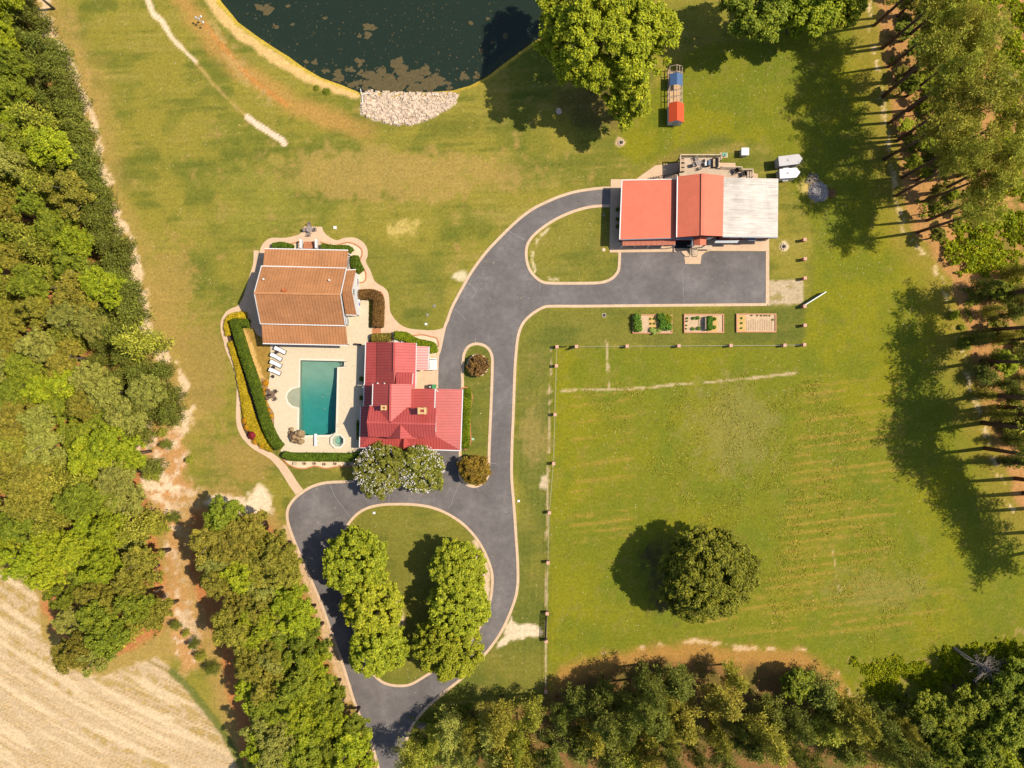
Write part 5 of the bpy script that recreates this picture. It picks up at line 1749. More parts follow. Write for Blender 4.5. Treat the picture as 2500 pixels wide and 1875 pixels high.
for i, (x, y, r, H, lb) in enumerate(isl):
    specimen("linden_tree", 520 + i, x, y, r, H, 0.46, 300, 0.44, 400, 0.32, 0.21, L_ISLE, lb, low=0.5, irr=.08)
for i, (x, y, r, lb) in enumerate(((925, 1148, 62, "white-flowering tree in front of the farmhouse, left of the pair"), (1024, 1146, 58, "white-flowering tree in front of the farmhouse, right of the pair"))):
    t = specimen("crape_myrtle", 540 + i, x, y, r, 6.5, 0.45, 260, 0.42, 420, 0.30, 0.16, L_MYRTLE, lb, low=0.45)
    rs = np.random.RandomState(60 + i)
    Rr = r * S * .96
    d = nrmz(rs.randn(620, 3)); d = d[d[:, 2] > -0.35]
    P0 = d * np.array([Rr * 1.0, Rr * 1.0, 3.0]) * rs.uniform(.90, 1.05, (len(d), 1)) + np.array([0, 0, 3.55])
    out = []
    for c in P0:
        k = rs.randint(2, 5)
        Q = c + rs.normal(0, 0.12, (k, 3))
        out.append(leaves(rs, Q, nrmz(rs.randn(k, 3) * .5 + [0, 0, 1]), 0.17, 0.12))
    link("blossom", quads_mesh("blossom", np.concatenate(out)), t, leafmat("pale_blossom", C(200, 205, 250), C(190, 192, 232), 0.3, 0.95))
specimen("island_tree", 550, 1156, 1146, 37, 4.6, 0.46, 130, 0.36, 480, 0.30, 0.18, leafmat("leaves_bronze", C(140, 118, 52), C(92, 78, 34), 0.25), "bronze-green small tree at the lower end of the long drive island", low=0.5)
specimen("smoke_bush", 551, 1166, 892, 25, 2.3, 0.46, 90, 0.28, 640, 0.26, 0.16, leafmat("leaves_dusky", C(122, 96, 62), C(74, 58, 42), 0.2), "dusky brown bush on its sand circle in the long drive island", low=0.55)

# --- undergrowth
def scatter(name, poly, n, hmax, L, Wd, mat, seed, label, cat, clump=1.2, thin=0.42):
    rs = np.random.RandomState(seed)
    xs = [p[0] for p in poly]; ys = [p[1] for p in poly]
    cx = rs.uniform(max(-80, min(xs)), min(2580, max(xs)), n); cy = rs.uniform(max(-80, min(ys)), min(1950, max(ys)), n)
    k = inside(cx, cy, poly)
    cx, cy = cx[k], cy[k]
    dn = fbm(seed, cx, cy, 38, octv=4)
    k = (dn > thin) & (sdist(cx, cy, poly) > 110 * (fbm(seed + 9, cx, cy, 26, octv=4) - .32))
    cx, cy, dn = cx[k], cy[k], dn[k]
    h = hmax * np.clip((dn - thin) * 3.2, 0.08, 1) * rs.uniform(.35, 1, len(cx))
    P = np.stack([(cx - 1250) * S, (937.5 - cy) * S, h], 1)
    Nn = nrmz(np.array([0, 0, .9]) + .8 * rs.randn(len(P), 3))
    o = link(name, quads_mesh(name, leaves(rs, P, Nn, L, Wd)), None, mat)
    tag(o, label, cat, kind="stuff")


scatter("undergrowth", [(2330, -60), (2560, -60), (2560, 690), (2480, 720), (2360, 690), (2290, 640), (2270, 590), (2330, 540), (2400, 460), (2415, 300), (2390, 150)], 62000, 1.6, 0.42, 0.26, L_WEED, 71,
        "bright green tangled undergrowth along the upper right edge", "undergrowth")
scatter("undergrowth", [(2150, -60), (2400, -60), (2420, 300), (2400, 460), (2320, 560), (2230, 540), (2200, 400), (2170, 200)], 26000, 0.9, 0.36, 0.2, L_MID, 72, "dull green undergrowth below the tall pines", "undergrowth", thin=0.52)
scatter("undergrowth", [(2060, 1600), (2210, 1575), (2330, 1570), (2560, 1520), (2560, 1700), (2330, 1690), (2200, 1720), (2090, 1690)], 42000, 0.8, 0.40, 0.18, L_WEED, 73, "bright green brush above the bottom right corner's trees", "undergrowth", thin=0.40)
scatter("undergrowth", [(2330, 680), (2560, 700), (2560, 1200), (2470, 1150), (2420, 1000), (2390, 880)], 24000, 0.8, 0.36, 0.2, L_MID, 74, "patchy green scrub below the pines at the right edge", "undergrowth", thin=0.52)
scatter("undergrowth", LEFTWOOD, 42000, 0.8, 0.36, 0.2, L_MID, 75, "green scrub on the floor of the left wood", "undergrowth", thin=0.50)
scatter("undergrowth", [(1000, 1740), (1300, 1690), (1330, 1700), (1250, 1900), (980, 1900)], 22000, 0.8, 0.36, 0.2, L_MID, 76, "dark green scrub on the floor of the bottom wood", "undergrowth", thin=0.44)
scatter("rough_grass", [(1420, 940), (1960, 900), (2120, 1000), (2160, 1200), (2260, 1400), (2300, 1560), (2060, 1600), (1780, 1560), (1700, 1300), (1500, 1100)], 36000, 0.14, 0.36, 0.10, leafmat("dry_grass", C(170, 160, 84), C(122, 126, 52), 0.3), 77,
        "dry rough grass tufts in the middle of the pasture", "grass", thin=0.46)

# --- hedges: a trimmed body under a skin of leaves
def hedge(name, pts, width, h, mat, label, cat="hedge", n_per=210, leaf=(0.2, 0.13), core=True, z=0.0, group=None, lump=0.0):
    ln = smooth_line([(p[0], p[1], w) for p, w in zip(pts, width if isinstance(width, (list, tuple)) else [width] * len(pts))], 5)
    c0 = W(ln[len(ln) // 2][0], ln[len(ln) // 2][1])
    rs = np.random.RandomState(abs(hash((round(c0.x, 2), round(c0.y, 2)))) % 100000 if False else int(abs(c0.x * 131 + c0.y * 17)) % 99991)
    hc = h * .75
    ps = [W(p[0], p[1], hc) for p in ln]
    wd = [p[2] * S for p in ln]
    V = []
    prof = [(-1.0, 0.0), (-1.0, 0.72), (-0.86, 0.94), (-0.5, 1.0), (0.5, 1.0), (0.86, 0.94), (1.0, 0.72), (1.0, 0.0)]
    rings = []
    n = len(ps)
    for i in range(n):
        d = Vector((ps[min(i + 1, n - 1)] - ps[max(i - 1, 0)])[:2]).normalized() if n > 1 else Vector((1, 0))
        sd_ = Vector((-d.y, d.x))
        hh = h * (1 + lump * (rs.rand() - .5))
        rings.append([Vector((ps[i].x + sd_.x * a * wd[i] / 2, ps[i].y + sd_.y * a * wd[i] / 2, z + b_ * hh)) for a, b_ in prof])
    # rounded ends
    cquads = []
    for i in range(n - 1):
        for k in range(len(prof) - 1):
            cquads.append([rings[i][k], rings[i + 1][k], rings[i + 1][k + 1], rings[i][k + 1]])
    for rg_ in (rings[0], rings[-1]):
        cquads.append([rg_[0], rg_[1], rg_[6], rg_[7]])
        cquads.append([rg_[1], rg_[2], rg_[5], rg_[6]])
        cquads.append([rg_[2], rg_[3], rg_[4], rg_[5]])
    Q = np.array([[tuple(v - Vector((c0.x, c0.y, 0))) for v in q] for q in cquads])
    area = np.linalg.norm(np.cross(Q[:, 1] - Q[:, 0], Q[:, 3] - Q[:, 0]), axis=1) + .5 * np.linalg.norm(np.cross(Q[:, 2] - Q[:, 1], Q[:, 3] - Q[:, 2]), axis=1)
    tot = int(area.sum() * n_per)
    pick = rs.choice(len(Q), tot, p=area / area.sum())
    u, v = rs.rand(tot, 1), rs.rand(tot, 1)
    q = Q[pick]
    P0 = (q[:, 0] * (1 - u) + q[:, 1] * u) * (1 - v) + (q[:, 3] * (1 - u) + q[:, 2] * u) * v
    nn_ = nrmz(np.cross(q[:, 1] - q[:, 0], q[:, 3] - q[:, 0]))
    ctr = np.array([0, 0, h * .4])
    nn_ *= np.where((nn_[:, 2] < -0.05), -1, 1)[:, None]
    P0 = P0 + rs.normal(0, 0.05, (tot, 3)) + np.array([0, 0, .02])
    V = leaves(rs, P0, nrmz(nn_ * .5 + np.array([0, 0, .5]) + .5 * rs.randn(tot, 3)), leaf[0], leaf[1])
    allq = np.concatenate([V, Q * np.array([1, 1, .97])]) if core else V
    o = link(name, quads_mesh(name, allq), None, mat)
    o.location = (c0.x, c0.y, 0)
    tag(o, label, cat, group)
    return o


def shrub(px, py, rpx, h, mat, label, cat="shrub", name="shrub", group=None, dens=620, leaf=(.22, .15)):
    rs = np.random.RandomState(int(px * 7 + py * 13) % 9999)
    r = rpx * S
    c0 = W(px, py, h * .7)
    lobes = [(r * .45 * math.cos(t) * rs.uniform(.6, 1.1), r * .45 * math.sin(t) * rs.uniform(.6, 1.1), h * rs.uniform(.45, .62), r * .58, h * .42) for t in np.arange(0, 6.2, 1.05)] + [(0, 0, h * .58, r * .6, h * .42)]
    V = crown_from_lobes(rs, lobes, dens, leaf[0], leaf[1], zmin=-.9)
    me = quads_mesh(name, V)
    o = link(name, me, None, mat)
    o.location = (c0.x, c0.y, 0)
    return tag(o, label, cat, group)


hedge("hedge", ZA((275, 952), (215, 952), (150, 955)), 16, 1.5, L_HEDGE, "short clipped green hedge arm at the top of the long pool hedge")
hedge("hedge", ZP((102, -70), (130, 0), (190, 200), (265, 420), (335, 640), (395, 850), (460, 1000), (520, 1078)), [15, 17, 19, 19, 19, 19, 19, 18], 1.7, L_HEDGE, "long clipped green hedge along the left side of the pool")
hedge("hedge", ZP((560, 1138), (620, 1162), (760, 1166), (1000, 1168), (1190, 1166), (1280, 1125)), [11, 16, 17, 17, 17, 14], 1.3, L_HEDGE, "clipped green hedge along the bottom of the pool deck")
hedge("hedge", ZA((500, 258), (580, 252), (680, 270)), [10, 13, 9], 1.0, L_HEDGE, "small dark green hedge left of the north entrance steps")
hedge("hedge", ZA((945, 262), (1050, 282), (1170, 284), (1205, 305)), [12, 14, 14, 12], 1.1, L_HEDGE, "dark green hedge right of the north entrance steps")
hedge("hedge", ZA((1238, 352), (1245, 420), (1290, 488)), [16, 22, 18], 1.1, L_HEDGE, "bean-shaped dark green hedge by the brown-roofed house's east porch")
hedge("hedge", ZA((1268, 697), (1390, 694), (1445, 735), (1448, 850), (1442, 985)), [20, 22, 24, 25, 25], 1.3, L_BROWN, "brown-leaved hedge bending round the corner of the pool terrace", lump=.1)
hedge("hedge", ZA((1396, 1086), (1470, 1084), (1555, 1080)), 17, 1.3, L_BROWN2, "short brownish hedge at the top of the red roof")
hedge("hedge", ZA((1600, 1066), (1690, 1075), (1780, 1125), (1880, 1145), (1935, 1165), (1945, 1215)), [17, 19, 18, 16, 18, 16], 1.4, L_HEDGE2, "bright green wavy hedge between red roof and concrete walk")
hedge("flower_border", ZM((172, 570), (175, 640), (170, 800), (162, 1000), (158, 1190)), [14, 19, 17, 16, 17], 0.6, L_HEDGE2, "bright green leafy border along the carport's right side", "border", 260, (.34, .12), lump=.4)
hedge("flower_border", ZA((262, 884), (170, 884), (108, 912), (88, 975), (98, 1062)), [13, 13, 13, 12, 12], 0.55, L_YELLOW, "yellow shrub border curving round the hedge's upper corner", "border", 300, lump=.4)
hedge("flower_border", ZA((118, 1125), (142, 1200), (180, 1330), (215, 1480), (240, 1610)) + ZP((212, 640), (240, 760), (285, 880), (345, 985), (410, 1060), (455, 1095)), [12, 13, 13, 15, 17, 21, 24, 25, 24, 20, 12], 0.55, L_YELLOW,
      "long yellow shrub border between garden walk and tall hedge", "border", 300, lump=.5)
for i, (x, y, r) in enumerate(((400, 498, 31), (390, 557, 19), (385, 600, 16), (393, 650, 18), (408, 695, 17), (425, 742, 20), (450, 792, 22))):
    p = ZP((x, y))[0]
    shrub(p[0], p[1], r / 3.687, .6, L_ORANGE, "orange-yellow shrub right of the tall pool hedge, %s counting from the top" % ordw(i + 1), group="orange shrubs beside the pool deck", leaf=(.16, .11), dens=1100)
for i, (x, y, r) in enumerate(((212, 838, 28), (235, 902, 34), (305, 1026, 30), (368, 1062, 30))):
    p = ZP((x, y))[0]
    shrub(p[0], p[1], r / 3.687, .7, L_ORANGE, "golden shrub beside the curve of the garden walk, %s from the top" % ordw(i + 1), group="golden shrubs along the garden walk", leaf=(.16, .11), dens=1100)
for (x, y, r, lb) in ((165, 925, 50, "dark round shrub against the red house's west porch, upper of two"), (165, 1270, 50, "dark round shrub against the red house's west porch, lower of two")):
    p = R1((x, y))[0]
    shrub(p[0], p[1], r / 7.373, 1.1, L_HEDGE, lb)
hedge("hedge", R2((118, 800), (116, 900), (118, 1120)), [6, 7, 7], 1.2, L_HEDGE, "narrow dark hedge in the shade of the red house's west porch")
for i, (x, y) in enumerate(((212, 592), (214, 680), (212, 745))):
    p = ZW((x, y))[0]
    shrub(p[0], p[1], 5, 1.0, L_HEDGE, "dark potted shrub beside the workshop's left wall, %s from the top" % ordw(i + 1), group="shrubs along the workshop wall", leaf=(.16, .1), dens=1300)
for (x, y, r, mt, lb) in ((2333, 769, 13, L_BRIGHT, "small bright bush on bare soil by the pasture's right edge"), (2362, 838, 17, L_MID, "dark green bush at the foot of a long trunk shadow"), (2350, 799, 8, L_MID, "tiny bush between two bushes on the bare soil"),
                          (2470, 1042, 22, L_MID, "green bush under the pines near the right edge"), (2110, 1650, 1, L_MID, "")):
    if lb:
        shrub(x, y, r, r * S * 1.4, mt, lb)
for (x, y, r, lb) in ((772, 213, 8, "dark weed clump on the sandy pond bank, left one"), (797, 222, 11, "dark weed clump on the sandy pond bank, right one")):
    shrub(x, y, r, .5, L_MID, lb, leaf=(.16, .06))
specimen("leaning_tree", 560, 1945, 1668, 36, 6, .4, 80, .5, 360, .4, .26, L_MID, "dark leafy tree beside the two bare leaning trunks at the bottom")

# ------------------------------------------------------------------ brick posts, wires, gates
m_post = plain("fence_brick", C(206, 136, 108), 0.85, 0.2, 5, 0.1)
m_pcap = plain("fence_cap", C(232, 180, 156), 0.85, 0.1, 3, 0.1)
TOP = [(1360, 846.4), (1407.5, 845.8), (1531.3, 845), (1657.9, 844.1), (1785.1, 843.3), (1916.6, 842.7), (1964.9, 841.3)]
RGT = [(1966, 794), (1965.5, 747.4), (1966.3, 678.7), (1966.3, 631.5), (1965.5, 584.3)]
LFT = [(1358.5, 893), (1355.2, 1012.3), (1351.8, 1132.2), (1341.5, 1252.3), (1338.2, 1374.3), (1336, 1498.6), (1333.6, 1566.5), (1333, 1690)]
PH = 1.25
post0 = None


def place_post(p, label, group):
    global post0
    v = W(p[0], p[1], PH)
    v.z = 0
    if post0 is None:
        o = thing("brick_post", label, "post", v, group)
        MB().cbox((0, 0), 0.44, 0.44, -.1, PH - .08).build("shaft", m_post, o)
        MB().cbox((0, 0), 0.52, 0.52, PH - .08, PH).build("cap", m_pcap, o)
        post0 = o
        return o
    o = post0.copy(); col.objects.link(o); o.location = v
    tag(o, label, "post", group)
    for ch in post0.children:
        c = ch.copy(); col.objects.link(c); c.parent = o
    return o


for i, p in enumerate(TOP):
    place_post(p, "brick post in the fence row below the raised beds, %s from the left" % ordw(i + 1), "brick posts of the upper fence")
for i, p in enumerate(RGT):
    place_post(p, "brick post in the row right of the parking area, %s from the bottom" % ordw(i + 1), "brick posts right of the parking area")
for i, p in enumerate(LFT):
    place_post(p, "brick post in the long row beside the drive, %s from the top" % ordw(i + 1), "brick posts beside the drive")
m_wire = plain("fence_wire", C(190, 180, 160), 0.5, 0.1, 3)


def wire_fence(pts, label):
    c0 = W(*pts[len(pts) // 2]); c0.z = 0
    o = thing("wire_fence", label, "fence", c0)
    for p, q in zip(pts[:-1], pts[1:]):
        a, b_ = W(p[0], p[1], PH), W(q[0], q[1], PH)
        for z in (0.35, 0.7, 1.08):
            MB(c0).beam((a.x, a.y, z), (b_.x, b_.y, z), 0.016, 0.016).build("wire", m_wire, o)


wire_fence(TOP[1:], "thin wire fence strung between the brick posts below the raised beds")
wire_fence([TOP[0]] + LFT[:6], "thin wire fence strung along the long post row beside the drive")
wire_fence([LFT[6], LFT[7]], "short wire fence running from the lower gate post into the wood")
m_black = plain("black_iron", (0.012, 0.012, 0.013), 0.5, 0.1, 3)
m_galv = plain("galvanised_tube", C(214, 218, 222), 0.4, 0.05, 3, 0.5, 0.3)


def bar_gate(p, q, mat, label, h=1.25, bars=6, verts=3, name="farm_gate", tube=.035):
    a, b_ = Vector((p.x, p.y, 0)), Vector((q.x, q.y, 0))
    o = thing(name, label, "gate", a)
    mb = MB(a)
    for z in (0.15, h):
        mb.tube([a + Vector((0, 0, z)), b_ + Vector((0, 0, z))], tube, 6)
    for c in (a, b_):
        mb.tube([c + Vector((0, 0, .12)), c + Vector((0, 0, h + .02))], tube, 6)
    mb.build("frame", mat, o)
    for k in range(1, bars - 1):
        z = .15 + (h - .15) * k / (bars - 1)
        MB(a).tube([a + Vector((0, 0, z)), b_ + Vector((0, 0, z))], tube * .7, 5).build("bar", mat, o)
    for k in range(1, verts + 1):
        c = a.lerp(b_, k / (verts + 1))
        MB(a).tube([c + Vector((0, 0, .15)), c + Vector((0, 0, h))], tube * .8, 5).build("upright", mat, o)
    return o


bar_gate(W(1334.5, 1503, 1), W(1332.5, 1562, 1), m_black, "black barred farm gate between the two lowest brick posts", 1.5, 7, 4, tube=.055)
bar_gate(W(1966, 744, 1.2), W(2016, 713, 1.2), m_galv, "pale metal farm gate swung open right of the gravel pad", 1.3, 6, 3, tube=.06)
bar_gate(W(1364, 846, 1), W(1384, 846, 1), m_black, "small black gate leaf beside the leftmost post of the upper fence", 1.2, 3, 8)
bar_gate(W(1403, 846, 1), W(1392, 853, 1), m_black, "small black gate leaf standing ajar beside the fence's second post", 1.2, 3, 8)

# ------------------------------------------------------------------ raised vegetable beds
m_bedf = plain("bed_brick", C(222, 160, 124), 0.85, 0.15, 4, 0.1)
m_soil = plain("pale_bed_soil", C(222, 190, 152), 0.95, 0.15, 3, 0.05)
m_straw = plain("bed_straw", C(226, 184, 116), 0.95, 0.15, 3, 0.05)


def raised_bed(x0, y0, x1, y1, label):
    a, b_ = BED.w(x0, y1, .35), BED.w(x1, y0, .35)
    c0 = (a + b_) / 2; c0.z = 0
    o = thing("raised_bed", label, "raised bed", c0)
    t = .18
    for (p, q, r_, s_) in ((a.x, a.y, b_.x, a.y + t), (a.x, b_.y - t, b_.x, b_.y), (a.x, a.y + t, a.x + t, b_.y - t), (b_.x - t, a.y + t, b_.x, b_.y - t)):
        MB(c0).box(p, q, -.05, r_, s_, .35).build("wall", m_bedf, o)
    MB(c0).box(a.x + t, a.y + t, -.05, b_.x - t, b_.y - t, .2).build("soil", m_soil, o)
    return o, c0, a, b_


b1, c1_, _, _ = raised_bed(80, 97, 618, 356, "left raised bed nearly filled with leafy vegetables")
b2_, c2_, _, _ = raised_bed(775, 90, 1315, 348, "middle raised bed with a trellis and small plants")
b3_, c3_, a3, e3_ = raised_bed(1482, 85, 2022, 340, "right raised bed with pale raked soil and few seedlings")
for (p, q, nm) in (((300, 120), (425, 345), b1), ((1080, 120), (1225, 330), b2_), ((1495, 110), (1605, 325), b3_)):
    a, b_ = BED.w(p[0], q[1], .2), BED.w(q[0], p[1], .2)
    MB(nm.location).box(a.x, a.y, .15, b_.x, b_.y, .215).build("straw", m_straw, nm)
for k in range(15):
    a, b_ = BED.w(1620 + 24 * k, 310, .2), BED.w(1630 + 24 * k, 170 + 12 * math.sin(k * 1.3), .2)
    MB(c3_).box(a.x, a.y, .18, b_.x, b_.y, .245).build("soil_ridge", m_soil, b3_)


def veg(x, y, r, h, mat, label, grp="vegetables in the raised beds", leaf=(.26, .17)):
    p = BED((x, y))[0]
    o = shrub(p[0], p[1], r / 5.53, h, mat, label, "vegetable", "vegetable_plant", grp, 900, leaf)
    o.location.z = .18


for i, (x, y, r) in enumerate(((140, 140, 62), (145, 205, 70), (150, 280, 62))):
    veg(x, y, r, 1.0, L_VEG, "large leafy plant in the left bed's left row, %s from the top" % ordw(i + 1))
for i, (x, y, r) in enumerate(((470, 140, 65), (545, 160, 68), (500, 205, 62), (560, 260, 55), (480, 265, 45))):
    veg(x, y, r, 1.0, L_VEG if i != 1 else L_HEDGE2, "leafy vegetable in the left bed's right half, %s in the cluster" % ordw(i + 1))
for i, (x, y, r) in enumerate(((340, 310, 38), (375, 335, 36), (435, 310, 36))):
    veg(x, y, r, .6, L_VEG2, "pale grey-green plant at the left bed's lower rim, %s from the left" % ordw(i + 1))
for i, (x, y) in enumerate(((320, 158), (370, 156), (322, 222), (372, 222), (325, 282), (378, 280))):
    veg(x, y, 16, .3, L_MID, "small row plant on the left bed's straw, %s in reading order" % ordw(i + 1), leaf=(.14, .08))
for i, (x, y, r) in enumerate(((900, 148, 26), (960, 145, 28), (895, 290, 26), (970, 285, 28), (1190, 160, 28), (1182, 272, 28), (815, 150, 16), (812, 190, 10), (808, 245, 10), (805, 290, 7))):
    veg(x, y, r, .5, L_VEG, "small green plant in the middle bed, %s in the planting list from top left" % ordw(i + 1), leaf=(.15, .09))
hedge("bean_row", BED((1120, 130), (1118, 210), (1115, 300)), [10, 11, 10], 1.3, L_VEG, "tall leafy bean row in the middle bed", "vegetable", 260, (.2, .14), z=.15)
tr_ = thing("trellis", "thin wooden trellis standing in the middle raised bed", "trellis", BED.w(1055, 220))
mb = MB(tr_.location)
for y in (140, 220, 300):
    mb.cbox(BED.w(1055, y, .8), .05, .05, .1, 1.5)
mb.build("stake", m_wood, tr_)
mb = MB(tr_.location)
for z in (.7, 1.1, 1.5):
    a, b_ = BED.w(1055, 140, .8), BED.w(1055, 300, .8)
    mb.beam((a.x, a.y, z), (b_.x, b_.y, z), .05, .04)
mb.build("cross_bar", m_wood, tr_)
for i, (x, y, r) in enumerate(((1548, 148, 17), (1545, 215, 19), (1545, 285, 17), (1688, 112, 9), (1765, 114, 10), (1815, 114, 13), (1858, 114, 8), (1890, 114, 8), (1928, 116, 9), (1972, 170, 17))):
    veg(x, y, r, .28, L_VEG if i < 3 else L_PINE, "seedling in the right raised bed, %s along its left and top rims" % ordw(i + 1), leaf=(.12, .08))

# ------------------------------------------------------------------ pool furniture
m_cush = plain("white_cushion", C(250, 244, 240), 0.8, 0.03, 2)
m_brown = plain("dark_brown_frame", C(62, 46, 40), 0.6, 0.15, 3)


def lounger(x, y, ang, label):
    c = R5b.w(x, y)
    o = thing("sun_lounger", label, "sun lounger", (c.x, c.y, .065), "sun loungers beside the pool", ang)
    mb = MB()
    for s_ in (-1, 1):
        mb.beam((-.95, s_ * .33, .30), (.98, s_ * .33, .30), .06, .08)
    mb.beam((.98, -.36, .30), (.98, .36, .30), .08, .1)
    for k in range(6):
        mb.beam((-.3 + .24 * k, -.33, .30), (-.3 + .24 * k, .33, .30), .08, .04)
    mb.build("frame", m_brown, o)
    for sx in (-.8, .85):
        for s_ in (-1, 1):
            MB().cbox((sx, s_ * .33), .06, .06, 0, .27).build("leg", m_brown, o)
    MB().box(-.28, -.29, .335, .93, .29, .42).build("seat_cushion", m_cush, o)
    MB().add([(-.30, -.29, .34), (-.30, .29, .34), (-.95, .29, .80), (-.95, -.29, .80), (-.26, -.29, .43), (-.26, .29, .43), (-.91, .29, .88), (-.91, -.29, .88)],
             [(4, 5, 6, 7), (3, 2, 1, 0), (0, 1, 5, 4), (1, 2, 6, 5), (2, 3, 7, 6), (3, 0, 4, 7)]).build("back_cushion", m_cush, o)
    MB().add([(-.32, -.33, .30), (-.32, .33, .30), (-1.0, .33, .78), (-1.0, -.33, .78), (-.30, -.33, .335), (-.30, .33, .335), (-.97, .33, .82), (-.97, -.33, .82)],
             [(4, 5, 6, 7), (3, 2, 1, 0), (0, 1, 5, 4), (1, 2, 6, 5), (2, 3, 7, 6), (3, 0, 4, 7)]).build("backrest_frame", m_brown, o)
    MB().beam((-.34, -.29, .47), (-.34, .29, .47), .07, .04).build("strap", plain("lavender_strap", C(150, 150, 190), .8, .1, 3), o)


R5b = Z(540, 740, 9.217)
for (x, y, a_, lb) in ((1350, 1062, -28, "white sun lounger nearest the brown-roofed house"), (1262, 1212, -30, "white sun lounger second below the brown-roofed house"),
                       (1255, 1368, -27, "white sun lounger third below the brown-roofed house"), (1232, 1538, -24, "white sun lounger farthest from the brown-roofed house")):
    lounger(x, y, R(a_), lb)
for i, (x, y) in enumerate(((1270, 1105), (1200, 1440))):
    c = R5b.w(x, y)
    o = thing("side_table", "small dark side table between the %s two sun loungers" % ("upper", "lower")[i], "table", (c.x, c.y, .065))
    MB().cbox((0, 0), .45, .45, .4, .45, .5).build("top", m_brown, o)
    for sx in (-1, 1):
        for s_ in (-1, 1):
            MB().cbox((sx * .17, s_ * .17), .05, .05, 0, .4).build("leg", m_brown, o)
c = ZP.w(466, 440)
o = thing("parasol_stand", "dark parasol stand below the row of sun loungers", "parasol stand", (c.x, c.y, .065))
MB().lathe((0, 0, 0), [(.28, 0), (.28, .07), (.08, .1)], 14).build("foot", m_brown, o)
MB().tube([(0, 0, .1), (0, 0, 1.3)], .035, 8).build("pole", m_brown, o)

m_teak = plain("weathered_teak", C(132, 104, 84), .8, .2, 4)


def chair(parent_label, x, y, ang, mat, z=.065, name="garden_chair", s=1.0, label="", slats=True):
    o = thing(name, label, "chair", (x, y, z), parent_label, ang)
    o.scale = (s, s, s)
    for k in range(4):
        MB().box(-.24 + .12 * k, -.24, .42, -.24 + .12 * k + .1, .24, .45).build("seat_slat", mat, o)
    for sx in (-1, 1):
        for s_ in (-1, 1):
            MB().cbox((sx * .22, s_ * .22), .05, .05, 0, .44 if sx > 0 else .95).build("leg", mat, o)
    MB().box(-.26, -.24, .50, -.20, .24, .95).build("backrest", mat, o)
    for s_ in (-1, 1):
        MB().box(-.24, s_ * .26 - .03, .62, .24, s_ * .26 + .03, .66).build("armrest", mat, o)
    return o


# brown table set by the pool
c = ZP.w(466, 603)
o = thing("patio_table", "round brown patio table with a closed parasol left of the pool", "table", (c.x, c.y, .065))
MB().lathe((0, 0, .68), [(.55, 0), (.58, .02), (.58, .05), (.0, .052)], 20).build("top", m_teak, o)
MB().lathe((0, 0, 0), [(.32, 0), (.08, .1), (.07, .68)], 10).build("pedestal", m_teak, o)
MB().tube([(0, 0, .7), (0, 0, 1.9)], [.05, .03], 8).build("parasol_pole", m_brown, o)
MB().lathe((0, 0, 1.0), [(.05, 0), (.17, .15), (.12, .6), (.03, 1.0)], 10).build("parasol", m_brown, o)
for k, w_ in enumerate(("upper right", "upper left", "lower left", "lower right")):
    t = R(40 + 90 * k)
    chair("chairs at the brown pool table", c.x + .85 * math.cos(t), c.y + .85 * math.sin(t), t + math.pi, m_teak, label="brown wooden chair at the %s of the round pool table" % w_)
# grey iron set on the north terrace
m_iron = plain("grey_iron", C(164, 148, 138), .6, .15, 4)
c = ZA.w(842, 116)
o = thing("patio_table", "round grey iron table on the terrace north of the brown-roofed house", "table", (c.x, c.y, .045))
MB().lathe((0, 0, .70), [(.50, 0), (.53, .02), (.53, .04), (.0, .042)], 20).build("top", m_iron, o)
MB().lathe((0, 0, 0), [(.3, 0), (.06, .1), (.05, .7)], 8).build("pedestal", m_iron, o)
for k, (a_, w_) in enumerate(((0, "right"), (95, "top"), (185, "left"), (262, "bottom"))):
    t = R(a_)
    chair("chairs at the grey terrace table", c.x + .80 * math.cos(t), c.y + .80 * math.sin(t), t + math.pi, m_iron, .045, label="grey iron chair at the %s of the north terrace table" % w_)

# diving board
c = ZP.w(858, 1010)
o = thing("diving_board", "white diving board at the deep end of the pool", "diving board", (c.x, c.y, .065))
MB().box(-.22, -1.0, .42, .22, 1.05, .47).build("board", m_white, o)
for y in (-.75, -.1):
    MB().box(-.26, y - .12, 0, .26, y + .12, .42).build("stand", m_white, o)

# rock waterfall
m_rock = plain("fake_rock", C(176, 146, 108), .85, .25, 2.5, .1)
c = R5.w(770, 850)
o = thing("rock_waterfall", "brown rock waterfall with a small slide at the pool's lower left corner", "waterfall", (c.x, c.y, .065))
rg = random.Random(3)


def rock(p, r, h, seed, sx=1.0, sy=1.0):
    rs = np.random.RandomState(seed)
    prof = [(1.0, 0), (1.02, .35), (.86, .7), (.5, .95), (.12, 1.0)]
    n = 9
    vs, fs = [], []
    for f, z in prof:
        for k in range(n):
            t = 2 * math.pi * k / n
            q = r * f * rs.uniform(.82, 1.15)
            vs.append((p[0] + q * math.cos(t) * sx, p[1] + q * math.sin(t) * sy, h * z * rs.uniform(.92, 1.05)))
    for i in range(len(prof) - 1):
        for k in range(n):
            fs.append((i * n + k, i * n + (k + 1) % n, (i + 1) * n + (k + 1) % n, (i + 1) * n + k))
    fs.append(tuple((len(prof) - 1) * n + k for k in range(n)))
    return MB().add(vs, fs)


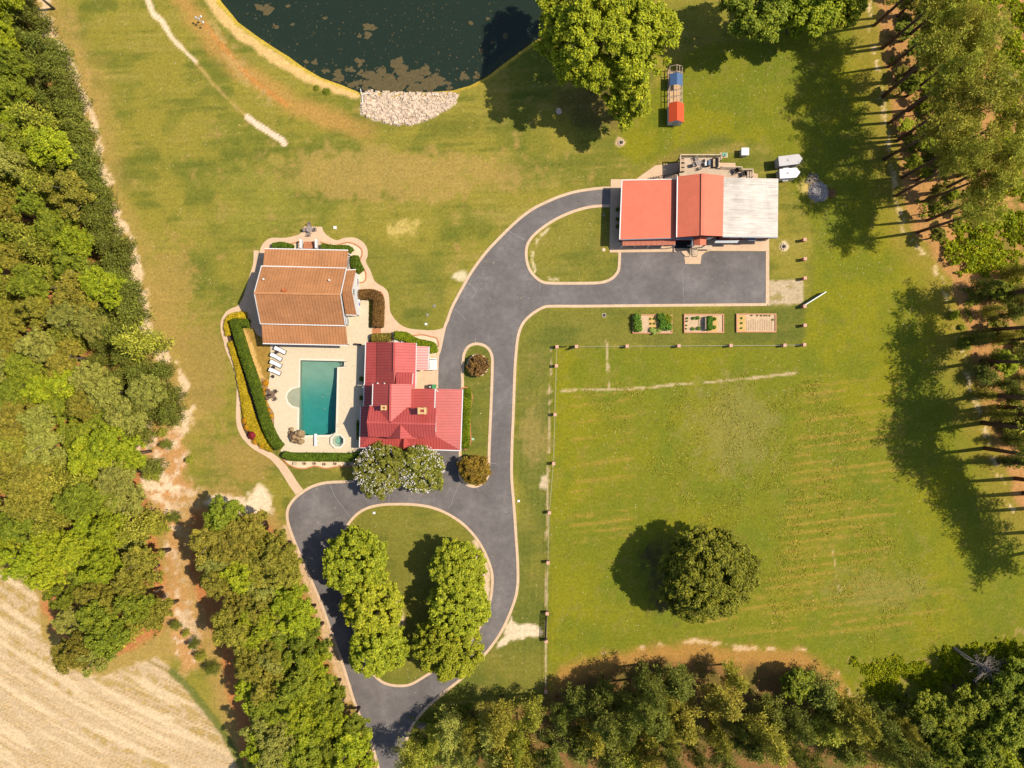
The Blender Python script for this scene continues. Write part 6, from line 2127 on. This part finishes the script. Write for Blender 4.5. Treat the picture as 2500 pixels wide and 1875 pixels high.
for k, (x, y, r, h, sx, sy) in enumerate(((670, 725, 45, .5, 1, .9), (830, 800, 75, 1.1, 1.1, .9), (720, 860, 50, 1.3, 1, 1), (790, 880, 48, .9, 1, 1), (840, 950, 62, .7, 1, .8), (670, 850, 40, .8, .8, 1.3), (700, 930, 40, .8, 1.2, .8),
                                          (760, 790, 35, 1.0, 1, 1), (880, 850, 30, .5, 1, 1), (640, 790, 30, .5, .8, 1.3))):
    v = R5.w(x, y, h * .6) - c
    rock((v.x, v.y), r / 7.373 * S, h, k, sx, sy).build("rock", m_rock, o)
mb = MB()
pts = [R5.w(x, y, 1.0) - c for x, y in ((690, 760), (640, 850), (670, 930), (740, 970), (790, 965))]
mb.tube([(p.x, p.y, .9 - .12 * k) for k, p in enumerate(pts)], .14, 8)
mb.build("slide", plain("slide_brown", C(112, 84, 62), .5, .1, 3), o)

# red-roofed little pump house in the border
c = ZP.w(290, 966)
o = thing("pump_house", "tiny dark-red roofed pump house in the yellow border", "pump house", (c.x, c.y, 0))
MB().prism([(.5 * math.cos(R(60 * k)), .5 * math.sin(R(60 * k))) for k in range(6)], 0, .8).build("wall", m_white, o)
MB().lathe((0, 0, .78), [(.72, 0), (.04, .55)], 6).build("roof", metal_roof("dark_red_roof", C(140, 40, 44)), o)

# sand beds with brick edging
def bed(outline, name, label, mat, closed_edge=None, z=.05):
    o = sheet(name, mat, wl2(outline), (), z, None, None, .06)
    tag(o, label, "flower bed")
    if closed_edge:
        e = ribbon("edging", m_brick, wl2(closed_edge), .2, -.03, z + .07, False, o, None)
    return o


bed(smooth_line(R5((520, 1245), (590, 1330), (700, 1395), (820, 1428), (950, 1425), (1100, 1385), (1280, 1425), (1440, 1405), (1570, 1388), (1790, 1390)), 3) + R5((1790, 1290), (600, 1280)), "pale_bed",
    "pale sand bed with a wavy brick edge below the pool hedge", m_sandbed, smooth_line(R5((520, 1245), (590, 1330), (700, 1395), (820, 1428), (950, 1425), (1100, 1385), (1280, 1425), (1440, 1405), (1570, 1388), (1790, 1390)), 3))
bed(smooth_line(ZA((470, 285), (480, 262), (560, 250), (680, 235), (750, 222)), 3) + ZA((750, 290), (470, 295)), "pale_bed", "pale bed left of the north entrance steps", m_sandbed, smooth_line(ZA((470, 275), (560, 262), (680, 238), (755, 222)), 3), .06)
e = smooth_line(ZA((930, 225), (1050, 258), (1130, 238), (1190, 230), (1250, 250), (1300, 290), (1305, 340), (1285, 400), (1310, 450), (1338, 500), (1338, 560), (1310, 588), (1270, 588)), 4)
bed(e + ZA((1240, 480), (1160, 480), (1160, 300), (930, 290)), "pale_bed", "pale bed with brick edging round the house's upper right corner", m_sandbed, e, .06)
e = smooth_line(ZA((1760, 1068), (1850, 1060), (1920, 1075), (1975, 1090), (1992, 1130), (1992, 1170)), 4)
bed(e + ZA((1960, 1250), (1580, 1120), (1580, 1040)), "pale_bed", "pale bed with a brick edge between wavy hedge and walk", m_sandbed, e, .06)
e = smooth_line(ZA((1470, 670), (1492, 705), (1498, 800), (1490, 950), (1480, 985)), 4)
bed(e + ZA((1395, 985), (1395, 740), (1280, 740), (1280, 655), (1400, 655)), "mulch_bed", "dark bed under the brown-leaved hedge", m_mulch, e, .06)
e = smooth_line(ZM((118, 560), (160, 548), (205, 580), (230, 640), (218, 760), (208, 880), (210, 1010), (218, 1110), (195, 1180), (150, 1215)), 4)
bed(e + ZM((118, 1215), (118, 570)), "mulch_bed", "curved bed with a pale edge along the carport", m_mulch, e, .05)
e = smooth_line([(1166.5 + 27 * math.cos(t), 891.5 + 27.5 * math.sin(t)) for t in np.arange(0, 6.28, .42)], 3, True)
bed(e, "pale_bed", "round pale sand bed in the long drive island", m_sandbed, None, .05)
bed(smooth_line(ZA((60, 880), (110, 862), (250, 862), (290, 900), (290, 990), (170, 1000), (230, 1180), (300, 1400), (400, 1650)), 3) + ZP((440, 900), (540, 1075), (470, 1108), (400, 1105), (310, 1040), (235, 980), (190, 890), (185, 700), (160, 480), (100, 270), (50, 120), (35, 40)) + ZA((60, 1020), (50, 950)),
    "mulch_bed", "dark strip of soil under the yellow border and the tall hedge", m_mulch, None, .02)
bed(smooth_line(ZP((360, 455), (430, 470), (425, 520), (405, 600), (418, 680), (474, 772), (476, 905), (440, 860), (400, 740), (370, 600)), 3), "mulch_bed", "narrow bed of orange shrubs between hedge and pool deck", plain("brown_bed", C(176, 138, 96), .95, .15, 3), None, .03)
bed(ZA((1398, 1002), (1475, 1002), (1475, 1050), (1398, 1050)), "brick_landing", "small square brick landing between the brown hedges", m_brick, None, .06)
# plants in the bed below the pool
for i, (x, y) in enumerate(((745, 1340), (925, 1336), (1105, 1336), (1280, 1348), (1475, 1340), (1700, 1350))):
    p = R5((x, y))[0]
    if i == 0:
        v = W(*p)
        o = thing("garden_box", "small tan box at the left end of the pale bed", "box", (v.x, v.y, .05))
        MB().cbox((0, 0), .5, .45, 0, .3, -.2).build("body", plain("tan_box", C(196, 164, 130), .8, .1, 3), o)
        MB().cbox((0, 0), .56, .5, .3, .36, -.2).build("lid", plain("tan_lid", C(214, 186, 156), .8, .1, 3), o)
    else:
        v = W(*p)
        o = thing("garden_urn", "small round planter in the pale bed below the pool, %s from the left" % ordw(i), "planter", (v.x, v.y, .05), "round planters in the pale bed")
        MB().lathe((0, 0, 0), [(.14, 0), (.2, .12), (.27, .3), (.27, .36), (.20, .36), (.18, .22)], 12).build("pot", plain("tan_pot", C(222, 184, 150), .8, .12, 3), o)
        MB().lathe((0, 0, .2), [(.19, 0), (.15, .1), (.05, .14)], 8).build("plant", plain("dry_plant", C(120, 98, 70), .9, .2, 5), o)

# ------------------------------------------------------------------ bins and small yard things
def bin_(v, c1, c2, label, s=.62):
    o = thing("wheelie_bin", label, "bin", v)
    MB().add([(-s * .4, -s * .4, .05), (s * .4, -s * .4, .05), (s * .4, s * .4, .05), (-s * .4, s * .4, .05), (-s / 2, -s / 2, 1.0), (s / 2, -s / 2, 1.0), (s / 2, s / 2, 1.0), (-s / 2, s / 2, 1.0)],
             [(3, 2, 1, 0), (4, 5, 6, 7), (0, 1, 5, 4), (1, 2, 6, 5), (2, 3, 7, 6), (3, 0, 4, 7)]).build("body", c1, o)
    MB().box(-s * .54, -s * .54, 1.003, s * .54, s * .54, 1.08).build("lid", c2, o)
    MB().tube([(-s * .45, s * .62, .98), (s * .45, s * .62, .98)], .03, 6).build("handle", c1, o)
    for q in (-1, 1):
        MB().tube([(q * s * .42 - .04, s * .42, .12), (q * s * .42 + .04, s * .42, .12)], .12, 8).build("wheel", m_black, o)
    return o


v = R1.w(1402, 1066, .9); v.z = .06
o = bin_(v, m_black, m_black, "black wheeled bin with a white mark behind the red house")
MB().box(-.12, -.1, 1.083, .12, .1, 1.095).build("label_plate", m_white, o)
v = R1.w(1474, 1068, .9); v.z = .06
m_green = plain("green_plastic", C(70, 160, 100), .5, .08, 2)
bin_(v, m_green, m_green, "green wheeled bin next to the black bin")
v = ZA.w(1272, 752, .8); v.z = .065
o = thing("trash_can", "grey round trash can beside the white gable wall", "bin", v)
MB().lathe((0, 0, 0), [(.24, 0), (.3, .8), (.3, .82)], 16).build("body", m_galv, o)
MB().lathe((0, 0, .82), [(.33, 0), (.33, .05), (.05, .12), (.0, .12)], 16).build("lid", m_galv, o)
v = ZA.w(1268, 784, .5); v.z = .065
o = thing("storage_tub", "blue storage tub below the grey trash can", "tub", v)
m_blue = plain("blue_plastic", C(40, 100, 214), .45, .08, 2)
MB().prism([(.28 * math.cos(R(45 * k + 22)), .33 * math.sin(R(45 * k + 22))) for k in range(8)], 0, .5).build("body", m_blue, o)
MB().prism([(.32 * math.cos(R(45 * k + 22)), .37 * math.sin(R(45 * k + 22))) for k in range(8)], .502, .56).build("lid", m_blue, o)
for i, x in enumerate((792, 920)):
    v = R1.w(x, 235, .5); v.z = .05
    chair("white chairs by the wavy hedge", v.x, v.y, R(-90), m_white, .06, "white_chair", 1.15, "white iron chair at the top of the red house, %s of the two" % ("left", "right")[i])
c = R1.w(95, 300, .6); c.z = .065
o = thing("bench", "dark slim bench on the pool deck by the red house's upper left corner", "bench", c, rz=R(-5))
MB().box(-.6, -.15, .4, .6, .15, .45).build("seat", m_brown, o)
for q in (-.5, .5):
    MB().box(q - .05, -.14, 0, q + .05, .14, .4).build("leg", m_brown, o)


def lid(px, py, r, mat, label, name="cover_lid", cat="lid", sq=False, z=.0):
    v = W(px, py)
    o = thing(name, label, cat, (v.x, v.y, z))
    if sq:
        MB().box(-r, -r * .8, -.02, r, r * .8, .1).build("box", mat, o)
        MB().box(-r * .85, -r * .65, .101, r * .85, r * .65, .125).build("lid", mat, o)
    else:
        MB().lathe((0, 0, -.02), [(r, 0), (r, .08), (r * .8, .1), (r * .1, .105)], 16).build("rim", mat, o)
        MB().lathe((0, 0, .08), [(r * .5, 0), (r * .45, .02), (.02, .025)], 12).build("knob", mat, o)


m_lidg = plain("grey_lid", C(150, 146, 130), .8, .1, 3)
p = ZA((1955, 800), (1892, 880), (1881, 963), (1062, 95))
lid(*p[0], .26, m_lidg, "grey round lid in the lawn near the drive, upper one")
lid(*p[1], .26, m_lidg, "grey round lid in the lawn near the drive, lower one")
lid(*p[2], .22, m_white, "white square box in the lawn above the concrete walk", "meter_box", "box", True)
lid(*p[3], .28, m_white, "white square box in the lawn above the north terrace", "meter_box", "box", True)
p = TC((796, 70))[0]
v = W(*p)
o = thing("drain_grate", "square drain grate in the lawn left of the raised beds", "drain", (v.x, v.y, 0))
mb = MB()
for (a_, b_, c_, d_) in ((-.32, -.32, .32, -.24), (-.32, .24, .32, .32), (-.32, -.24, -.24, .24), (.24, -.24, .32, .24)):
    mb.box(a_, b_, -.02, c_, d_, .06)
mb.build("frame", plain("pale_frame", C(206, 190, 160), .8, .1, 3), o)
for k in range(6):
    MB().box(-.23 + .08 * k, -.24, .0, -.23 + .08 * k + .05, .24, .04).build("bar", plain("dark_grate", C(66, 66, 70), .6, .1, 3), o)
for (px, py, lb) in ((913.5, 1252, "white square box near the top of the tree island"), (1266, 1223, "small white box right of the drive's straight part"), (1154.5, 1072, "pale green square lid right of the carport border")):
    lid(px, py, .22, m_white if "green" not in lb else plain("pale_green_lid", C(180, 216, 180), .7, .05, 2), lb, "meter_box", "box", True)
p = D8((1602, 388), (1600, 700))
lid(*p[0], .2, m_lidg, "small grey lid in the workshop's shadow", z=0)
lid(*p[1], .3, plain("tan_lid2", C(236, 206, 170), .8, .08, 3), "round tan lid just left of the workshop apron's corner")

# ------------------------------------------------------------------ behind the workshop: deck furniture, boxes, trailers
m_tan = plain("tan_cushion", C(206, 176, 140), .85, .1, 3)
for i, y in enumerate((240, 325, 400)):
    v = W3.w(630, y, DK + .4)
    o = thing("deck_armchair", "brown armchair with tan cushion at the deck's left rail, %s from the top" % ordw(i + 1), "chair", (v.x, v.y, DK), "armchairs at the deck's left rail")
    MB().box(-.3, -.26, .3, .3, .26, .44).build("cushion", m_tan, o)
    MB().box(-.40, -.34, 0, -.31, .34, .85).build("backrest", m_brown, o)
    for s_ in (-1, 1):
        MB().box(-.30, s_ * .32 - .045, 0, .33, s_ * .32 + .045, .6).build("armrest", m_brown, o)
    MB().box(-.3, -.27, .05, .32, .27, .29).build("frame", m_brown, o)
v = W3.w(905, 300, DK)
o = thing("deck_table", "round grey wire table in the middle of the raised deck", "table", (v.x, v.y, DK))
MB().lathe((0, 0, .68), [(.42, 0), (.46, .02), (.46, .04), (.0, .042)], 18).build("top", m_iron, o)
for k in range(3):
    t = R(120 * k)
    MB().tube([(0, 0, .68), (.35 * math.cos(t), .35 * math.sin(t), .0)], .025, 6).build("leg", m_iron, o)
for k, (a_, w_) in enumerate(((20, "right"), (110, "upper"), (200, "left"), (290, "lower"))):
    t = R(a_)
    chair("grey chairs at the deck table", v.x + .82 * math.cos(t), v.y + .82 * math.sin(t), t + math.pi, m_iron, DK, label="grey wire chair on the %s side of the deck table" % w_)
v = W3.w(1108, 280, DK + .8)
o = thing("barbecue", "barbecue with a blue-grey lid and white side shelf on the deck", "barbecue", (v.x, v.y, DK))
MB().box(-.2, -.42, .1, .28, .42, .8).build("cabinet", m_black, o)
MB().add([(-.22, -.43, .80), (.30, -.43, .80), (.30, .43, .80), (-.22, .43, .80), (-.12, -.43, 1.1), (.2, -.43, 1.1), (.2, .43, 1.1), (-.12, .43, 1.1)], [(4, 5, 6, 7), (0, 1, 5, 4), (1, 2, 6, 5), (2, 3, 7, 6), (3, 0, 4, 7)]).build("hood", plain("blue_grey_hood", C(104, 122, 140), .4, .05, 2), o)
MB().box(-.62, -.40, .74, -.24, .40, .78).build("side_shelf", m_white, o)
v = W3.w(1225, 275, DK + .4)
o = thing("deck_sofa", "brown sofa with tan cushions at the right rail of the deck", "sofa", (v.x, v.y, DK))
MB().box(-.42, -.68, .05, .42, .68, .32).build("base", m_brown, o)
for k in range(2):
    MB().box(-.36, -.64 + .65 * k, .323, .24, -.02 + .65 * k, .46).build("cushion", m_tan, o)
MB().box(.26, -.68, .32, .42, .68, .88).build("backrest", m_brown, o)
for s_ in (-1, 1):
    MB().box(-.42, s_ * .73 - .05, .05, .42, s_ * .73 + .05, .62).build("armrest", m_brown, o)
for i, (x, y, a_) in enumerate(((1590, 435, 215), (1730, 482, 190))):
    v = W3.w(x, y, DK + .4)
    chair("dark chairs on the deck's right end", v.x, v.y, R(a_), m_brown, DK, "deck_chair", 1.35, "dark slatted chair on the narrow end of the deck, %s one" % ("left", "right")[i])
# white box, green transformer
v = W3.w(1766, 72, 1.2)
o = thing("well_house", "white square well house on the lawn above the workshop", "well house", (v.x, v.y, 0))
MB().cbox((0, 0), 1.1, 1.1, 0, 1.15).build("wall", m_white, o)
MB().cbox((0, 0), 1.24, 1.24, 1.152, 1.22).build("roof", m_white, o)
v = W3.w(1383, 140, .1)
o = thing("transformer", "green utility transformer on its tan slab beside the deck", "transformer", (v.x, v.y, 0))
MB().box(-.62, -.38, -.02, .62, .42, .1).build("slab", plain("tan_slab", C(230, 206, 166), .85, .08, 3), o)
m_tg = plain("transformer_green", C(120, 190, 160), .5, .06, 2)
MB().box(-.36, -.2, .1, .36, .25, .52).build("cabinet", m_tg, o)
MB().box(-.38, -.22, .522, .38, .27, .56).build("lid", m_tg, o)
MB().box(-.12, -.1, .562, .06, .1, .6).build("vent", m_black, o)

m_trw = plain("trailer_white", C(246, 242, 240), .45, .05, .8)
m_trg = plain("trailer_grey", C(206, 200, 198), .5, .1, .8)


def trailer(corners, nose, h, mat, label):
    ps = [TRL.w(x, y, h) for x, y in corners]
    nz = TRL.w(*nose, h)
    c = sum(ps, Vector()) / 4; c.z = 0
    o = thing("cargo_trailer", label, "trailer", c, "enclosed trailers by the workshop")
    poly = [(p.x, p.y) for p in (ps[0], ps[1], nz, ps[2], ps[3])]
    MB(c).prism(poly, .5, h - .04).build("body", mat, o)
    cc = (c.x, c.y)
    poly2 = [(cc[0] + (p[0] - cc[0]) * 1.015, cc[1] + (p[1] - cc[1]) * 1.02) for p in poly]
    MB(c).prism(poly2, h - .038, h).build("roof", mat, o)
    d = (ps[1] - ps[0]).normalized(); s_ = Vector((-d.y, d.x, 0))
    for q in (-1, 1):
        m_ = (ps[0] + ps[1] + ps[2] + ps[3]) / 4
        w_ = (ps[0] - ps[3]).length / 2
        ctr = Vector((m_.x, m_.y, .36)) + s_ * q * (w_ - .02)
        MB(c).tube([ctr - s_ * .1, ctr + s_ * .1], .34, 14).build("wheel", m_black, o)
        f = Vector((m_.x, m_.y, 0)) + s_ * q * (w_ + .06)
        MB(c).cbox((f.x, f.y), .95, .2, .68, .76, math.atan2(d.y, d.x)).build("mudguard", m_trw, o)
    n2 = Vector((nz.x, nz.y, .55))
    MB(c).beam(n2 - d * .3, n2 + d * 1.0, .1, .1).build("drawbar", m_black, o)
    rear = (ps[0] + ps[3]) / 2
    MB(c).cbox((rear.x - d.x * .02, rear.y - d.y * .02), .05, (ps[0] - ps[3]).length * .86, .55, h - .15, math.atan2(d.y, d.x)).build("rear_door", m_trg, o)
    m_ = (ps[0] + ps[2]) / 2
    MB(c).cbox((m_.x, m_.y), .35, .35, h, h + .1).build("roof_vent", m_trg, o)
    return o


trailer([(255, 270), (865, 200), (875, 490), (280, 560)], (970, 340), 2.3, m_trg, "grey-topped enclosed trailer with pointed nose, upper of two by the workshop")
trailer([(288, 650), (790, 605), (795, 895), (300, 930)], (905, 745), 2.1, m_trw, "white enclosed trailer with pointed nose, lower of two by the workshop")

# ------------------------------------------------------------------ chicken coop
m_cred = metal_roof("bright_red_roof", C(238, 96, 56), .04)
m_tim = plain("raw_timber", C(216, 186, 160), .85, .12, 3)
cp = thing("chicken_coop", "small red-roofed coop with a long timber-framed run beside the big tree", "coop", COOP.w(470, 1230))
roof_poly(cp, [(*COOP((302, 1035))[0], 1.9), (*COOP((490, 985))[0], 2.7), (*COOP((492, 1410))[0], 2.7), (*COOP((302, 1460))[0], 1.9)], (1, 0), .4, m_cred, sw=.03, sh=.02)
roof_poly(cp, [(*COOP((490, 985))[0], 2.7), (*COOP((645, 1040))[0], 1.9), (*COOP((645, 1465))[0], 1.9), (*COOP((492, 1410))[0], 2.7)], (1, 0), .4, m_cred, sw=.03, sh=.02)
cb = [COOP.w(302, 1035, 1.9), COOP.w(645, 1040, 1.9), COOP.w(645, 1465, 1.9), COOP.w(302, 1460, 1.9)]
gable_body(cp, inset(cb, .15), 'NS', 1.85, 2.6, m_white, 0)
cw = inset(cb, .15)
door(cp, ((cw[2][0] + cw[3][0]) / 2, cw[2][1] - .03), (1, 0), .1, .8, 1.6, m_trg)
x0, x1 = cw[3][0] + .1, cw[2][0] - .05
yN, yS = COOP.w(470, 200, 1.6).y, cb[0].y
off = cp.location
n_ = 6
for k in range(n_ + 1):
    y = yS + (yN - yS) * k / n_
    mb = MB(off)
    xm = (x0 + x1) / 2
    for x in (x0, x1):
        mb.beam((x, y, 0), (x, y, 1.6), .07)
    mb.beam((x0, y, 1.6), (xm, y, 2.15), .07)
    mb.beam((xm, y, 2.15), (x1, y, 1.6), .07)
    mb.build("rafter", m_tim, cp)
for (x, z) in ((x0, 1.6), (x1, 1.6), ((x0 + x1) / 2, 2.17), (x0, .8), (x1, .8), (x0 + (x1 - x0) * .75, 1.88), (x1, .1), (x0, .1)):
    MB(off).beam((x, yS, z), (x, yN, z), .07).build("rail", m_tim, cp)
MB(off).box(x0, yS, .004, x1, yN, .03).build("run_floor", plain("bare_run_soil", C(220, 180, 134), .95, .12, 2), cp)
t0, t1 = COOP.w(500, 620, 2).y, COOP.w(500, 350, 2).y
m_tarp = plain("blue_tarp", C(82, 112, 156), .6, .1, 2)
xm = (x0 + x1) / 2
MB(off).add([(x0 - .03, t0, 1.66), (xm, t0, 2.24), (x1 + .03, t0, 1.66), (x0 - .03, t1, 1.66), (xm, t1, 2.24), (x1 + .03, t1, 1.66)], [(0, 1, 4, 3), (1, 2, 5, 4)]).build("tarp", m_tarp, cp)

# ------------------------------------------------------------------ gourd houses, pond pipe, stumps, wood litter
c = W(497, 60)
o = thing("gourd_bird_houses", "white gourd-shaped bird houses on a thin pole near the pond bank", "bird house", (c.x, c.y, 0))
MB().tube([(0, 0, 0), (0, 0, 1.9)], .03, 6).build("pole", m_galv, o)
MB().tube([(-.65, .35, 1.9), (.65, -.45, 1.9)], .025, 6).build("arm", m_galv, o)
MB().tube([(-.1, .0, 1.9), (.25, .5, 1.9)], .025, 6).build("arm", m_galv, o)
for x, y in ((-.6, .33), (-.15, .08), (.6, -.42), (.25, .5)):
    MB().lathe((x, y, 1.45), [(.05, 0), (.17, .08), (.19, .2), (.1, .34), (.03, .44)], 10).build("gourd", m_white, o)
for (r0, pts, lb) in ((.05, T2((903, 770), (915, 820), (922, 900), (918, 925)), ""),):
    c = W(*pts[1])
    o = thing("overflow_pipe", "white plastic pipe assembly lying on the bank at the pond's edge", "pipe", (c.x, c.y, 0))
    MB(c).tube([W(p[0], p[1]) + Vector((0, 0, .15)) for p in pts], .07, 8).build("main_pipe", m_white, o)
    q = T2((915, 820), (985, 808), (986, 818))
    MB(c).tube([W(p[0], p[1]) + Vector((0, 0, .15)) for p in q], .06, 8).build("branch_pipe", m_white, o)
    MB(c).cbox(T2.w(922, 910), .4, .4, -.1, .25).build("base_block", plain("grey_block", C(120, 112, 120), .8, .1, 3), o)
m_grey = plain("bleached_wood", C(176, 160, 150), .9, .15, 5)


def twig_heap(px, py, rpx, h, n, seed, mat, label, name="brush_pile", cat="brush pile", rad=.035):
    rs = np.random.RandomState(seed)
    c = W(px, py, h * .4); c.z = 0
    mb = MB()
    r = rpx * S
    for k in range(n):
        a0, q = rs.uniform(0, 6.28), r * math.sqrt(rs.rand())
        p = Vector((q * math.cos(a0), q * math.sin(a0), h * (1 - (q / r) ** 2) * rs.uniform(.4, 1) + .05))
        th = rs.uniform(0, 6.28)
        L = rs.uniform(.3, 1.0)
        d = Vector((math.cos(th), math.sin(th), rs.uniform(-.3, .3))) * L
        mb.tube([p - d * .5, p + Vector((0, 0, .05)), p + d * .5], [rad * rs.uniform(.5, 1.3), rad, rad * .3], 4, False)
    o = mb.build(name, mat)
    o.location = c
    return tag(o, label, cat)


twig_heap(2000, 468, 23, .8, 560, 1, plain("ashen_wood", C(214, 204, 198), .95, .3, 4), "round grey ashen brush pile right of the weathered roof")
twig_heap(2030, 472, 9, .5, 160, 2, plain("rusty_brush", C(168, 122, 84), .95, .2, 4), "small brown brush heap beside the grey brush pile")
twig_heap(1985, 440, 16, .4, 70, 3, m_grey, "loose bleached branches above the grey brush pile", rad=.05)
twig_heap(1030, 1770, 10, .3, 60, 4, m_grey, "small grey heap of sticks beside the drive's lower right kerb")


def log(pts, rad, label, name="fallen_log", mat=None, z=.15):
    c = W(*pts[0])
    o = MB(c).tube([W(p[0], p[1]) + Vector((0, 0, z)) for p in smooth_line(pts, 4)], [rad * (1 - .5 * k / (4 * (len(pts) - 1))) for k in range(4 * (len(pts) - 1) + 1)], 8).build(name, mat or m_grey)
    o.location = c
    return tag(o, label, "log")


log([(2477, 212), (2455, 185), (2442, 165)], .3, "thick bleached log lying in the bright undergrowth at upper right", z=.7)
log([(2185, 211), (2200, 200), (2212, 192)], .14, "thin white fallen branch on straw under the upper pines", z=.2)
log([(2290, 1742), (2320, 1735), (2345, 1728)], .14, "pale log between brush and trees at lower right", z=.8)
# bare dead tree, lower right
rs = np.random.RandomState(4)
b0 = W(2330, 1583)
dt = thing("dead_tree", "bare grey dead tree with spreading twigs above the lower right corner", "tree", b0)
tp = Vector((1.6, -1.2, 6.5))
MB().tube([(0, 0, 0), (.4, -.3, 2.5), (.9, -.7, 4.6), tuple(tp)], [.24, .2, .15, .09], 8).build("trunk", m_grey, dt)
mb = MB()
for k in range(46):
    s = Vector((.4, -.3, 2.5)).lerp(tp, rs.uniform(.35, 1))
    th = rs.uniform(0, 6.28)
    L = rs.uniform(1.2, 3.0)
    e = s + Vector((math.cos(th) * L, math.sin(th) * L, rs.uniform(.2, 1.8)))
    m_ = s.lerp(e, .5) + Vector(rs.normal(0, .12, 3))
    mb.tube([s, m_, e], [.05, .035, .012], 4, False)
    for j in range(3):
        f = m_.lerp(e, rs.rand())
        mb.tube([f, f + Vector((rs.normal(0, .45), rs.normal(0, .45), rs.uniform(.0, .5)))], [.018, .006], 3, False)
mb.build("branches", m_grey, dt)
for i, (x, y, x2, y2) in enumerate(((1972, 1655, 2028, 1708), (1975, 1668, 2020, 1735))):
    a, b_ = W(x2, y2), W(x, y, 5)
    o = thing("bare_tree", "bare dark leaning trunk at the bottom wood's right end, %s of two" % ("upper", "lower")[i], "tree", (a.x, a.y, 0))
    d = b_ - a
    MB().tube([(0, 0, 0), tuple(d * .5 + Vector((.2, .1, 0))), tuple(d)], [.16, .13, .07], 8).build("trunk", m_bark, o)
    mb = MB()
    for k in range(4):
        s = d * (.6 + .1 * k)
        mb.tube([s, s + Vector((rnd.uniform(-.7, .7), rnd.uniform(-.7, .7), .5))], [.04, .015], 4, False)
    mb.build("branches", m_bark, o)
# stones and stumps
for (px, py, r, lb) in ((2425, 692, .32, "pale cut stump on the soil by the upper right undergrowth"), (877, 1830, .55, "pale boulder at the left kerb near the bottom"), (1364, 272, .5, "pinkish flat stone in the big tree's shadow")):
    v = W(px, py)
    o = rock((0, 0), r, r * .7, int(px)).build("boulder" if "stump" not in lb else "tree_stump", plain("pale_stone", C(232, 204, 180), .9, .15, 3))
    o.location = (v.x, v.y, -.02)
    tag(o, lb, "stone" if "stump" not in lb else "stump")
for (px, py, lb) in ((1913, 602, "small black-topped fire ring on its pale patch right of the workshop"), (1516, 348, "small stump ring on its pale patch below the big tree")):
    v = W(px, py)
    o = thing("stone_ring", lb, "fire ring", (v.x, v.y, 0))
    for k in range(9):
        t = R(40 * k)
        rock((.42 * math.cos(t), .42 * math.sin(t)), .15, .16, k).build("stone", m_rip, o)
    MB().lathe((0, 0, 0), [(.28, 0), (.2, .08), (.03, .14)], 8).build("ash", m_black, o)
# leaf litter specks on the lawns
rs = np.random.RandomState(91)
n = 5200
cx = rs.uniform(100, 2300, n); cy = rs.uniform(0, 1700, n)
k = np.ones(n, bool)
for poly in (POND, LEFTWOOD):
    k &= ~inside(cx, cy, poly)
k &= fbm(92, cx, cy, 90, octv=3) > .52
P0 = np.stack([(cx[k] - 1250) * S, (937.5 - cy[k]) * S, np.full(k.sum(), .012)], 1)
o = link("leaf_litter", quads_mesh("leaf_litter", leaves(rs, P0, nrmz(np.array([0, 0, 1.0]) + .1 * rs.randn(k.sum(), 3)), .2, .12)), None, plain("dry_leaf", C(214, 190, 140), .9, .15, 2))
tag(o, "dry leaves and clippings strewn over the lawns", "leaves", kind="stuff")
